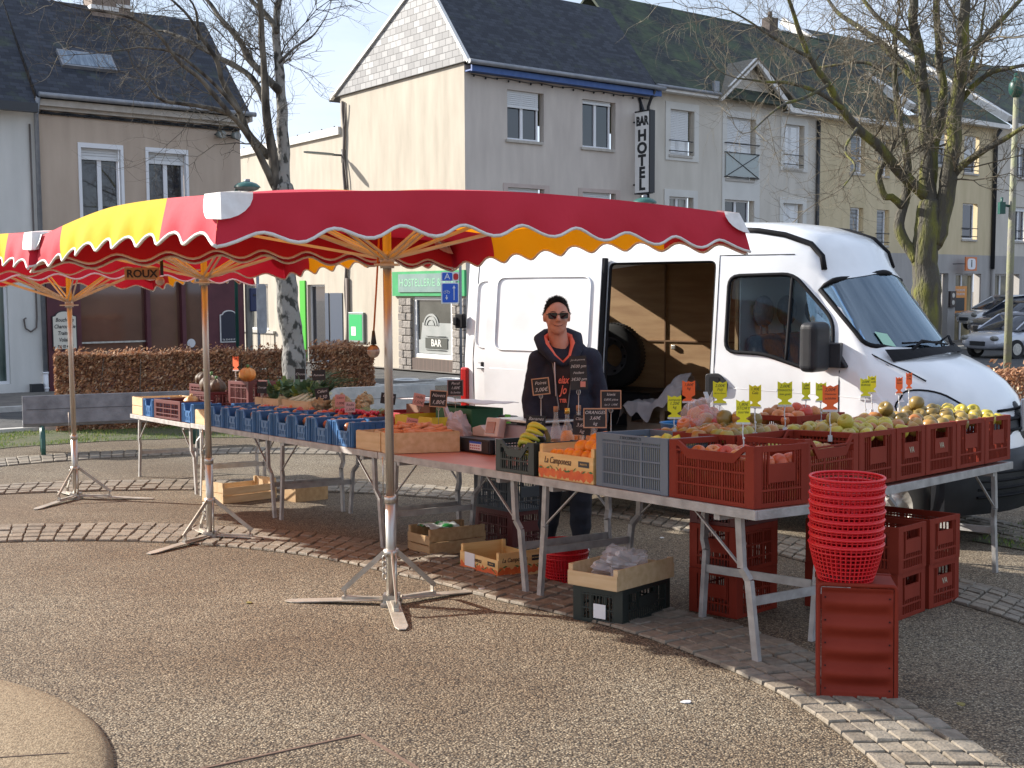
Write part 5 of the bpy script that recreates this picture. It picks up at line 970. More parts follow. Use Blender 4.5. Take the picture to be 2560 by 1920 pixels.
m = Mb(); m.b2(2.33, 2.345, .73, 1.25, .585, .70); npl = m.build('number_plate', pvc, van, bev=.003); m = Mb(); m.b2(2.346, 2.348, .73, .77, .585, .70); m.b2(2.346, 2.348, 1.21, 1.25, .585, .70); m.build('plate_band', blues, npl)
NP = VW @ Matrix.Translation((2.35, .99, .642)) @ Matrix.Rotation(R(90), 4, 'Z') @ FONT_Z
text('BH-932-RC', .10, seal, npl, NP, bold=.003, sx=.78)
# wipers
def wsx(y, z): return ring_at(y, z)+.03
for (a, b, c) in (((.42, 1.53), (.62, 1.60), (1.05, 1.555)), ((1.18, 1.53), (1.35, 1.61), (1.68, 1.60))):
    m = Mb(); m.tube([(wsx(*a)+.02, *a), (wsx(*b)+.03, *b), (wsx(*c)+.03, *c)], [.014, .012, .008], 6); m.tube([(wsx(b[0]-.25, b[1]-.015)+.02, b[0]-.25, b[1]-.012), (wsx(b[0]+.35, b[1]-.02)+.02, b[0]+.35, b[1]-.02)], .008, 5); m.build('wiper', seal, van)
m = Mb(); m.add([(wsx(.16+1.65*i/20, 1.5)-.005+d, .16+1.65*i/20, z-(.05*(abs(i-10)/10)**2 if d else 0)) for i in range(21) for d, z in ((0, 1.545), (.07, 1.50))], [(2*i, 2*i+1, 2*i+3, 2*i+2) for i in range(20)]); m.build('scuttle', seal, van)
m = Mb(); m.add([(wsx(.24+a, 1.68+b)-.024, .24+a, 1.68+b) for a, b in ((0, 0), (.1, -.02), (.1, -.12), (0, -.10))], [(0, 1, 2, 3)]); m.build('windscreen_sticker', mat('green_sticker', (.35, .6, .45), rough=.4), van)
# wheels
for wx in (1.45, -1.62):
    for wy in (.14, 1.83):
        m = Mb(); m.M = Matrix.Translation((wx, wy, .345)) @ Matrix.Rotation(R(90), 4, 'X'); m.lathe([(.20, -.10), (.32, -.10), (.345, -.07), (.345, .07), (.32, .10), (.20, .10)], 32); wl = m.build('wheel', rubber, van)
        m = Mb(); m.M = Matrix.Translation((wx, wy, .345)) @ Matrix.Rotation(R(90), 4, 'X'); m.lathe([(.0, .06), (.08, .07), (.09, .03), (.18, .05), (.21, .10), (.21, -.10), (0, -.10)], 24); m.build('rim', steel, wl)
# interior: cargo box, bulkhead, seats, dashboard
def ibox(name, x0, x1, y0, y1, z0, z1, mt, **k): m = Mb(); m.b2(x0, x1, y0, y1, z0, z1); return m.build(name, mt, van, **k)
ibox('side_lining', -2.66, .10, 1.83, 1.845, .66, 2.34, ply); ibox('bulkhead', .10, .13, .14, 1.83, .55, 2.32, ply); ibox('cargo_floor', -2.68, .10, .06, 1.9, .60, .655, mat('dark_floor', (.05, .045, .04), rough=.8))
ibox('roof_lining', -2.6, .10, .15, 1.83, 2.38, 2.40, mat('dark_headliner', (.06, .055, .05), rough=.9)); ibox('near_lining', -2.60, -1.16, .08, .095, .66, 1.6, ply)
ibox('wheel_arch_box', -1.95, -1.25, 1.45, 1.86, .655, .95, mat('dark_floor')); ibox('lining_rail', -2.6, .10, 1.815, 1.83, 1.48, 1.495, mat('ply_dark', (.20, .11, .05), rough=.7)); ibox('lining_rail', -1.52, -1.505, 1.815, 1.83, .66, 2.3, mat('ply_dark'))
ibox('tie_down_ring', -1.43, -1.38, 1.80, 1.83, 1.40, 1.45, steel, bev=.01)
ibox('cab_brightener', .132, .14, .16, 1.81, .58, 2.28, mat('cab_brightener_pale', (.75, .76, .74), rough=.8)); ibox('cab_floor', .14, 1.5, .08, 1.9, .50, .56, vdark)  # pale sheet added over the bulkhead to brighten the dark cab
seatm = mat('dark_seat_cloth', (.12, .14, .18), (.17, .19, .23), rough=.9, ns=30)
for sy0 in (.20, .68, 1.30):
    m = Mb(); m.box((.30, sy0+.20, 1.28), (.16, .44, .72), ry=R(-10)); bk = m.build('seat_back', seatm, van, bev=.05); m = Mb(); m.box((.52, sy0+.20, .90), (.48, .44, .16)); m.build('seat_cushion', seatm, van, bev=.04)
    m = Mb(); m.ell((.24, sy0+.20, 1.83), (.07, .155, .135), 14, 10); [m.tube([(.25, sy0+.2+k, 1.6), (.24, sy0+.2+k, 1.75)], .01, 5) for k in (-.06, .06)]; m.build('headrest', seatm, bk)
m = Mb(); m.prism(smoothpoly([(1.0, .7), (1.0, 1.32), (1.15, 1.44), (1.42, 1.44), (1.5, .7)], .05), .12, 1.85, 'y'); m.build('dashboard', vdark, van)
m = Mb(); m.M = Matrix.Translation((.93, 1.42, 1.36)) @ Matrix.Rotation(R(-62), 4, 'Y'); m.tube([(.19*math.cos(k*.314), .19*math.sin(k*.314), 0) for k in range(20)], .016, 6, close=True); m.bar((-.19, 0, 0), (.19, 0, 0), .04, .02); m.tube([(0, 0, 0), (0, 0, -.25)], .03, 8); m.build('steering_wheel', vdark, van)
# things in the cargo space
def VV(x, y, z, rz=0): return VW @ Matrix.Translation((x, y, z)) @ Matrix.Rotation(rz, 4, 'Z')
t = E('spare_wheel', 'spare wheel standing inside the van behind the man', 'wheel', VV(-1.95, 1.50, 1.335, R(8)))
# wheel on its edge, facing the door opening, resting on the added sun-blocking box
m = Mb(); m.M = Matrix.Rotation(R(90), 4, 'X'); m.lathe([(.20, -.10), (.31, -.105), (.335, -.07), (.335, .07), (.31, .105), (.20, .10)], 40)
for k in range(60): a = k*math.pi/30; m.box((.337*math.cos(a), .337*math.sin(a), .0), (.014, .02, .13), rz=a)
m.build('tyre', rubber, t)
m = Mb(); m.M = Matrix.Rotation(R(90), 4, 'X'); m.lathe([(.12, .02), (.125, .05), (.17, .06), (.205, .10), (.21, -.10), (.12, -.10)], 32); m.build('rim', mat('dark_rim', (.10, .10, .11), (.16, .16, .17), rough=.5, metal=.5, ns=8), t)
m = Mb(); [m.box((.165*math.cos(k*.628), -.058, .165*math.sin(k*.628)), (.03, .01, .03)) for k in range(10)]; m.build('rim_hole', seal, t)
t = E('sun_block_box', 'black box added to block sun in the van, carrying the spare wheel', 'box', VV(-1.95, 1.50, .655)); m = Mb(); m.b2(-.5, .62, -.30, .28, 0, .33); m.build('box_body', mat('black_box', (.02, .02, .024), rough=.7), t, bev=.01); m = Mb(); m.b2(-.51, .63, -.31, .29, .33, .343); m.build('box_lid', vdark, t)  # added box that keeps sun off the lower lining; also holds the wheel
# ================================================================ MARKET UMBRELLAS
UROT = math.atan2(.577, .817)
def uz(x, y):   # canopy height above its centre reference, local coordinates
    ax, ay = abs(x)/1.5, abs(y)/1.5; e = max(ax, ay); s = min(ax, ay)/max(e, 1e-6)
    edge_ = 2.0-.065*s**1.6
    return .006*(x+1.5)-.017*(y+1.5)+2.12+(edge_-2.12)*e**1.3+.012*math.cos(s*math.pi*2)*e*(1-e)*4*.5
def umbrella(label, cx_, cy_, px, py, dz, first, xtra=0):
    M0 = T4(cx_, cy_, 0, UROT) @ Matrix.Diagonal((.972, .975, 1, 1)); t = E('market_umbrella', label, 'umbrella', T4(px, py, gz(px, py)), 'red and yellow market umbrellas over the tables')
    MU = Matrix.Translation((0, 0, dz)) @ M0
    N = 30
    def colr(x, y): return 1 if -.86 < y < .95 else 0
    # roof
    def pil(t_): return t_*(1-.012*(1-abs(t_)))
    ys = sorted(set(frange(-1.5, 1.5, N)+[-.86, .95])); xs_ = frange(-1.5, 1.5, N)
    for nm, mt, test in (('red_canopy', redf, 0), ('yellow_canopy', yelf, 1)):
        m = Mb(); vs = []; ix = {}; m.s = True
        for i, x in enumerate(xs_):
            for j, y in enumerate(ys): ix[i, j] = len(vs); vs.append((x, y, uz(x, y)))
        fs = [(ix[i, j], ix[i+1, j], ix[i+1, j+1], ix[i, j+1]) for i in range(len(xs_)-1) for j in range(len(ys)-1) if colr(0, (ys[j]+ys[j+1])/2) == test]
        m.add(vs, fs)
        # valances: four sides
        for side in range(4):
            K = 168; vs = []; fs = []; rg = random.Random(side+int(px*10))
            tt = sorted(set([round(-1.5+3*k/K, 4) for k in range(K+1)]+([-.86, .95] if side in (1, 3) else [])))
            for k, s in enumerate(tt):
                x, y = [(s, -1.5), (1.5, s), (-s, 1.5), (-1.5, -s)][side]
                z0 = uz(x, y); out = V([(0, -1), (1, 0), (0, 1), (-1, 0)][side]).to_3d(); tg_ = V([(1, 0), (0, 1), (-1, 0), (0, -1)][side]).to_3d(); ph = (s+1.5)/3*9
                zb = z0-.180-.025*math.cos(2*math.pi*ph)-.012*noise.noise((s*1.1, side, px)); wv = .018*noise.noise((s*3.1, side*7, px))
                for q in range(7):
                    f = q/6; bulge = .030*math.sin(f*math.pi*.5)+wv*f*f+.012*f*math.sin(ph*2*math.pi+1)*f; vs.append(V((x, y, z0+(zb-z0)*f))+out*bulge+tg_*bulge*smooth01((abs(s)-1.35)/.15)*math.copysign(1, s))
            for k in range(len(tt)-1):
                mid = (tt[k]+tt[k+1])/2; yy = [-1.5, mid, 1.5, -mid][side]
                c = colr(0, yy) if side in (1, 3) else 0
                if c == test: fs += [(k*7+q, (k+1)*7+q, (k+1)*7+q+1, k*7+q+1) for q in range(6)]
            m.add(vs, fs)
            if not test:
                m2 = Mb(); m2.tube([vs[k*7+6] for k in range(0, len(tt), 2)], .008, 6); m2.build('white_trim', whif, t, MU)
        m.build(nm, mt, t, MU)
    # white corner patches
    for sx_, sy_ in ((-1, -1), (1, -1), (1, 1), (-1, 1)):
        m = Mb(); cz0 = uz(sx_*1.5, sy_*1.5); vs = [(sx_*1.5, sy_*1.5, cz0+.010)]; 
        for k in range(13):   # runs down one valance, round the corner and down the other
            a = math.pi*k/12; r_ = .135; h = r_*math.sin(a)*.78; d = r_*math.cos(a)
            b = .03*math.sin(min(1, h/.2)*math.pi*.5)+.016
            p = (sx_*(1.5-max(0, d)+(b if d <= 0 else 0)*1+b*.6*(1-abs(d)/.145)), sy_*(1.5-max(0, -d)+(b if d >= 0 else 0)+b*.6*(1-abs(d)/.145)), uz(sx_*(1.5-max(0, d)), sy_*(1.5-max(0, -d)))-h+.004)
            vs.append(p)
        for k in range(9): a = math.pi/2*k/8; vs.append((sx_*(1.5-.125*math.sin(a)), sy_*(1.5-.125*math.cos(a)), uz(sx_*(1.5-.125*math.sin(a)), sy_*(1.5-.125*math.cos(a)))+.009))
        m.add(vs, [(0, k, k+1) for k in range(1, 13)]+[(0, k, k+1) for k in range(14, 22)]); m.build('corner_patch', whif, t, MU)
    # pole and frame
    g = gz(px, py); hub = V((px, py, 1.735+dz-xtra*.6)); topz = V((px, py, 2.07+dz)); I = Matrix()
    m = Mb(); m.tube([(px, py, g+.02), (px, py, g+.66)], .031, 16); m.tube([(px, py, g+.6), tuple(topz)], .0255, 16); m.tube([(px, py, g+.62), (px, py, g+.665)], .036, 16); m.tube([(px-.04, py-.02, g+.66), (px-.04, py-.02, g+.9)], .004, 5); m.build('pole', mat('brushed_pole', (.46, .44, .40), (.60, .58, .54), rough=.38, metal=.75, ns=6, stretch=(8, 8, .5)), t, I)
    m = Mb(); m.tube([hub-V((0, 0, .05)), hub+V((0, 0, .05))], .042, 12); m.box(hub-V((0, 0, .03)), (.14, .14, .012)); m.build('hub', orangemetal, t, I)
    tg = [M0 @ V((x, y, 0)) for x, y in ((-1.44, -1.44), (0, -1.46), (1.44, -1.44), (1.46, 0), (1.44, 1.44), (0, 1.46), (-1.44, 1.44), (-1.46, 0))]
    for k, p in enumerate(tg):
        l = M0.inverted() @ V((p.x, p.y, 0)); e = V((p.x, p.y, uz(l.x, l.y)+dz-.035)); q = topz.lerp(e, .58); l2 = M0.inverted() @ V((q.x, q.y, 0)); q.z = uz(l2.x, l2.y)+dz-.05
        m = Mb(); m.bar(topz, q, .018, .024); m.bar(q, e, .018, .024); sd_ = V((0, 0, 1)).cross(e-topz).normalized()*.02; m.bar(hub+sd_, q+sd_, .011, .016); m.bar(hub-sd_, q-sd_, .011, .016); m.box(q, (.05, .05, .05)); m.build('strut', orangemetal, t, I)
    return t
U1 = umbrella('nearest red and yellow market umbrella, its pole in front of the wooden carrot crate', -.803, 6.672, -.73, 6.85, 0, True)
U2 = umbrella('middle red and yellow market umbrella, its pole before the row of blue crates', -2.516, 9.02, -2.446, 9.27, -.03, False, .08)
U3 = umbrella('farthest red and yellow market umbrella, its pole in front of the dark stone bench', -4.57, 11.6, -4.5, 11.83, -.13, False, .25)
def tripod(par, px, py, angs, L, cz=.32):
    for a in angs:
        a = R(a); d = V((math.cos(a), math.sin(a), 0)); e = V((px, py, 0))+d*L; n = V((-d.y, d.x, 0)); m = Mb()
        p0 = V((px, py, gz(px, py)+.035))+d*.05; p1 = V((e.x, e.y, gz(e.x, e.y)+.008)); pts = []
        m.bar(p0, p1-d*.05, .075, .008); c = p1-d*.05; m.add([c+n*.0375+V((0, 0, .004)), c-n*.0375+V((0, 0, .004)), c-n*.02+d*.05+V((0, 0, .003)), c+n*.02+d*.05+V((0, 0, .003)), c+n*.0375-V((0, 0, .004)), c-n*.0375-V((0, 0, .004)), c-n*.02+d*.05-V((0, 0, .004)), c+n*.02+d*.05-V((0, 0, .004))], [(0, 1, 2, 3), (7, 6, 5, 4), (1, 5, 6, 2), (2, 6, 7, 3), (3, 7, 4, 0)])
        ft = m.build('foot_bar', footsteel, par, Matrix(), bev=.002)
        m = Mb(); q = p0.lerp(p1, .42); m.bar(q-d*.02, q-d*.02+V((0, 0, .06)), .03, .006, up=d); m.bar(p0+d*.02, q+V((0, 0, .012)), .03, .022)
        m.bar(V((px, py, gz(px, py)+cz))+d*.04, q+V((0, 0, .055)), .030, .010, up=n); m.build('brace', footsteel, par, Matrix())
    m = Mb(); z = gz(px, py)+cz; m.tube([(px, py, z-.02), (px, py, z+.02)], .045, 12); m.tube([(px+.03, py-.03, z), (px+.035, py-.05, .05+gz(px, py))], .007, 6); m.box((px, py, gz(px, py)+.04), (.10, .09, .05)); m.box((px, py-.02, gz(px, py)+.012), (.12, .12, .02))
    for k in range(4): m.tube([(px-.035+.012*math.cos(a*.7), py-.045, z-.03-.035*k+.022*math.sin(a*.7)) for a in range(9)], .004, 4, close=True)
    m.build('collar', steel, par, Matrix())
tripod(U1, -.73, 6.85, (172, 36, -79), .66); tripod(U2, -2.446, 9.27, (-112, -6, 118), .76); tripod(U3, -4.5, 11.83, (-96, -4, 124), .82)
t = E('hanging_bulb', 'round lamp bulb hanging on an orange cable beside the nearest umbrella pole', 'lamp', T4(-.80, 6.8, 1.86))
m = Mb(); m.tube([(.03, 0, 0), (.01, 0, -.3), (-.01, 0, -.56)], .006, 6); m.build('cable', mat('orange_cable', (.5, .14, .03), rough=.5), t); m = Mb(); m.tube([(-.01, 0, -.54), (-.01, 0, -.62)], [.008, .018], 8); m.build('socket', darkp, t)
m = Mb(); m.ell((-.012, 0, -.66), (.038, .038, .04), 16, 10); m.build('bulb', mat('bulb_glass', (.45, .38, .33), (.2, .1, .06), rough=.1, ns=14, metal=.3), t)
t = E('cardboard_tag', 'brown cardboard tag printed ROUX hanging under the middle umbrella', 'tag', T4(-2.60, 8.0, 1.70)); t.matrix_basis = PM[t.name] = T4(-2.60, 8.2, 1.68, R(5)); m = Mb(); m.b2(-.12, .12, 0, .004, -.04, .045); m.build('tag_card', mat('cardboard', (.40, .26, .14), (.46, .31, .18), rough=.8, ns=8), t); text('ROUX', .075, darkp, t, PM[t.name] @ Matrix.Translation((0, -.002, 0)) @ FONT_Z, bold=.002)
m = Mb(); m.tube([(.0, .002, .04), (0, .002, .2)], .003, 4); m.build('string', darkp, t)
t = E('hanging_bulb', 'white bulb in a black socket hanging beside the cardboard tag', 'lamp', T4(-2.46, 8.2, 1.64)); m = Mb(); m.tube([(0, 0, .14), (0, 0, .03)], .012, 8); m.build('socket', darkp, t); m = Mb(); m.ell((-.015, 0, -.01), .032, 14, 8); m.build('bulb', mat('milk_bulb', (.55, .42, .34), rough=.2), t)
# ================================================================ TABLES
c0 = V((1.16, 5.44)); TA = V((-.563, .826)); TB = V((.826, .563)); RA = V((.69, .724)); RB = V((-.724, .69))
def _fr(A, B, a, b, h, yaw):
    p = c0+A*a+B*b; ca, sa = math.cos(yaw), math.sin(yaw)
    # local x runs along -A for the row (left to right in view) so that y points away from the viewer
    X = (-A if A is TA else A); Y = B; x2 = X*ca+Y*sa
    e = .2; z0 = gz(*p)+.76; sx_ = (gz(*(p+x2*e))-gz(*(p-x2*e)))/(2*e); y2 = V((-x2.y, x2.x)); sy_ = (gz(*(p+y2*e))-gz(*(p-y2*e)))/(2*e)
    xa = V((x2.x, x2.y, sx_)).normalized(); ya = V((y2.x, y2.y, sy_)); za = xa.cross(ya).normalized(); ya = za.cross(xa)
    return axes((p.x, p.y, z0), xa, ya, za) @ Matrix.Translation((0, 0, h))
def TM(a, b, h=0, yaw=0): return _fr(TA, TB, a, b, h, yaw)
def RM(a, b, h=0, yaw=0): return _fr(RA, RB, a, b, h, yaw)
pinktop = mat('pink_laminate', (.46, .16, .11), (.54, .21, .15), rough=.42, ns=2.5, bump=.05, bs=60)
def table(label, M, L, W_=.95, legs=(1, 1), y0=0.0, ht=.76, foot=(0, 0)):
    t = E('trestle_table', label, 'table', M @ Matrix.Translation((0, 0, -ht)), 'aluminium market tables')
    m = Mb(); m.b2(.012, L-.012, .01, W_-.01, ht-.02, ht); m.build('tabletop', pinktop, t)
    m = Mb(); m.b2(0, L, -.004, .012, ht-.045, ht+.003); m.b2(0, L, W_-.012, W_+.004, ht-.045, ht+.003); m.b2(-.004, .012, .012, W_-.012, ht-.044, ht+.002); m.b2(L-.012, L+.004, .012, W_-.012, ht-.044, ht+.002); m.build('edge_frame', alu, t, bev=.002)
    for x in (.28, L-.28): m = Mb(); m.b2(x-.02, x+.02, .015, W_-.015, ht-.075, ht-.0205); m.build('cross_member', alu, t)
    for k, (x, s) in enumerate(((.17, 1), (L-.17, -1))):
        if not legs[k]: continue
        for y, sg in ((.06, 1), (W_-.14, -1)):
            m = Mb(); P = [V((x, y, ht-.02)), V((x-.02*s, y, ht-.30)), V((x-.05*s, y+(.018 if sg > 0 else -.036), .40)), V((x-.10*s, y+(.022 if sg > 0 else -.042), .0))]
            for a, b in zip(P, P[1:]): m.bar(a, b, .026, .040, up=(1, 0, 0))
            m.build('leg', alu, t)
            m = Mb(); m.bar((x-.02*s, y, ht-.30), (x+.34*s, y, ht-.03), .014, .008); m.build('brace', alu, t)
        m = Mb(); m.bar((x-.067*s, .10, .30), (x-.067*s, W_-.18, .30), .012, .045); m.build('crossbar', alu, t)
    return t
J = [0, 1.96, 3.85, 5.95, 8.05, 10.22]
nm_ = ['trestle table at the corner carrying the grey crate and the nearest red crate', 'trestle table with the pink bare top, bananas and black cash box', 'trestle table under the nearer blue crates and the carrot crate', 'trestle table under the farther blue crates', 'farthest trestle table with pale wooden crate at its left end']
for k in range(5):
    L = J[k+1]-J[k]-.01; table(nm_[k], TM(J[k+1]-.005, 0), L)
_rt = RM(.60, 0, -.008); table('right-hand trestle table carrying the long row of red apple crates', _rt, 2.62, W_=.95)
# ================================================================ CRATES
redp = mat('brick_red_plastic', (.20, .024, .012), (.25, .034, .018), spec=.15, rough=.6, ns=3, bump=.06, bs=60)
dredp = mat('dark_red_plastic', (.085, .010, .009), (.11, .014, .012), rough=.5, ns=3)
greyp = mat('blue_grey_plastic', (.10, .13, .17), (.13, .16, .20), rough=.5, ns=3)
dgreyp = mat('dark_grey_plastic', (.035, .045, .055), (.05, .06, .07), rough=.5, ns=3)
blackp = mat('black_green_plastic', (.008, .016, .014), (.014, .022, .02), rough=.45, ns=3)
bluepl = mat('blue_plastic', (.03, .12, .30), (.04, .15, .36), rough=.42, ns=4, bump=.05, bs=50)
woodl = mat('pale_poplar_wood', (.55, .38, .20), (.66, .49, .29), rough=.75, ns=3, stretch=(1, 8, 8), detail=8, bump=.15, bs=30)
woodd = mat('brown_poplar_wood', (.36, .22, .10), (.46, .31, .16), rough=.75, ns=3, stretch=(1, 8, 8), detail=8, bump=.15, bs=30)
def slat_crate(name, label, M, L, W_, H, mt, group=None, sp=.021, dip=0., rows=3, hand=True, mark=None, fill=.0):
    t = E(name, label, 'crate', M, group); p = .055; th = .014
    m = Mb()
    for x in (0, L):
        for y in (0, W_):
            sx_ = 1 if x == 0 else -1; sy_ = 1 if y == 0 else -1
            m.b2(x, x+sx_*p, y, y+sy_*th, 0, H); m.b2(x, x+sx_*th, y+sy_*th, y+sy_*p, 0, H)
    zs = [0]+[H*(k+1)/(rows+.35)*.93 for k in range(rows)]
    zd = H-dip
    for y, s in ((0, 1), (W_, -1)):
        m.b2(p, L-p, y, y+s*th, 0, .022)
        if dip:
            a = p+.01; b = a+.07; P = [(p, H-.03), (p, H), (a, H), (b, zd), (L-b, zd), (L-a, H), (L-p, H), (L-p, H-.03), (L-a-.005, H-.03), (L-b, zd-.05), (b, zd-.05), (a+.005, H-.03)]; m.prism(P, y, y+s*th, 'y')
        else: m.b2(p, L-p, y, y+s*th, H-.035, H)
        for z in zs[1:]: m.b2(p, L-p, y+s*.001, y+s*(th-.003), z-.005, z+.005)
        for x in (p, L*.36, L*.64, L-p): m.b2(x-.007, x+.007, y+s*.0015, y+s*(th-.002), .02, zd-.03)
    for x, s in ((0, 1), (L, -1)):
        m.b2(x, x+s*th, p, W_-p, 0, .022); m.b2(x, x+s*th, p, W_-p, H-.03, H)
        for z in zs[1:]: 
            if not hand or z < H*.45: m.b2(x+s*.001, x+s*(th-.003), p, W_-p, z-.005, z+.005)
    m.b2(.005, L-.005, .005, W_-.005, .004, .012); m.build('frame', mt, t, bev=.0015)
    m = Mb()
    for y, s in ((0, 1), (W_, -1)):
        n = int((L-2*p)/sp)
        for k in range(n): x = p+(k+.5)*(L-2*p)/n; m.b2(x-.0035, x+.0035, y+s*.003, y+s*.009, .02, zd-.03)
    for x, s in ((0, 1), (L, -1)):
        n = int((W_-2*p)/sp)
        for k in range(n):
            y = p+(k+.5)*(W_-2*p)/n; z1 = H-.03
            if hand and W_*.5-.085 < y < W_*.5+.085: z1 = H*.42
            m.b2(x+s*.003, x+s*.009, y-.0035, y+.0035, .02, z1)
    m.build('slats', mt, t)
    if hand:
        for x, s in ((0, 1), (L, -1)):
            m = Mb(); m.b2(x-s*.002, x+s*.010, W_/2-.085, W_/2+.085, H*.40, H*.70); m.b2(x-s*.002, x+s*.012, W_/2-.095, W_/2-.085, H*.38, H-.03); m.b2(x-s*.002, x+s*.012, W_/2+.085, W_/2+.095, H*.38, H-.03); hp_ = m.build('handle_panel', mt, t)
            if mark and x == mark[1]: text(mark[0], .05, mat('pale_mark', (.45, .42, .30), rough=.7), hp_, M @ axes((x-s*.003, W_/2, H*.55), (0, -s, 0), (0, 0, 1), (-s, 0, 0)))
    return t
# generic corner placement: world corner p (nearest corner), X direction angle
def gcorner(x, y, ang, h=0): return gm(x, y, ang, h)
ordn = ['first', 'second', 'third', 'fourth', 'fifth', 'sixth', 'seventh', 'eighth']
# front of the row (local x: right, y: away); crate origin = its front left corner
C1 = slat_crate('plastic_crate', 'big brick-red slatted crate of red apples at the table corner', TM(.635, .015, .004), .60, .385, .30, redp, dip=.04, sp=.0165)
CG = slat_crate('plastic_crate', 'blue-grey slatted crate of lemons and pears beside the orange box', TM(1.245, .015, .004), .60, .40, .30, greyp, rows=3, sp=.0145, hand=False)
text("Z SOCOFRUITS Z1", .022, mat('dark_mark', (.03, .04, .05)), CG, PM[CG.name] @ Matrix.Translation((.30, -.001, .283)) @ FONT_Z)
CB = slat_crate('plastic_crate', 'low black slatted crate holding green and yellow bananas on the pink table', TM(2.25, .0, .004), .42, .34, .20, blackp, rows=2, dip=.05, hand=False)
RW = [.46, 1.05, 1.50, 1.89, 2.33, 2.78, 3.22]
C2 = slat_crate('plastic_crate', 'brick-red crate of pale apples with a low front edge, next to the corner crate', RM(.475, .015, .012), .57, .40, .30, redp, dip=.06, hand=False)
hc = []
def endcrate(k, label, mark):
    # short end faces the viewer: crate long axis runs away from us
    w_ = RW[k+1]-RW[k]-.012; M = RM(RW[k+1]-.006, .015, .012, R(90))
    return slat_crate('plastic_crate', label, M, .58, w_, .30, redp, 'red apple crates standing end-on along the right table', rows=3, mark=(mark, 0) if mark else None)
for k in range(1, 6): endcrate(k, 'brick-red end-on apple crate, %s from the left in the right table row' % ordn[k-1], 'VA' if k in (2, 3) else None)
CR1 = slat_crate('plastic_crate', 'brick-red crate behind the grey crate holding the bagged apples', TM(1.235, .43, .004), .60, .40, .30, redp)
CR2 = slat_crate('plastic_crate', 'brick-red crate heaped with apples behind the crate with dipped front', RM(.475, .43, .012), .57, .40, .30, redp)
CR3 = slat_crate('plastic_crate', 'brick-red crate at the inner side of the right table, its empty handle side showing', RM(1.45, .62, .06), .60, .34, .30, redp)
# under the tables
def ang(p, q): return math.atan2(q[1]-p[1], q[0]-p[0])
def stackpos(cor, left, h): return gcorner(left[0], left[1], ang(left, cor), h)   # x axis from left corner to near corner
g_ = 'empty crates stacked under the tables'
for i in range(3): slat_crate('plastic_crate', ['bottom', 'middle', 'top'][i]+' crate of the dark red stack under the corner table, left of the bent leg', gcorner(1.262, 6.42, ang((1.03, 6.65), (1.262, 6.42))+R(90), .001+.262*i), .42, .33, .258 if i < 2 else .17, redp if i < 2 else dredp, g_)
def rst(p, q, h, lab): return slat_crate('plastic_crate', lab, gcorner(q[0], q[1], ang(p, q)+R(90), h), .58, math.dist(p, q), .262, redp, g_, mark=('VA', 0) if 'marked' in lab else None)
rst((2.15, 6.36), (2.395, 6.615), .001, 'lower crate of the left stack under the right table'); rst((2.15, 6.36), (2.395, 6.615), .265, 'upper crate of the left stack under the right table')
rst((2.43, 6.65), (2.70, 6.90), .001, 'lower crate, marked VA, of the right stack under the right table'); rst((2.43, 6.65), (2.70, 6.90), .265, 'upper crate of the right stack under the right table')
slat_crate('plastic_crate', 'dark red crate on the ground under the table, below the dark grey crate', stackpos((-.0, 8.80), (-.31, 9.2), .0), .50, .36, .27, dredp, g_); slat_crate('plastic_crate', 'dark grey crate on top of the dark red one under the table', stackpos((-.0, 8.80), (-.31, 9.2), .272), .50, .36, .27, dgreyp, g_)
bk_ = slat_crate('plastic_crate', 'black crate with white label on the ground under the shallow wooden tray', stackpos((.60, 6.25), (.34, 6.45), .0), .33, .52, .20, blackp, rows=2); 
m = Mb(); m.b2(.14, .22, -.004, -.001, .03, .11); m.build('paper_label', pvc, bk_)
# crate standing on end with its corrugated bottom toward us
t = E('upended_crate', 'brick-red crate standing upright with its wavy bottom facing us, under the red baskets', 'crate', gm(1.335, 4.955, ang((1.335, 4.955), (1.64, 4.89))))
m = Mb(); W2, H2 = .325, .505
def wav(u, v):
    x = .012+u*(W2-.024); z = .012+v*(H2-.024); e = min(u, 1-u, v, 1-v); f = smooth01(e/.07); k = 4.6
    s = (.5+.5*math.cos(v*math.pi*2*k+.25*math.cos((u-.5)*3)))**1.0
    return (x, -.002+.016*f-.026*s*f*smooth01(min(v, 1-v)/.06)*(.75+.25*math.cos((u-.5)*3)), z)
m.grid(lambda u, v: wav(v, u), 110, 24); m.build('bottom_panel', redp, t)
m = Mb(); P = smoothpoly([(0, 0), (0, H2), (W2, H2), (W2, 0)], .02, 4); m.tube([(x, 0.0, z) for x, z in P], .010, 6, close=True)
m.b2(.0, .008, .0, .27, .0, H2); m.b2(W2-.008, W2, .0, .27, 0, H2); m.b2(.008, W2-.008, .01, .27, 0, .008); m.b2(.008, W2-.008, .01, .27, H2-.008, H2); m.b2(-.004, W2+.004, .25, .27, -.0, .02); m.b2(-.004, W2+.004, .25, .27, H2-.02, H2+.004); m.build('crate_sides', redp, t)
for k in range(10): m = Mb(); m.box((.028 if k % 2 else W2-.028, -.004, .05+(k//2)*.1), (.006, .004, .006)); m.build('peg_hole', seal, t)
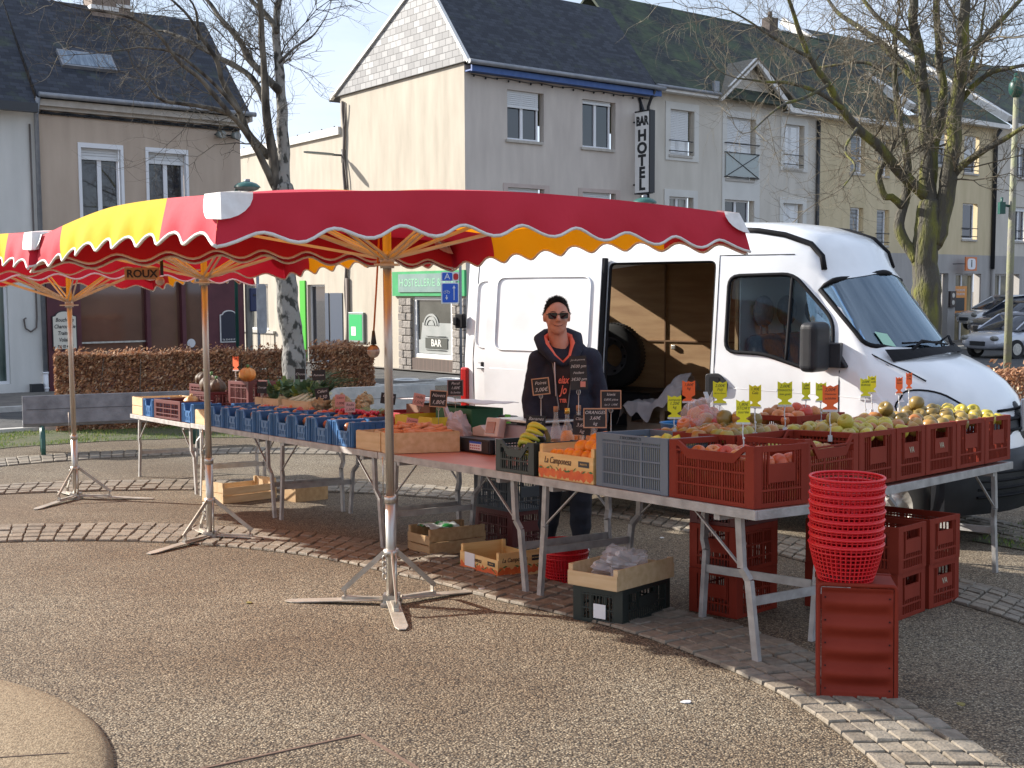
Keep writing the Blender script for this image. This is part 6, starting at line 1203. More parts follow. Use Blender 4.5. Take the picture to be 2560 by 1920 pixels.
# baskets
basketm = mat('bright_red_plastic', (.62, .006, .012), (.70, .012, .02), rough=.38, ns=4)
def basket(label, M, r0, r1, h, group, full=True):
    t = E('round_basket', label, 'basket', M, group); m = Mb(); n = 26
    rows = 9 if full else 5; H0 = 0 if full else h*.5
    def rad(z): return r0+(r1-r0)*(z/h)**.8
    for k in range(rows): z = H0+(h-H0)*(k+.3)/rows; m.tube([(rad(z)*math.cos(2*math.pi*i/n), rad(z)*math.sin(2*math.pi*i/n), z) for i in range(n)], .0032, 4, close=True)
    for i in range(44): a = 2*math.pi*i/44; m.tube([(rad(z)*math.cos(a), rad(z)*math.sin(a), z) for z in (H0, H0+(h-H0)*.4, H0+(h-H0)*.7, h)], .0038, 4, cap=False)
    m.build('wicker', basketm, t)
    m = Mb(); m.tube([(r1*math.cos(2*math.pi*i/n), r1*math.sin(2*math.pi*i/n), h) for i in range(n)], .0065, 6, close=True); m.tube([(rad(h-.028)*math.cos(2*math.pi*i/n), rad(h-.028)*math.sin(2*math.pi*i/n), h-.03) for i in range(n)], .005, 5, close=True); m.build('rim', basketm, t)
    if full: m = Mb(); m.lathe([(0, .004), (r0, .004), (r0, .012)], 24); m.build('base', basketm, t)
    return t
zt = gz(1.475, 5.06)+H2+.004; gb = 'red baskets nested on the upended crate'
for k in range(9):
    lab = 'lowest round red basket of the tall nested stack, woven wall fully showing' if k == 0 else 'topmost round red basket of the tall nested stack' if k == 8 else 'round red basket in the tall nested stack, %s above the lowest' % ordn[k-1]
    basket(lab, T4(1.478+.002*math.sin(k*2), 5.07, zt+.0365*k, k*.3), .115, .160, .165, gb, True)
for k in range(3): basket(('lowest', 'middle', 'topmost')[k]+' round red basket of the short stack on the ground under the table', gm(.34, 7.55, k, .001+.035*k), .115, .158, .19, 'red baskets nested on the ground', True)
# wooden crates
def wood_crate(name, label, M, L, W_, H, mt, ends=0, boards=2, th=.008, low=None, group=None, cat='crate'):
    t = E(name, label, cat, M, group)
    for k, (y, s) in enumerate(((0, 1), (W_, -1))):
        m = Mb(); hh = H if low is None else low; n = boards
        for b in range(n): m.b2(0, L, y, y+s*th, hh*b/n+.004, hh*(b+1)/n-.004)
        m.build('side_board', mt, t)
    for x, s in ((0, 1), (L, -1)):
        m = Mb(); E2 = H+ends; n = boards
        for b in range(n): m.b2(x, x+s*th, th, W_-th, E2*b/n+.003, E2*(b+1)/n-.003)
        m.build('end_board', mt, t)
    m = Mb(); 
    for x in (th, L-th-.022):
        for y in (th, W_-th-.022): m.b2(x, x+.022, y, y+.022, 0, H+ends*.9)
    m.b2(.0, L, .0, W_, 0, .003); m.build('corner_block', mt, t)
    return t
wood_crate('wooden_crate', 'long two-board wooden crate on the ground under the farther blue crates', gm(-2.87, 11.37, ang((-2.87, 11.37), (-2.43, 11.84))), .64, .38, .16, woodl, ends=.05)
wood_crate('wooden_crate', 'smaller brown wooden crate beside the long one on the ground', gm(-2.33, 11.65, ang((-2.33, 11.65), (-2.17, 11.47)) ), .24, .38, .14, woodd, ends=.03, boards=1)
wc3 = wood_crate('wooden_crate', 'wooden crate with green packaging on the ground behind the crossbars', gm(-.80, 8.70, ang((-.80, 8.70), (-.616, 8.44))), .32, .50, .15, woodd, ends=.05)
t = E('green_package', 'green and white crumpled package lying in the wooden crate under the table', 'package', PM[wc3.name] @ Matrix.Translation((.12, .2, .14))); m = Mb(); m.grid(lambda u, v: (u*.2-.1, v*.26-.13, .07+.03*noise.noise((u*4, v*4, 0))-.05*abs(u-.5)), 10, 10); m.build('wrapper', mat('green_white_film', (.03, .25, .06), (.7, .75, .7), rough=.35, ns=9, ramp=(.48, .52)), t, sol=.004)
tr_ = wood_crate('wooden_tray', 'shallow pale wooden tray with plastic bag, on the black crate', stackpos((.585, 6.24), (.31, 6.46), .203) @ Matrix.Rotation(R(-3), 4, 'Z'), .345, .56, .085, woodl, ends=.035, boards=1, cat='tray')
plast_bag = mat('clear_plastic', (.75, .76, .78), rough=.15, alpha=.45, spec=.8, bump=.5, bs=25)
def crumple(label, M, sx_, sy_, sz_, mt, seed, name='plastic_bag', cat='bag', amp=.35, n=26, up=.0):
    t = E(name, label, cat, M); m = Mb()
    def f(u, v):
        a = u*2*math.pi; e = v*math.pi; d = V((math.cos(a)*math.sin(e), math.sin(a)*math.sin(e), math.cos(e))); q = 1+amp*noise.noise(d*1.7+V((seed, 0, 0)))+amp*.5*noise.noise(d*4.5+V((0, seed, 0)))+amp*.25*noise.noise(d*10+V((0, 0, seed)))
        z = d.z*sz_*q; 
        if z < -sz_*.55: z = -sz_*.55
        return (d.x*sx_*q, d.y*sy_*q, z+sz_*.55)
    m.grid(f, n, n, sm=False); m.build('bag_film', mt, t); return t
crumple('crumpled clear plastic bag lying in the shallow wooden tray', PM[tr_.name] @ Matrix.Translation((.17, .30, .02)), .13, .18, .10, plast_bag, 2, amp=.6)
# printed orange boxes
printm = mat('printed_box_wood', (.70, .42, .14), (.82, .56, .24), rough=.6, ns=2.5, stretch=(1, 1, 9), detail=7)
oranged = mat('printed_orange', (.62, .09, .02), (.72, .16, .03), rough=.6, ns=18); leafg = mat('printed_leaf', (.05, .16, .04), rough=.6)
def deco(par, M, L, H, txt=True, n=9, card=False):
    rg = random.Random(int(L*100)); m = Mb()
    for k in range(n): x = L*(k+.5)/n; r_ = L/n*.55; m.prism([(x+r_*math.cos(a*.52), H*.24+rg.uniform(-.01, .01)+r_*.95*math.sin(a*.52)) for a in range(12)], -.0018-.0002*(k % 2), -.001, 'y')
    m.build('printed_fruit', oranged, par, M); m = Mb()
    for k in range(n):
        x = L*(k+rg.random())/n; z = H*.42+rg.uniform(-.02, .01); a = rg.uniform(-.6, .6); l = .022; c, s = math.cos(a), math.sin(a); m.prism([(x-l*c, z-l*s), (x-.006*s*-1, z+.007), (x+l*c, z+l*s), (x+.006*s*-1, z-.007)], -.0026, -.0022, 'y')
    m.build('printed_leaf', leafg, par, M)
    if txt: 
        text('La Camponesa', H*.36 if L > .4 else H*.26, mat('dark_brown_print', (.09, .03, .015), rough=.6), par, M @ Matrix.Translation((L*.36, -.0022, H*.70)) @ FONT_Z, shear=.35, sx=.8)
        m = Mb(); m.b2(L*.74, L*.93, -.0022, -.001, H*.58, H*.80); m.build('printed_box', darkp, par, M); text('PRODUTO', H*.085, printm, par, M @ Matrix.Translation((L*.835, -.0028, H*.69)) @ FONT_Z)
def camp_box(label, M, L, W_, H, low): 
    t = wood_crate('printed_orange_box', label, M, L, W_, H, printm, boards=1, low=low, cat='box'); return t
ob = camp_box('printed La Camponesa box full of oranges between bananas and grey crate', TM(1.80, .015, .004), .53, .36, .20, .155); deco(ob, PM[ob.name], .53, .155)
gb_ = camp_box('empty printed La Camponesa box with white paper, on the ground beside the red baskets', stackpos((-.10, 7.6), (-.37, 8.01), .0), .49, .37, .17, .125); deco(gb_, PM[gb_.name], .49, .125); deco(gb_, PM[gb_.name] @ axes((.49, 0, 0), (0, 1, 0), (-1, 0, 0), (0, 0, 1)), .37, .165, n=7)
m = Mb(); m.b2(.07, .20, -.005, -.003, .03, .125); m.build('paper_sheet', pvc, gb_)
# blue crates along the front edge
def blue_crate(label, M, group='blue plastic crates in the row along the table edge', proto=[None]):
    if proto[0] is not None: return dup(proto[0], M, label=label, group=group)
    t = E('blue_crate', label, 'crate', M, group); L, W_, H = .375, .30, .205
    for y, s in ((0, 1), (W_, -1)):
        m = Mb(); lo = H*.60; P = [(0, 0), (L, 0), (L-.004, H*.97), (L*.80, H*.97), (L*.70, lo), (L*.30, lo), (L*.20, H*.97), (.004, H*.97)]; 
        m.prism([(0, 0), (L, 0), (L, .02), (0, .02)], y, y+s*.012, 'y'); m.prism([(0, .02), (L*.30, .02), (L*.30, lo), (L*.20, H*.97), (0, H*.97)], y, y+s*.012, 'y'); m.prism([(L*.70, .02), (L, .02), (L, H*.97), (L*.80, H*.97), (L*.70, lo)], y, y+s*.012, 'y')
        m.prism([(L*.30, lo*.45), (L*.70, lo*.45), (L*.70, lo), (L*.30, lo)], y+s*.001, y+s*.012, 'y')
        for q in (.36, .45, .55, .64): m.b2(L*q-.010, L*q+.010, y+s*.001, y+s*.011, .02, lo*.45)
        for q in (.05, .13, .25, .75, .87, .95): m.b2(L*q-.004, L*q+.004, y-s*.006, y, 0, H*(.93 if q < .2 or q > .8 else .6))
        m.b2(L*.33, L*.47, y-s*.004, y, lo*.55, lo*.85); m.b2(L*.53, L*.67, y-s*.004, y, lo*.55, lo*.85); m.build('end_wall', bluepl, t)
    for x, s in ((0, 1), (L, -1)):
        m = Mb(); m.b2(x, x+s*.012, .012, W_-.012, 0, H*.9); [m.b2(x-s*.006, x, y-.004, y+.004, 0, H*.88) for y in (.04, .1, .15, .2, .26)]; m.b2(x-s*.006, x+s*.014, 0, W_, H*.9, H*.97); m.build('side_wall', bluepl, t)
    m = Mb(); m.b2(.012, L-.012, .012, W_-.012, .0, .008); m.build('crate_floor', bluepl, t); cache(t); proto[0] = t; return t
for k in range(8): blue_crate('blue plastic crate, %s from the right in the row of eight along the table edge' % ordn[k], TM(4.26+.4025*(k+1), .015, .004))
blue_crate('blue plastic crate left of the small flat wooden board, near the dark red crate', TM(8.37, .015, .004)); blue_crate('blue plastic crate beside the pale wooden crate at the far table end', TM(9.74, .015, .004))
for k in range(7): blue_crate('blue plastic crate in the second row, %s from the right' % ordn[k], TM(4.75+.46*(k+.9), .40, .004), group='blue plastic crates in the second row')
slat_crate('plastic_crate', 'low dark red slatted crate at the table edge among the blue crates', TM(9.33, .015, .004), .90, .38, .21, dredp, rows=3, sp=.05, hand=False)
wood_crate('wooden_box', 'small plain wooden box wall at the table edge under the middle umbrella pole', TM(7.93, .01, .004), .43, .3, .15, woodl, boards=1, cat='box')
wood_crate('wooden_box', 'sunlit pale wooden crate at the far left end of the tables', TM(10.2, .02, .004), .40, .6, .21, woodl, boards=2, cat='box')
wood_crate('wooden_box', 'small wooden box between blue crates and the carrot crate', TM(4.24, .015, .004), .40, .30, .145, woodl, boards=1, cat='box')
CC = wood_crate('wooden_crate', 'wooden crate full of carrots behind the nearest umbrella pole', TM(4.07, .09, .004, R(-16)), .42, .56, .155, woodl, boards=1, ends=0)
# ================================================================ FRUIT AND VEGETABLES
def fruit_mesh(name, kind, r, mt):
    m = Mb(); n = 14
    if kind == 'apple': pr = [(0, .66), (.18, .72), (.42, .90), (.72, .86), (.95, .52), (1.02, .1), (.94, -.38), (.70, -.74), (.38, -.88), (.15, -.82), (0, -.72)]
    elif kind == 'lemon': pr = [(0, 1.28), (.12, 1.2), (.3, 1.02), (.62, .75), (.86, .38), (.92, 0), (.86, -.38), (.62, -.75), (.3, -1.0), (.1, -1.15), (0, -1.2)]
    else: pr = [(0, .94), (.3, .92), (.62, .76), (.86, .48), (.98, .1), (.96, -.25), (.8, -.6), (.5, -.84), (.2, -.94), (0, -.95)]
    m.lathe([(max(a, .001)*r, b*r) for a, b in pr[::-1]], n)
    if kind == 'apple': m.tube([(0, 0, .66*r), (.08*r, 0, 1.05*r)], .0022, 4)
    me = bpy.data.meshes.new(name); me.from_pydata(m.v, [], m.f); me.polygons.foreach_set('use_smooth', [True]*len(m.f)); me.materials.append(mt); return me
def amat(name, cols, sp=.4): return mat(name, cols[0], cols[1], rough=.33, ns=9, rand=('o', *cols), spec=.5, ramp=(.35, .7))
FR = {
 'red': fruit_mesh('apple', 'apple', .041, amat('red_apple_skin', [(.45, .03, .02), (.60, .10, .03), (.62, .34, .10), (.38, .015, .02)])),
 'yel': fruit_mesh('apple', 'apple', .041, amat('yellow_apple_skin', [(.44, .34, .035), (.50, .40, .05), (.36, .32, .035), (.50, .30, .06)])),
 'rus': fruit_mesh('apple', 'apple', .042, amat('russet_apple_skin', [(.20, .13, .03), (.25, .165, .04), (.15, .115, .03), (.30, .18, .045)])),
 'bic': fruit_mesh('apple', 'apple', .042, amat('blushed_apple_skin', [(.40, .20, .045), (.38, .10, .03), (.34, .25, .05), (.42, .15, .04)])),
 'grn': fruit_mesh('apple', 'apple', .041, amat('green_apple_skin', [(.34, .25, .045), (.38, .31, .06), (.36, .20, .05), (.30, .26, .035)])),
 'ora': fruit_mesh('orange', 'orange', .041, mat('orange_peel', (.80, .22, .01), (.86, .30, .015), rough=.4, ns=4, bump=.3, bs=260)),
 'lem': fruit_mesh('lemon', 'lemon', .034, mat('lemon_peel', (.72, .56, .04), (.66, .56, .10), rough=.4, ns=5, bump=.3, bs=200))}
nfr = [0]
def put(kind, M, label, cat, group, s=1.0):
    me = FR[kind]; o = bpy.data.objects.new(me.name.split('.')[0], me); COL.objects.link(o)
    q = Matrix.Rotation(rnd.uniform(0, 6.28), 4, 'Z') @ Matrix.Rotation(rnd.gauss(0, .5), 4, 'X') @ Matrix.Rotation(rnd.gauss(0, .4), 4, 'Y')
    fin(o, None, M @ q @ Matrix.Scale(s*rnd.uniform(.97, 1.14), 4), label=label, cat=cat, group=group); nfr[0] += 1
KN = {'red': 'red', 'yel': 'yellow', 'rus': 'brown russet', 'bic': 'blushed', 'grn': 'greenish', 'ora': '', 'lem': '', 'oni': ''}
def where(u, v, end, top, kind, label):   # u, v: 0..1 along the crate; end: crate stands end-on
    a, b = (1-v, u) if end else (u, v); side = ('left', 'middle', 'right')[min(2, int(a*3))]; dep = ('front', 'centre', 'back')[min(2, int(b*3))]
    return ('%s %s, %s %s %sof %s' % (KN[kind], label[0], side, dep, 'top ' if top else '', label[1])).strip()
def heap(kinds, CM, x0, x1, y0, y1, z, dz, nx, ny, label, group, cat='apple', top=.5, s=1):
    for i in range(nx):
        for j in range(ny):
            k = kinds[min(len(kinds)-1, int(rnd.random()*len(kinds)))]
            u = (i+.5*(j % 2)+rnd.uniform(-.12, .12)+.25)/nx; v = (j+.5+rnd.uniform(-.12, .12))/ny
            x = x0+(x1-x0)*min(.98, max(.02, u)); y = y0+(y1-y0)*v; h = z+dz*math.sin(math.pi*min(1, max(0, (x-x0)/(x1-x0))))*math.sin(math.pi*v)**.6
            lb_ = (lambda tp: where((x-x0)/(x1-x0), (y-y0)/(y1-y0), len(label) > 2, tp, k, label)) if isinstance(label, tuple) else (lambda tp: label)
            put(k, CM @ Matrix.Translation((x, y, h+rnd.uniform(-.006, .006))), lb_(False), cat, group, s)
            if rnd.random() < top and 0 < i < nx-1 and 0 < j < ny-1: put(k, CM @ Matrix.Translation((x+.02, y+.022, h+.058)), lb_(True), cat, group, s)
def lining(kind, CM, x0, x1, y, zs, n, label, group, cat='apple', axis='x', s=1):
    for z in zs:
        for i in range(n):
            q = x0+(x1-x0)*(i+.5+rnd.uniform(-.1, .1))/n; p = (q, y, z) if axis == 'x' else (y, q, z); put(kind, CM @ Matrix.Translation(p), (where((q-x0)/(x1-x0), z/.3, False, False, kind, label).replace('front', 'bottom').replace('back', 'upper')+(', behind the slats' if axis == 'x' else ', behind the right end')) if isinstance(label, tuple) else label, cat, group, s)
P_ = lambda o: PM[o.name]
g1 = 'red apples in the corner crate'; l1 = ('apple', 'the big corner crate')
lining('red', P_(C1), .03, .57, .062, (.055, .13, .205), 7, l1, g1); lining('red', P_(C1), .10, .36, .545, (.055, .13, .205), 3, l1, g1, axis='y'); heap(['red'], P_(C1), .08, .45, .08, .30, .215, .02, 4, 3, l1, g1, top=0)
lg = ('yellow lemon', 'the blue-grey crate'); lining('lem', P_(CG), .03, .57, .058, (.05, .12, .19), 8, lg, 'lemons in the blue-grey crate', 'lemon', s=1.1); heap(['lem'], P_(CG), .1, .5, .1, .34, .235, .02, 4, 2, lg, 'lemons in the blue-grey crate', 'lemon', top=0, s=1.15)
lp = ('apple', 'the crate with dipped front'); lining('bic', P_(C2), .04, .53, .065, (.055, .14), 6, lp, 'apples in the dipped crate'); heap(['bic', 'yel'], P_(C2), .06, .5, .08, .34, .205, .015, 5, 3, lp, 'apples in the dipped crate', top=0)
heap(['bic', 'grn', 'grn', 'bic', 'rus'], P_(CR2), .02, .55, .03, .37, .275, .035, 7, 4, ('apple', 'the heap behind the dipped crate'), 'apples heaped behind the dipped crate', top=.4)
heap(['bic', 'grn'], P_(CR1), .02, .58, .03, .37, .262, .035, 7, 4, ('apple', 'the crate holding the bagged apples'), 'apples beside the bagged ones', top=.25)
EK = [(['yel', 'yel', 'grn'], ('apple', 'the end-on crate nearest the baskets', 1), .03), (['yel', 'bic'], ('apple', 'the second end-on crate', 1), .035), (['rus', 'rus', 'bic'], ('apple', 'the third end-on crate', 1), .06), (['rus', 'grn', 'rus'], ('apple', 'the fourth end-on crate', 1), .085), (['yel', 'yel', 'grn'], ('apple', 'the last end-on crate by the van badge', 1), .075)]
for k in range(5):
    w_ = RW[k+2]-RW[k+1]-.012; M = RM(RW[k+2]-.006, .015, .012, R(90)); heap(EK[k][0], M, .03, .55, .02, w_-.02, .272, EK[k][2]*.8, 6, 4, EK[k][1], 'apples in end-on crate %s' % ordn[k], top=.12+.1*(k > 1))
heap(['red', 'bic'], P_(CR3), .02, .5, .02, .32, .27, .05, 5, 3, ('apple', 'the raised inner crate'), 'apples in the inner raised crate', top=.2)
FR['oni'] = fruit_mesh('onion', 'orange', .036, amat('onion_skin', [(.45, .20, .08), (.55, .30, .16), (.42, .12, .10), (.50, .26, .10)]))
for k in range(8): heap(['oni'], TM(4.26+.4025*(k+1), .015, .004), .05, .33, .06, .27, .135, .03, 3, 2, ('onion', 'the %s blue crate from the right' % ordn[k]), 'onions in the blue crates', 'onion', top=0, s=1.1)
for k in range(6): heap(['oni', 'red'], TM(4.75+.46*(k+.9), .40, .004), .05, .33, .04, .26, .15, .03, 3, 2, 'onion or red root in the second row of blue crates', 'roots in the second row', 'vegetable', top=0)
# bagged apples
BM = TM(1.06, .66, .27)
for i in range(16): a = i*2.4; r_ = .032*math.sqrt(i); put('red', BM @ Matrix.Translation((r_*math.cos(a), r_*math.sin(a), .05+.07*(1-(i/16))*(1.2 if i < 7 else .5))), 'red apple inside the knotted clear plastic bag', 'apple', 'apples in the clear bag')
bagt = crumple('knotted clear plastic bag of red apples standing in the red crate', BM @ Matrix.Translation((0, 0, -.01)), .145, .135, .145, mat('thin_bag_film', (.80, .74, .74), rough=.12, alpha=.28, spec=.9, bump=.6, bs=22), 5, amp=.18)
M_ = BM @ Matrix.Translation((.05, 0, .19)); m = Mb(); m.bar((0, 0, 0), (-.03, 0, .06), .03, .006); m.bar((0, 0, 0), (.05, 0, .07), .035, .006); m.build('handle', plast_bag, bagt, M_)
# oranges
for i, (x, y, z) in enumerate([(.30, .10, .19), (.38, .11, .20), (.46, .10, .19), (.34, .18, .23), (.42, .18, .24), (.49, .19, .20), (.25, .20, .17), (.38, .27, .21), (.47, .28, .2), (.30, .30, .18), (.06, .08, .135), (.13, .07, .14), (.20, .08, .145), (.26, .06, .145), (.10, .16, .14), (.17, .17, .145), (.33, .05, .15), (.41, .05, .15), (.48, .05, .15), (.07, .26, .13), (.15, .27, .14)]):
    put('ora', P_(ob) @ Matrix.Translation((x, y, z)), 'bright orange piled on the right side of the printed box' if i < 10 else 'orange lying low in the printed La Camponesa box', 'orange', 'oranges in the printed box', 1.1 if i < 10 else .85)
# bananas
banm = mat('banana_peel', (.55, .50, .04), (.30, .38, .05), rough=.45, ns=5, ramp=(.4, .6), rand=None)
t = E('banana_bunch', 'bunch of green and yellow bananas in the low black crate', 'bananas', P_(CB) @ Matrix.Translation((.36, .16, .17)))
for k in range(7):
    m = Mb(); P = []; zz = .10-.027*k+.0; yy = -.02-.028*(k % 4)
    for j in range(9): u = j/8; P.append((-.20*u*1.0, yy-.035*math.sin(u*3.1)+.02*(k % 2)*u, zz+.055*math.sin(u*2.9)-.05*u-.005*k))
    m.tube(P, [.008, .014, .0185, .0195, .0195, .0185, .016, .010, .005], 8); m.build('banana', banm, t)
m = Mb(); m.tube([(-.01, -.02, .1), (.02, -.02, .05), (.03, -.03, -.02)], [.012, .016, .012], 8); m.build('stalk', mat('banana_stalk', (.10, .09, .03), rough=.8), t)
# carrots
carm = mat('carrot_skin', (.62, .20, .07), (.72, .30, .13), rough=.55, ns=20, stretch=(1, 1, 1), bump=.3, bs=60)
m = Mb(); m.tube([(0, -.075, 0), (0, -.07, 0), (0, 0, .001), (0, .06, .002), (0, .085, .001)], [.012, .016, .013, .007, .002], 8); cme = m.build('carrot', carm); cme['label'] = 'washed orange carrot heaped in the wooden crate behind the pole'; cme['category'] = 'carrot'; cme['group'] = 'carrots in the wooden crate'; first = True
for i in range(80):
    u = rnd.random(); v = rnd.random(); M = P_(CC) @ Matrix.Translation((.035+.35*u, .10+.36*v, .135+.06*math.sin(math.pi*v)*math.sin(math.pi*u)+rnd.uniform(-.015, .02))) @ Matrix.Rotation(rnd.uniform(-.5, .5)+(math.pi if rnd.random() < .5 else 0), 4, 'Z') @ Matrix.Rotation(rnd.uniform(-.25, .25), 4, 'X')
    if i == 0: cme.matrix_basis = M
    else: dup(cme, M)
# oranges heap hint in the small wooden box, vegetables in the back rows
W1 = wood_crate('wooden_crate', 'wooden crate of leeks and greens in the back row before the tree trunk', TM(7.0, .58, .004), .62, .40, .27, woodl, boards=1); W2_ = wood_crate('wooden_crate', 'wooden crate of squash and greens in the back row, left of the leeks', TM(7.72, .58, .004), .62, .40, .27, woodl, boards=1)
slat_crate('plastic_crate', 'dark red crate behind the blue crates holding dark pumpkins', TM(9.35, .45, .004), .62, .40, .29, dredp, hand=False, sp=.04); slat_crate('plastic_crate', 'dark red raised crate in the back row beside the pumpkins', TM(8.6, .62, .004), .60, .36, .42, dredp, hand=False, sp=.04); slat_crate('plastic_crate', 'small dark red crate in the back row left of the pole', TM(9.9, .62, .004), .42, .30, .36, dredp, hand=False, sp=.04)
leaf1 = mat('leek_leaf', (.05, .12, .05), (.12, .20, .10), rough=.55, ns=6, trans=.15); leaf2 = mat('cabbage_leaf', (.10, .18, .03), (.26, .32, .08), rough=.5, ns=8, trans=.15); whit = mat('leek_white', (.55, .58, .42), rough=.5)
pl = None
for i in range(12):
    M = P_(W1) @ Matrix.Translation((.05+.045*i, .12+.02*(i % 4), .27+.02*(i % 3))) @ Matrix.Rotation(rnd.uniform(-.3, .3), 4, 'Z') @ Matrix.Rotation(R(18+rnd.uniform(-6, 12)), 4, 'X')
    if pl is None:
        pl = E('leek', 'leek with long dark green leaves lying in the back wooden crate', 'leek', M, 'leeks in the back wooden crate'); m = Mb(); m.tube([(0, -.12, 0), (0, .12, 0)], .016, 8); m.build('leek_stem', whit, pl)
        m = Mb()
        for k in range(9):
            a = (k-4)*.13; L_ = .34+.06*math.sin(k*2.1); Q = [V((math.sin(a)*L_*f, .08+math.cos(a)*L_*f*.9, .015+.06*math.sin(f*3)*(1 if k % 2 else .6)+.04*f*(k % 3))) for f in (0, .25, .5, .75, 1)]
            for j in range(4): w0 = .016*(1-.8*(j/4)**2); w1 = .016*(1-.8*((j+1)/4)**2); m.add([Q[j]+V((-w0, 0, 0)), Q[j]+V((w0, 0, .004)), Q[j+1]+V((w1, 0, .004)), Q[j+1]+V((-w1, 0, 0))], [(0, 1, 2, 3)])
        m.build('leek_leaves', leaf1, pl); cache(pl)
    else: dup(pl, M)
def leafy(label, M, r, n, mt, seed, name='leafy_cabbage', cat='cabbage'):
    rg = random.Random(seed); t = E(name, label, cat, M); m = Mb(); m.ell((0, 0, r*.6), r*.6, 12, 8); m.build('heart', mt, t); m = Mb()
    for k in range(n):
        a = rg.uniform(0, 6.28); e = rg.uniform(.1, 1.2); d = V((math.cos(a)*math.cos(e), math.sin(a)*math.cos(e), math.sin(e))); s = V((-math.sin(a), math.cos(a), 0)); c = V((0, 0, r*.4)); L_ = r*rg.uniform(.9, 1.5)
        q = [c+d*L_*f+V((0, 0, .3*L_*f*f*(1 if rg.random() < .7 else -.6))) for f in (.3, .7, 1)]; w_ = r*rg.uniform(.25, .5)
        m.add([q[0]-s*w_*.6, q[0]+s*w_*.6, q[1]+s*w_, q[1]-s*w_, q[2]+s*w_*.4, q[2]-s*w_*.4], [(0, 1, 2, 3), (3, 2, 4, 5)])
    m.build('outer_leaves', mt, t); return t
for i in range(7): leafy('leafy green cabbage, %s from the right among the back crates' % ordn[i], TM(6.55+.19*i, .78+.05*(i % 2), .24+.03*(i % 3)), .10, 26, leaf2 if i % 2 else leaf1, i)
def blob(name, label, cat, M, r, mt, seed, sub=0, amp=.12, ribs=0, grp=None):
    t = E(name, label, cat, M, grp); m = Mb()
    def f(u, v):
        a = u*2*math.pi; e = v*math.pi; d = V((math.cos(a)*math.sin(e), math.sin(a)*math.sin(e), math.cos(e))); q = 1+amp*noise.noise(d*2.2+V((seed, 0, 0)))+amp*.6*noise.noise(d*7+V((seed, 0, 0)))-(.09*abs(math.sin(a*ribs/2)) if ribs else 0)
        return (d.x*r*q, d.y*r*q, d.z*r*q*.8+r*.75)
    m.grid(f, 40, 16); m.build('flesh', mt, t); m = Mb(); m.tube([(0, 0, r*1.4), (.01, 0, r*1.8)], [.012, .018], 6); m.build('stem', stemg if ribs else mt, t); return t
celm = mat('celeriac_skin', (.34, .24, .12), (.52, .42, .26), rough=.9, ns=14, bump=1.5, bs=40); sqm = mat('squash_skin', (.62, .20, .03), (.55, .28, .07), rough=.5, ns=5); pum = mat('dark_pumpkin_skin', (.05, .035, .02), (.14, .08, .04), rough=.6, ns=5)
for i, (a, b, h, r) in enumerate(((6.15, .62, .20, .085), (5.98, .74, .20, .09), (5.70, .62, .19, .08), (5.62, .80, .24, .08), (5.42, .66, .18, .075))): blob('celeriac', 'hairy beige celeriac root, %s from the left behind the blue crates' % ordn[i], 'celeriac', TM(a, b, h), r, celm, i*3, amp=.35)
wood_crate('wooden_crate', 'low wooden crate under the celeriac roots behind the blue crates', TM(6.25, .55, .004), .95, .38, .20, woodl, boards=1)
blob('squash', 'orange squash on the back crates by the dark pumpkins', 'squash', TM(8.35, .75, .42), .10, sqm, 2, ribs=8, amp=.05)
for i, (a, b, h, r) in enumerate(((9.25, .66, .26, .14), (8.98, .62, .25, .12), (9.6, .7, .34, .11))): blob('pumpkin', 'dark pumpkin, %s from the right in the back crates' % ordn[[1, 0, 2][i]], 'pumpkin', TM(a, b, h), r, pum, i*5, ribs=9, amp=.06)
blob('squash', 'pale half-cut squash lying in the low dark red crate', 'squash', TM(8.9, .3, .13), .08, mat('cut_squash', (.65, .42, .16), (.45, .30, .12), rough=.5, ns=6), 9, amp=.2)
def flatbox(name, label, cat, M, L, W_, H, mt, lid=None): t = E(name, label, cat, M); m = Mb(); m.b2(0, L, 0, .006, 0, H); m.b2(0, L, W_-.006, W_, 0, H); m.b2(0, .006, .006, W_-.006, 0, H); m.b2(L-.006, L, .006, W_-.006, 0, H); m.b2(0, L, 0, W_, -.002, .004); m.build('box_walls', mt, t, bev=.002); return t
yb = E('yellow_box', 'yellow cardboard fruit box with a notched front and small logo, behind the carrots', 'box', TM(4.50, .50, .004)); ym = mat('yellow_card', (.62, .48, .02), (.68, .54, .04), rough=.6, ns=5); m = Mb()
m.prism([(0, 0), (.60, 0), (.60, .235), (.40, .235), (.37, .20), (.23, .20), (.20, .235), (0, .235)], 0, .006, 'y'); m.b2(0, .006, .006, .4, 0, .235); m.b2(.594, .6, .006, .4, 0, .235); m.b2(0, .6, .394, .4, 0, .235); m.build('box_walls', ym, yb); m = Mb(); m.prism([(.38+.06*math.cos(a*.5), .13+.03*math.sin(a*.5)) for a in range(13)], -.003, 0, 'y'); m.tube([(.12, -.002, .12), (.12, -.001, .12)], .03, 10); m.build('logo', pvc, yb); text('SYLENTIS', .025, darkp, yb, P_(yb) @ Matrix.Translation((.38, -.004, .13)) @ FONT_Z)
flatbox('green_box', 'dark green produce box behind the yellow one', 'box', TM(4.35, .80, .10), .55, .3, .20, mat('green_card', (.02, .12, .05), rough=.6)); flatbox('red_box', 'red cardboard box behind the blue crates, left of the yellow box', 'box', TM(5.12, .62, .004), .50, .34, .235, mat('red_card', (.38, .02, .03), rough=.6))
fl_ = flatbox('brown_box', 'brown box with a pink label between red and yellow boxes', 'box', TM(4.92, .84, .10), .40, .3, .20, mat('brown_card', (.20, .10, .06), rough=.7))
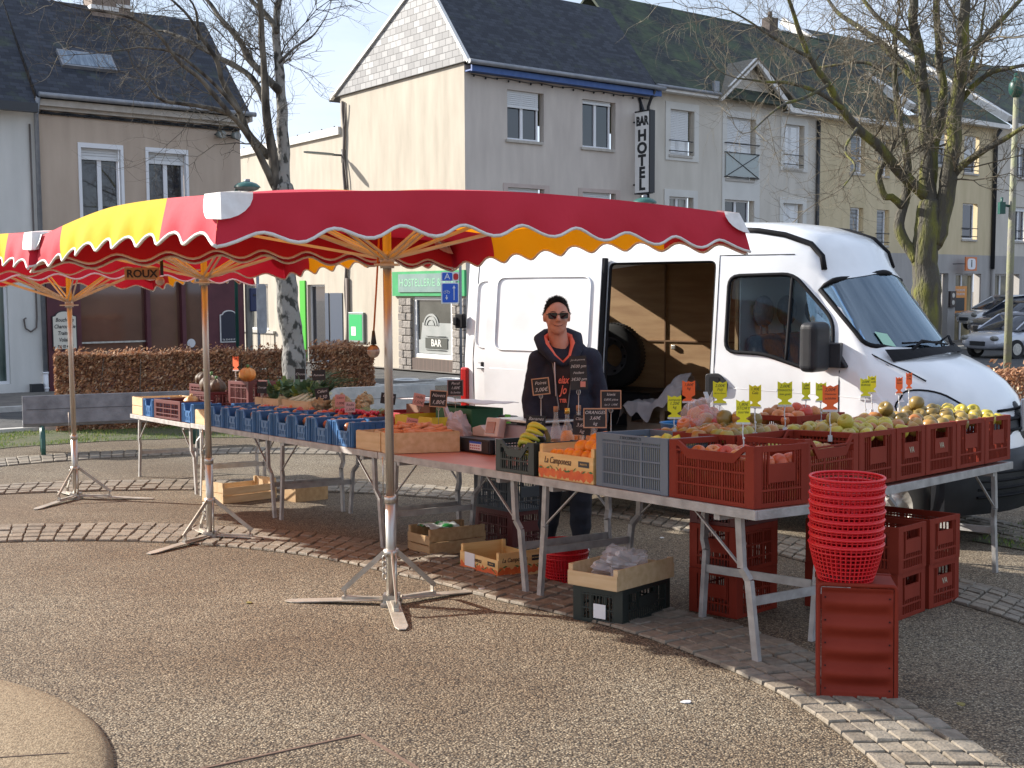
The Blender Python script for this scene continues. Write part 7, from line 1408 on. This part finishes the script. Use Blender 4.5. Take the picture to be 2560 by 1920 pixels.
t = E('white_cloth', 'white cloth spread over the boxes at the back of the vegetable table', 'cloth', TM(5.0, .80, .335)); m = Mb(); m.grid(lambda u, v: (u*1.35, v*.35, .012*noise.noise((u*7, v*4, 1))+.01), 30, 8); m.build('cloth_sheet', mat('white_cotton', (.62, .60, .58), rough=.9), t, sol=.004)
radm = mat('radish_red', (.50, .02, .05), rough=.4)
for i in range(14): 
    M = TM(5.55-.05*i, .50+.03*(i % 3), .215+.01*(i % 2)); 
    if i == 0: pr_ = E('radish_bunch', 'bunch of pink-red radishes behind the blue crates', 'radishes', M, 'radish bunches behind the blue crates'); m = Mb(); [m.ell((.018*math.cos(k), .018*math.sin(k)*1.3, .01*(k % 2)), .014, 8, 6) for k in range(6)]; m.build('radish', radm, pr_); m = Mb(); [m.bar((0, 0, 0), (.02*math.cos(k), .09, .02*math.sin(k)+.02), .012, .002) for k in range(6)]; m.build('leaves', leaf2, pr_); cache(pr_)
    else: dup(pr_, M)
cbag = crumple('pale pink plastic carrier bag standing behind the carrot crate', TM(3.90, .72, .0), .14, .11, .17, mat('pink_white_film', (.70, .58, .60), rough=.3, trans=.3, bump=.6, bs=18), 8, name='carrier_bag', amp=.3)
M_ = TM(4.0, .70, .20); m = Mb(); m.bar((0, 0, 0), (-.04, 0, .12), .03, .006); m.bar((.06, 0, 0), (-.03, 0, .12), .03, .006); m.build('handle', mat('pink_white_film'), cbag, M_)
t = E('crumpled_bag', 'bright green and black bag behind the scale', 'bag', TM(3.62, .92, .0)); m = Mb(); m.b2(0, .20, 0, .08, 0, .26); m.build('bag_body', mat('black_green_plastic'), t, bev=.02); m = Mb(); m.b2(.12, .19, -.005, 0, .05, .27); m.build('green_stripe', mat('vivid_green', (.08, .45, .03), rough=.5), t)
t = E('stacked_tub', 'round blue plastic tub behind the bagged apples', 'tub', TM(1.34, .86, .15)); m = Mb(); m.lathe([(.0, 0), (.17, 0), (.21, .17), (.215, .17), (.20, .155)], 28); m.build('tub_wall', mat('tub_blue', (.02, .17, .42), (.03, .22, .5), rough=.4, ns=6, bump=.4, bs=18), t, sol=.004)
flatbox('green_bag', 'light green printed bag leaning beside the blue tub', 'bag', TM(1.20, .84, .16), .20, .1, .155, mat('light_green_film', (.18, .50, .16), (.30, .58, .24), rough=.35, ns=30))
t = E('storage_block', 'dark crate stack behind the corner crates carrying the blue tub', 'crate', TM(1.45, .82, .0)); m = Mb(); m.b2(0, .60, 0, .13, 0, .148); m.build('crate_body', dgreyp, t, bev=.005); m = Mb(); m.b2(-.005, .605, -.005, .135, .12, .15); m.build('rim', dgreyp, t)
# cash box, scale, printer
cb = E('cash_box', 'black cash drawer with a white label on the pink table', 'cash box', TM(3.62, .55, .004)); m = Mb(); m.b2(0, .46, 0, .40, 0, .105); m.build('box_case', mat('satin_black', (.018, .018, .022), rough=.4), cb, bev=.006); m = Mb(); m.b2(.01, .45, -.006, 0, .012, .092); m.build('drawer_front', mat('satin_black'), cb)
m = Mb(); m.b2(.20, .36, -.009, -.006, .02, .085); lb = m.build('paper_label', pvc, cb); m = Mb(); m.b2(.20, .36, -.0105, -.009, .070, .085); m.build('label_band', blues, lb); m = Mb(); [m.b2(.21+.028*(k % 5), .226+.028*(k % 5), -.0105, -.009, .05-.02*(k//5), .06-.02*(k//5)) for k in range(10)]; m.build('label_print', mat('pink_print', (.45, .12, .15)), lb)
t = E('receipt_printer', 'small beige receipt printer on the black cash drawer', 'printer', TM(3.60, .68, .112)); m = Mb(); m.prism([(0, 0), (.17, 0), (.17, .05), (.11, .085), (0, .06)], 0, .16, 'y'); m.build('printer_case', mat('beige_plastic', (.52, .42, .39), rough=.45), t, bev=.004)
beige = mat('beige_plastic'); gp_ = mat('grey_plastic', (.28, .27, .29), rough=.5)
sc_ = E('market_scale', 'beige market scale with steel pan and angled display beside the cash drawer', 'scale', TM(3.16, .60, .004)); m = Mb(); m.b2(-.02, .40, .06, .36, .0, .22); m.build('scale_body', mat('lilac_grey', (.34, .30, .33), (.4, .36, .38), rough=.5), sc_, bev=.01); m = Mb(); m.b2(-.07, .46, .02, .40, .245, .262); m.build('pan', steel, sc_, bev=.004); m = Mb(); m.b2(.1, .3, .12, .3, .22, .245); m.build('pan_support', darkp, sc_)
m = Mb(); m.box((.03, -.02, .195), (.15, .07, .14), rx=R(-14), rz=R(8)); ds = m.build('display', beige, sc_, bev=.008); m = Mb(); m.box((.027, -.058, .20), (.09, .006, .085), rx=R(-14), rz=R(8)); m.build('display_screen', mat('amber_screen', (.30, .10, .05), rough=.2), ds); m = Mb(); m.tube([(.03, 0, .0), (.03, 0, .13)], .018, 8); m.build('display_post', pvc, sc_)
# bottles
wood_crate('wooden_box', 'wooden box holding juice bottles behind the printed orange box', TM(2.32, .40, .004), .62, .20, .17, woodl, boards=1, cat='box')
def bottle(label, M, liquid, lv, big=1.0, cork=True):
    t = E('juice_bottle', label, 'bottle', M); m = Mb(); m.lathe([(.0, 0), (.034*big, 0), (.038*big, .01), (.038*big, .13), (.034*big, .16), (.016, .23), (.0135, .26), (.0145, .285), (.0, .285)], 18); m.build('glass', mat('bottle_glass', (.75, .72, .66), rough=.05, alpha=.22, spec=.9), t)
    m = Mb(); m.lathe([(.0, .003), (.033*big, .003), (.036*big, .012), (.036*big, min(lv, .13)), (.026 if lv > .15 else .036*big, lv), (0, lv)], 16); m.build('liquid', liquid, t); m = Mb(); m.tube([(0, 0, .28), (0, 0, .315)], .016, 10); m.build('cork' if cork else 'cap', mat('cork', (.36, .16, .08), (.45, .24, .14), rough=.8, ns=20) if cork else mat('gold_cap', (.70, .42, .08), rough=.3, metal=.5), t)
jo = mat('orange_juice', (.75, .28, .04), rough=.35); jb = mat('brown_juice', (.22, .12, .07), rough=.3)
bottle('corked clear bottle with brown drink, leftmost of the bottles', TM(2.24, .47, .08), jb, .10); bottle('corked bottle standing behind the wide orange juice bottle', TM(2.10, .55, .09), jo, .12); bottle('wide bottle full of orange juice, nearest in front', TM(2.09, .45, .075), jo, .17, 1.25, False); bottle('orange juice bottle half hidden by the Clémentines blackboard', TM(1.93, .52, .07), jo, .16, 1.0, False)
# ================================================================ PRICE TAGS AND BLACKBOARDS
chalk = mat('white_chalk', (.62, .60, .58), rough=.9); boardm = mat('blackboard_black', (.012, .012, .014), (.03, .028, .028), rough=.6, ns=9); framem = mat('light_wood_frame', (.45, .24, .13), (.56, .33, .2), rough=.6, ns=9)
def blackboard(label, M, h, w_, bh, lines, frame=True, yaw=0, tilt=0, face=None, base=.0, ink=chalk, fm=None):
    """M: foot of the stem on whatever carries it; h: height of the board centre above the foot"""
    M = M @ Matrix.Rotation(yaw, 4, 'Z'); t = E('price_board', label, 'price sign', M); B_ = M @ Matrix.Translation((0, 0, h)) @ Matrix.Rotation(tilt, 4, 'Y')
    m = Mb(); m.b2(-w_/2, w_/2, -.004, .0, -bh/2, bh/2); b_ = m.build('board', face or boardm, t, B_)
    if frame: m = Mb(); f = .007; m.b2(-w_/2-f, w_/2+f, -.007, .003, bh/2, bh/2+f); m.b2(-w_/2-f, w_/2+f, -.007, .003, -bh/2-f, -bh/2); m.b2(-w_/2-f, -w_/2, -.0065, .003, -bh/2, bh/2); m.b2(w_/2, w_/2+f, -.0065, .003, -bh/2, bh/2); m.build('frame', fm or framem, b_, B_)
    n = len(lines)
    for i, s in enumerate(lines): text(s, min(bh/(n+.3)*.85, w_/max(3, len(s))*1.75), ink, b_, B_ @ Matrix.Translation((0, -.0047, bh*(.5-(i+.6)/(n+.2)))) @ FONT_Z, shear=.3, ext=.0003)
    m = Mb(); m.tube([(0, .004, .003), (0, .004, h-bh/2+.01)], .0025, 5); m.tube([(.012*math.cos(k*.7), .002, h-bh/2-.015+.018*math.sin(k*.7)) for k in range(9)], .002, 4, close=True); m.tube([(-.015, .004, .003), (.015, .004, .003)], .004, 5); m.build('stem', steel, t)
    return t
VW_T = R(-36)   # boards turned to face the viewer
blackboard('small wood-framed blackboard in front of the man, left of the tall one', TM(2.45, .50, .10), .42, .105, .10, ('Poires', '3,00€'), yaw=R(48), tilt=R(-6))
bb = blackboard('tall narrow black price board in front of the man listing jus de pomme', TM(1.97, .45, .17), .45, .108, .215, ('Jus de pomme', '3€00 pm', 'Pétillant', '3€50 pm', ' '), frame=False, yaw=R(50), tilt=R(-3)); m = Mb(); m.b2(.012, .045, -.008, -.005, .36, .395); m.build('pink_sticker', mat('pink_sticker', (.65, .25, .2), rough=.6), bb)
blackboard('wood-framed blackboard right of the man with les 3 price', TM(1.83, .60, .0), .45, .118, .105, ('kiwis', '0,80€ pièce', 'les 3  1,90€'), yaw=R(52))
blackboard('wood-framed blackboard reading ORANGES above the oranges', TM(1.55, .25, .19), .17, .125, .105, ('ORANGES', '3,60€', 'kg'), yaw=R(50))
blackboard('frameless blackboard reading Bananes above the bananas', TM(2.16, .25, .02), .27, .125, .115, ('Bananes', '2,30€', 'kg'), frame=False, yaw=R(52), tilt=R(3)); blackboard('frameless blackboard reading Clémentines between bottles and oranges board', TM(1.74, .30, .15), .155, .11, .12, ('Clément.', '3,60€', 'kg'), frame=False, yaw=R(50), tilt=R(4))
blackboard('wood-framed blackboard above the pink carrier bag', TM(3.80, .50, .14), .25, .12, .115, ('Navets', '1,80€'), yaw=R(58), tilt=R(4)); blackboard('framed dark blackboard standing farthest back by the van tail light', TM(4.04, .80, .1), .36, .115, .115, ('Persil', '1,00€', 'la botte'), yaw=R(58), fm=mat('pinkish_frame', (.25, .14, .13), rough=.6))
blackboard('black slanted board behind the row of blue crates on the white cloth', TM(5.08, .75, .24), .10, .13, .095, ('Endives', '3,00'), frame=False, yaw=R(60), tilt=R(8)); pinkc = mat('pink_card', (.60, .30, .27), rough=.7)
blackboard('plain pink card leaning behind the yellow box', TM(4.54, .75, .20), .15, .10, .10, ('radis', '1,50€'), frame=False, yaw=R(45), tilt=R(12), face=pinkc, ink=darkp)
blackboard('dark board by the leeks, upper right', TM(6.50, .75, .27), .25, .13, .10, ('Poireaux',), frame=False, yaw=R(58), tilt=R(-3)); blackboard('dark board by the leeks, upper left', TM(7.05, .80, .27), .25, .10, .11, ('Choux',), frame=False, yaw=R(60)); blackboard('dark slanted board in front of the leek crate', TM(6.10, .60, .2), .15, .13, .12, ('Céleri', '2,50'), frame=False, yaw=R(58), tilt=R(-8))
blackboard('dark board at the left of the squash crate', TM(7.45, .55, .2), .18, .10, .12, ('Courge',), frame=False, yaw=R(60))
blackboard('pink handwritten card on the celeriac roots', TM(5.62, .55, .18), .13, .09, .11, ('Céleri', '1,00€'), frame=False, yaw=R(60), face=pinkc, ink=darkp); blackboard('pink handwritten card before the radishes', TM(5.22, .45, .14), .13, .09, .09, ('Radis', '1,50€'), frame=False, yaw=R(60), face=mat('pale_pink_card', (.62, .42, .42), rough=.7), ink=darkp); blackboard('pink card lying upright on the carrots', TM(3.95, .35, .10), .10, .09, .08, ('Carottes', '1,60€'), frame=False, yaw=R(60), face=pinkc, ink=darkp, tilt=R(10))
yelc = mat('fluo_yellow_card', (.72, .66, .01), rough=.6); orac = mat('fluo_orange_card', (.85, .13, .02), rough=.6); clip = mat('clear_clip', (.66, .66, .66), rough=.2, alpha=.75, spec=.7); marker = mat('black_marker', (.02, .02, .02), rough=.7)
def tag(label, M, h, col, lines, yaw=0, s=1.0):
    M = M @ Matrix.Rotation(yaw, 4, 'Z'); t = E('price_tag', label, 'price tag', M); w_, bh = .074*s, .092*s
    C_ = M @ Matrix.Translation((0, 0, h)); m = Mb(); m.prism([(-w_/2, -bh*.42), (-w_*.22, -bh*.55), (-w_*.22, -bh*.62), (-w_*.46, -bh*.72), (-w_*.46, -bh*.84), (0, -bh*.95), (w_*.46, -bh*.84), (w_*.46, -bh*.72), (w_*.22, -bh*.62), (w_*.22, -bh*.55), (w_/2, -bh*.42), (w_/2, bh*.5), (w_*.2, bh*.38), (0, bh*.46), (-w_*.2, bh*.38), (-w_/2, bh*.5)], -.001, 0, 'y'); c = m.build('card', col, t, C_)
    for i, q in enumerate(lines): text(q, min(.022*s, w_/max(3, len(q))*1.7), marker, c, C_ @ Matrix.Translation((0, -.0015, bh*(.22-.22*i))) @ FONT_Z, shear=.25, ext=.0002)
    m = Mb(); m.b2(-w_*.5, w_*.5, -.004, .004, -bh*.92, -bh*.80); m.build('clip', clip, t, C_)
    m = Mb(); z0 = h-bh*.9; m.tube([(0, 0, .012), (.003, 0, z0*.35), (-.003, 0, z0*.7), (0, 0, z0)], .0035, 6); m.ell((.002, 0, z0*.5), .007, 8, 6); m.ell((0, 0, z0), .007, 8, 6); m.box((0, 0, .008), (.022, .012, .035)); m.build('stem', clip, t); return t
YW = R(45)
tag('yellow tag reading compote in front of the apple bag', TM(1.05, .43, .29), .17, yelc, ('compote', '1,20€', 'kg'), R(50), 1.05); tag('orange tag with 1 kg price behind the bag of apples', TM(1.33, .80, .28), .25, orac, ('1,80€', 'kg'), R(50), 1.05)
tag('yellow tag in front of the van door handle', TM(.88, .62, .29), .25, yelc, ('2,00€', 'Fuji', 'ferme douce'), R(44), 1.05); tag('yellow tag reading STORY clipped on the corner crate', TM(.10+.02, .03, .27), .215, yelc, ('1,80€', 'STORY', 'sucrée'), R(40), .92)
tag('small yellow tag just behind the STORY tag', TM(.59, .60, .29), .24, yelc, ('1,90€', 'Gala'), R(15)); tag('wide yellow tag reading Jonagold left of the middle', RM(1.02, .45, .30), .235, yelc, ('2,00€', 'JONAGOLD', 'bon goût'), R(-50), 1.1); tag('narrow yellow tag standing alone against the white van door', RM(1.70, .70, .32), .20, yelc, ('1,80€', 'Reine'), R(-20), .9)
tag('yellow tag half hidden behind the orange one', RM(1.74, .62, .30), .215, yelc, ('2,00€', 'Golden'), R(-35), .95); tag('big orange tag reading Chantecler clipped on the dipped crate', RM(1.02, .17, .27), .25, orac, ('2,00€', 'Chantecler', 'acidulée'), R(-48), 1.15)
tag('front yellow tag of the pair over the russet apples', RM(2.09, .50, .30), .235, yelc, ('2,00€', 'Boskoop'), R(-40), .95); tag('bright rear yellow tag of the pair over the russet apples', RM(2.68, .75, .32), .215, yelc, ('2,00€', 'Canada'), R(-25), .95)
tag('left orange tag of the two near the headlight', RM(2.82, .62, .33), .195, orac, ('2,00€', 'Reinette'), R(-15), .95); tag('right orange tag of the two near the headlight', RM(3.06, .66, .35), .20, orac, ('2,20€', 'Coing'), R(-10), .95)
tag('orange tag sticking up before the beech hedge over the pumpkins', TM(8.57, .7, .40), .24, orac, ('2,50€',), R(20), 1.3)
# things behind in the van doorway
t = E('cloth_crate', 'grey wooden crate in the van doorway with a grey blanket on it', 'crate', VV(-1.12, .42, .70)); m = Mb(); m.b2(0, .56, 0, .4, 0, .10); [m.b2(x, x+.04, -.005, .012, .1, .26) for x in (0, .17, .35, .52)]; m.b2(0, .56, -.004, .012, .22, .28); m.b2(0, .56, .39, .4, .1, .28); m.build('crate_body', mat('grey_brown_wood', (.16, .13, .10), (.22, .19, .15), rough=.9, ns=6), t); m = Mb(); m.b2(0, .56, -.008, -.004, .0, .04); m.build('base_board', mat('grey_brown_wood'), t)
t = E('grey_blanket', 'crumpled grey blanket thrown over the crate in the van doorway', 'blanket', VV(-1.18, .36, .93)); m = Mb()
def bl(u, v): x = u*.66; y = v*.45; h = .05+.28*smooth01((u-.45)/.4)*(1-.6*abs(v-.5)*2)+.035*noise.noise((u*6, v*5, 2))+.02*noise.noise((u*14, v*12, 4)); h -= .22*smooth01((.12-v)/.12)*(.4+.6*noise.noise((u*5, 1, 8))) if v < .12 else 0; h -= .12*smooth01((.1-u)/.1); return (x, y-.04, h)
m.grid(bl, 50, 34); m.build('blanket_cloth', mat('grey_wool', (.26, .25, .26), (.34, .32, .32), rough=.95, ns=8, bump=.5, bs=90), t)
# ================================================================ THE STALLHOLDER
PX, PY = .385, 8.45; PW = T4(PX, PY, gz(PX, PY), R(4)) @ Matrix.Scale(1.035, 4)
skinm = mat('skin', (.52, .23, .15), (.60, .28, .19), rough=.5, ns=14, bump=.1, bs=120); navy = mat('navy_hoodie', (.012, .014, .028), (.018, .02, .038), rough=.9, ns=18, bump=.6, bs=180); coral = mat('coral_lining', (.75, .13, .08), (.80, .18, .11), rough=.85, ns=12, bump=.4, bs=120); jeans = mat('dark_joggers', (.014, .016, .024), (.02, .022, .032), rough=.9, ns=14, bump=.5, bs=120); shoem = mat('black_shoe', (.012, .012, .013), rough=.5)
def remesh(m, name, mt, parent, vox=.011, it=3, **k):
    o = m.build('tmp', mt); q = o.modifiers.new('r', 'REMESH'); q.mode = 'VOXEL'; q.voxel_size = vox; q = o.modifiers.new('s', 'SMOOTH'); q.factor = .6; q.iterations = it
    me = evalmesh(o); bpy.data.objects.remove(o); me.polygons.foreach_set('use_smooth', [True]*len(me.polygons)); me.name = name; o = bpy.data.objects.new(name, me); COL.objects.link(o); return fin(o, parent, PW if parent is None else None, **k)
def limb(m, P, r, n=14):
    m.tube(P, r, n)
    for p, q in zip(P, r): m.ell(p, q*.99, 14, 8)
hx = -.055; hz = 1.700
m = Mb()
m.ell((hx, .012, hz+.028), (.082, .100, .102), 24, 16); m.ell((hx, -.005, hz-.03), (.073, .085, .085), 20, 14); m.ell((hx, -.030, hz-.072), (.056, .055, .050), 18, 12); m.ell((hx, -.058, hz-.092), (.030, .026, .026), 14, 10); m.ell((hx, -.058, hz+.035), (.056, .034, .022), 14, 10)
limb(m, [(hx, -.086, hz+.022), (hx, -.112, hz-.012)], [.011, .0175], 10); 
for s in (-1, 1): m.ell((hx+s*.013, -.090, hz-.018), (.010, .011, .008), 8, 6); m.ell((hx+s*.035, -.056, hz-.022), (.028, .028, .026), 12, 8); m.ell((hx+s*.088, .012, hz+.0), (.010, .024, .036), 12, 8)
m.ell((hx, -.080, hz-.051), (.027, .012, .0075), 12, 6); m.ell((hx, -.077, hz-.064), (.022, .012, .008), 12, 6)
limb(m, [(hx*.4, .03, 1.44), (hx*.8, .02, 1.56), (hx, .012, 1.64)], [.078, .068, .066]); 
m.ell((-.0, 0, 1.30), (.17, .105, .19), 20, 14); m.ell((0, 0, 1.08), (.155, .10, .18), 20, 14); m.ell((0, 0, .95), (.16, .105, .11), 20, 14)
SH = [(-.178, .01, 1.395), (.182, .01, 1.405)]; EL = [(-.235, .03, 1.12), (.25, .03, 1.13)]; WR = [(-.225, -.07, .90), (.24, -.06, .905)]
HIP = [(-.085, 0, .90), (.09, 0, .90)]; KN = [(-.10, .0, .49), (.105, -.05, .49)]; AN = [(-.115, .09, .09), (.105, -.07, .09)]
for i in range(2):
    limb(m, [SH[i], EL[i], WR[i]], [.055, .043, .030]); limb(m, [HIP[i], KN[i], AN[i]], [.085, .058, .042]); limb(m, [(SH[i][0]*.3, 0, 1.43), SH[i]], [.06, .055])
    w_ = V(WR[i]); s = -1 if i == 0 else 1; m.ell(w_+V((0, -.02, -.055)), (.020, .040, .048), 12, 8)
    for k, (dy, L_) in enumerate(((-.030, .070), (-.010, .080), (.010, .075), (.028, .058))): b = w_+V((0, -.02+dy, -.09)); limb(m, [b, b+V((-s*.006, -.006, -L_*.5)), b+V((-s*.022, -.012, -L_*.92))], [.0098, .009, .0075], 8)
    b = w_+V((-s*.012, -.052, -.045)); limb(m, [b, b+V((-s*.012, -.022, -.03)), b+V((-s*.016, -.026, -.058))], [.0115, .0105, .009], 8)
    m.ell((AN[i][0], AN[i][1]-.05, .045), (.042, .11, .035), 12, 8)
man = remesh(m, 'person', skinm, None, .0075, 3, label='man in navy hoodie and dark sunglasses standing behind the stall', cat='person')
# clothing
m = Mb(); m.ell((0, .0, 1.27), (.195, .142, .22), 24, 16); m.ell((0, .0, 1.06), (.188, .138, .22), 24, 16); m.ell((0, .0, .93), (.186, .136, .13), 24, 14)
for i in range(2): limb(m, [(SH[i][0]*.2, .015, 1.445), SH[i], EL[i], V(EL[i]).lerp(V(WR[i]), .55), V(WR[i])+V((0, 0, .01))], [.075, .085, .073, .066, .056]); m.tube([V(WR[i])+V((0, 0, .03)), V(WR[i])-V((0, 0, .005))], .045, 14)
limb(m, [(-.10, .03, 1.45), (0, .05, 1.475), (.10, .03, 1.455)], [.07, .075, .07])
jk = remesh(m, 'hoodie', navy, man, .012, 2)
for v_ in jk.data.vertices:
    c = v_.co; f = 1+.018*noise.noise((c.x*9, c.y*9, c.z*14))+.012*noise.noise((c.x*22, c.y*22, c.z*30)); v_.co = V((c.x*f, c.y*f, c.z+.004*noise.noise(c*16)))
    if c.z < .84: v_.co.z = .84
jb_ = BVHTree.FromPolygons([v.co.copy() for v in jk.data.vertices], [tuple(p.vertices) for p in jk.data.polygons])
def fr_y(x, z): h = jb_.ray_cast(V((x, -1, z)), V((0, 1, 0))); return h[0].y if h[0] else -.13
m = Mb(); m.grid(lambda u, v: ((lambda z, w: (hx*.3+(u-.5)*2*w-.01, fr_y((u-.5)*2*w, z)-.004, z))(1.06+.36*v, .028+.045*v)), 14, 30); m.build('shirt', mat('dark_brown_shirt', (.028, .014, .014), rough=.9), man)
for s in (-1, 1):
    m = Mb(); m.tube([(hx*.3-.01+s*(.030+.045*v), fr_y(s*(.03+.045*v), 1.06+.36*v)-.008, 1.06+.36*v) for v in [k/14 for k in range(15)]], .005, 5); m.build('zip', mat('zip_metal', (.20, .18, .18), rough=.4, metal=.6), man)
    m = Mb(); P = [(hx*.5+s*.058, -.135, 1.425), (hx*.5+s*.060, -.150, 1.36), (hx*.5+s*(.052), -.155, 1.26 if s > 0 else 1.16)]; m.tube(P, .0045, 6); m.build('drawstring', mat('pale_cord', (.60, .50, .48), rough=.8), man)
for s_, z, sz, sh in (('elax', 1.27, .072, .35), ('Jo', 1.20, .085, .35), ('TTER', 1.125, .034, 0)): text(s_, sz, coral, man, PW @ Matrix.Translation((hx*.3-.012, -.152, z)) @ FONT_Z, shear=sh, bold=.0015, sx=.62)
hoodL = [(hx*.5-.0, -.125, 1.385), (hx*.6-.055, -.105, 1.43), (hx*.7-.095, -.045, 1.50), (hx*.8-.100, .03, 1.545), (hx*.8-.06, .085, 1.57), (hx*.8, .10, 1.575), (hx*.8+.06, .085, 1.575), (hx*.8+.105, .03, 1.555), (hx*.7+.10, -.045, 1.505), (hx*.6+.065, -.105, 1.43), (hx*.5+.0, -.125, 1.385)]
m = Mb(); m.tube(hoodL, [.012, .022, .028, .028, .028, .028, .028, .028, .028, .022, .012], 10); m.build('hood_lining', coral, man)
m = Mb(); m.tube([V(p)+V(((p[0]-hx*.7)*.26, (p[1]-.0)*.22+.006, -.012+(.014 if p[1] > 0 else 0))) for p in hoodL], [.012, .028, .040, .044, .046, .05, .048, .046, .042, .03, .012], 12); m.build('hood', navy, man)
m = Mb()
for i in range(2): limb(m, [(HIP[i][0], 0, .93), V(HIP[i]).lerp(V(KN[i]), .4), KN[i], V(KN[i]).lerp(V(AN[i]), .65), V(AN[i])+V((0, 0, .05))], [.115, .102, .086, .076, .060])
m.ell((0, 0, .90), (.175, .12, .12), 18, 12); tr2 = remesh(m, 'joggers', jeans, man, .013, 2)
for v_ in tr2.data.vertices: c = v_.co; v_.co = c+V((.010*noise.noise((c.x*12, c.y*12, c.z*16)), .010*noise.noise((c.x*12, 5, c.z*18)), 0))
for i in range(2):
    m = Mb(); a = V(AN[i]); m.ell(a+V((0, -.055, -.035)), (.050, .145, .05), 16, 10); m.ell(a+V((0, .01, -.0)), (.048, .065, .06), 14, 10); sh_ = remesh(m, 'shoe', shoem, man, .009, 2)
    for v_ in sh_.data.vertices: v_.co.z = max(v_.co.z, .004)
    m = Mb(); m.prism([(a.x+.050*math.cos(k*.3), a.y-.055+.145*math.sin(k*.3)) for k in range(21)], .0, .014, 'z'); m.build('sole', pvc, sh_)
    for k in range(3): m = Mb(); m.bar(a+V((-.05, -.09+.035*k, -.02)), a+V((.0, -.06+.035*k, .02)), .01, .006); m.bar(a+V((.05, -.09+.035*k, -.02)), a+V((.0, -.06+.035*k, .02)), .01, .006); m.build('stripe', pvc, sh_)
# hair, sunglasses, mouth
hairm = mat('short_dark_hair', (.025, .018, .013), (.05, .036, .026), rough=.8, ns=60, bump=1.2, bs=260)
hd_ = BVHTree.FromPolygons([v.co.copy() for v in man.data.vertices], [tuple(p.vertices) for p in man.data.polygons])
m = Mb(); cH = V((hx, .012, hz+.02))
def hair(u, v):
    a = u*2*math.pi; e = math.pi/2-v*math.pi*.62; lim = .60+.45*max(0, -math.sin(a))*1.0
    fr = max(0, -math.sin(a)); low = -.05+1.02*fr**.8   # hairline elevation, high at the forehead
    el = math.pi/2+(low-math.pi/2)*v; d = V((math.cos(a)*math.cos(el), math.sin(a)*math.cos(el), math.sin(el))); h = hd_.ray_cast(cH+d*.3, -d); p = h[0] if h[0] else cH+d*.09
    th = .006+.009*smooth01((d.z-.5)/.4)+.003*noise.noise(d*16); return p+d*th*min(1, (1-v)*8+.15)
m.grid(hair, 48, 20)
for k in range(2600):
    u = rnd.random(); v = math.sqrt(rnd.random())*1.03; p = hair(u, min(1, v)); n_ = (V(p)-cH).normalized(); s_ = n_.orthogonal().normalized()*.0016; l_ = rnd.uniform(.006, .014)*(1.25 if n_.z > .75 else .7); e_ = V(p)+n_*l_+V((rnd.gauss(0, .003), rnd.gauss(0, .003)-.002, .002)); m.add([V(p)-s_, V(p)+s_, e_], [(0, 1, 2)])
m.build('hair', hairm, man)
gy = -.099; lens_ = mat('dark_lens', (.008, .008, .010), rough=.08, spec=.8)
m = Mb(); m.bar((hx-.012, gy-.002, hz+.026), (hx+.012, gy-.002, hz+.026), .006, .006); m.tube([(hx-.066, gy+.012, hz+.026), (hx-.076, -.03, hz+.022), (hx-.079, .02, hz+.012)], .003, 5); m.tube([(hx+.066, gy+.012, hz+.026), (hx+.076, -.03, hz+.022), (hx+.079, .02, hz+.012)], .003, 5); sg = m.build('sunglasses', lens_, man)
for s in (-1, 1):
    P = smoothpoly([(-.033, .019), (.033, .019), (.028, -.023), (-.026, -.023)], .012, 4); m = Mb(); vs = [(hx+s*(.040)+s*x, gy+.10*x*x*8+.006*(1 if x > 0 else .3)*abs(x)/.027-.002, hz+.016+z) for x, z in P]; vs2 = [(a, b+.006, c) for a, b, c in vs]; n_ = len(P); m.add(vs+vs2, [tuple(range(n_)), tuple(reversed(range(n_, 2*n_)))]+[(i, n_+i, n_+(i+1) % n_, (i+1) % n_) for i in range(n_)]); m.build('lens', lens_, sg)
m = Mb(); m.tube([(x, (hd_.ray_cast(V((x, -1, z)), V((0, 1, 0)))[0] or V((0, -.09, 0))).y-.0005, z) for x, z in ((hx-.034, hz-.047), (hx-.02, hz-.055), (hx, hz-.058), (hx+.02, hz-.055), (hx+.034, hz-.047))], [.0015, .0028, .003, .0028, .0015], 6); m.build('mouth', mat('lip_line', (.16, .045, .04), rough=.6), man)
stub = mat('stubble', (.20, .12, .09), rough=.8)
for s in (-1, 1): m = Mb(); m.tube([(hx+s*.018, -.0925, hz+.040), (hx+s*.036, -.090, hz+.044), (hx+s*.055, -.078, hz+.040)], [.0022, .003, .0018], 5); m.build('eyebrow', hairm, man)
# street litter and leaves on the paving
lm = mat('fallen_leaf', (.22, .18, .05), rough=.8); 
for i, (x, y) in enumerate(((1.55, 8.6), (1.2, 9.2), (2.0, 7.4), (-.2, 7.2), (-1.6, 6.9), (.75, 4.9), (1.9, 4.8))):
    t = E('paper_scrap' if i % 2 else 'fallen_leaf', ['yellowing leaf on the gravel behind the corner table', 'white paper scrap on the gravel behind the wooden tray', 'leaf on the ground under the right table', 'white scrap on the setts beside the empty printed box', 'dry leaf on the open gravel left of the nearest tripod', 'white scrap on the gravel left of the bent table leg', 'leaf on the setts right of the upended crate'][i], 'litter', gm(x, y, i*1.3, .004 if i != 3 and i != 6 else .02)); m = Mb(); m.prism([(.03*math.cos(k)*(1 if k % 2 else .7), .018*math.sin(k)) for k in range(6)], 0, .004, 'z'); m.build('scrap' if i % 2 else 'leaf', pvc if i % 2 else lm, t)
print('fruit', nfr[0])
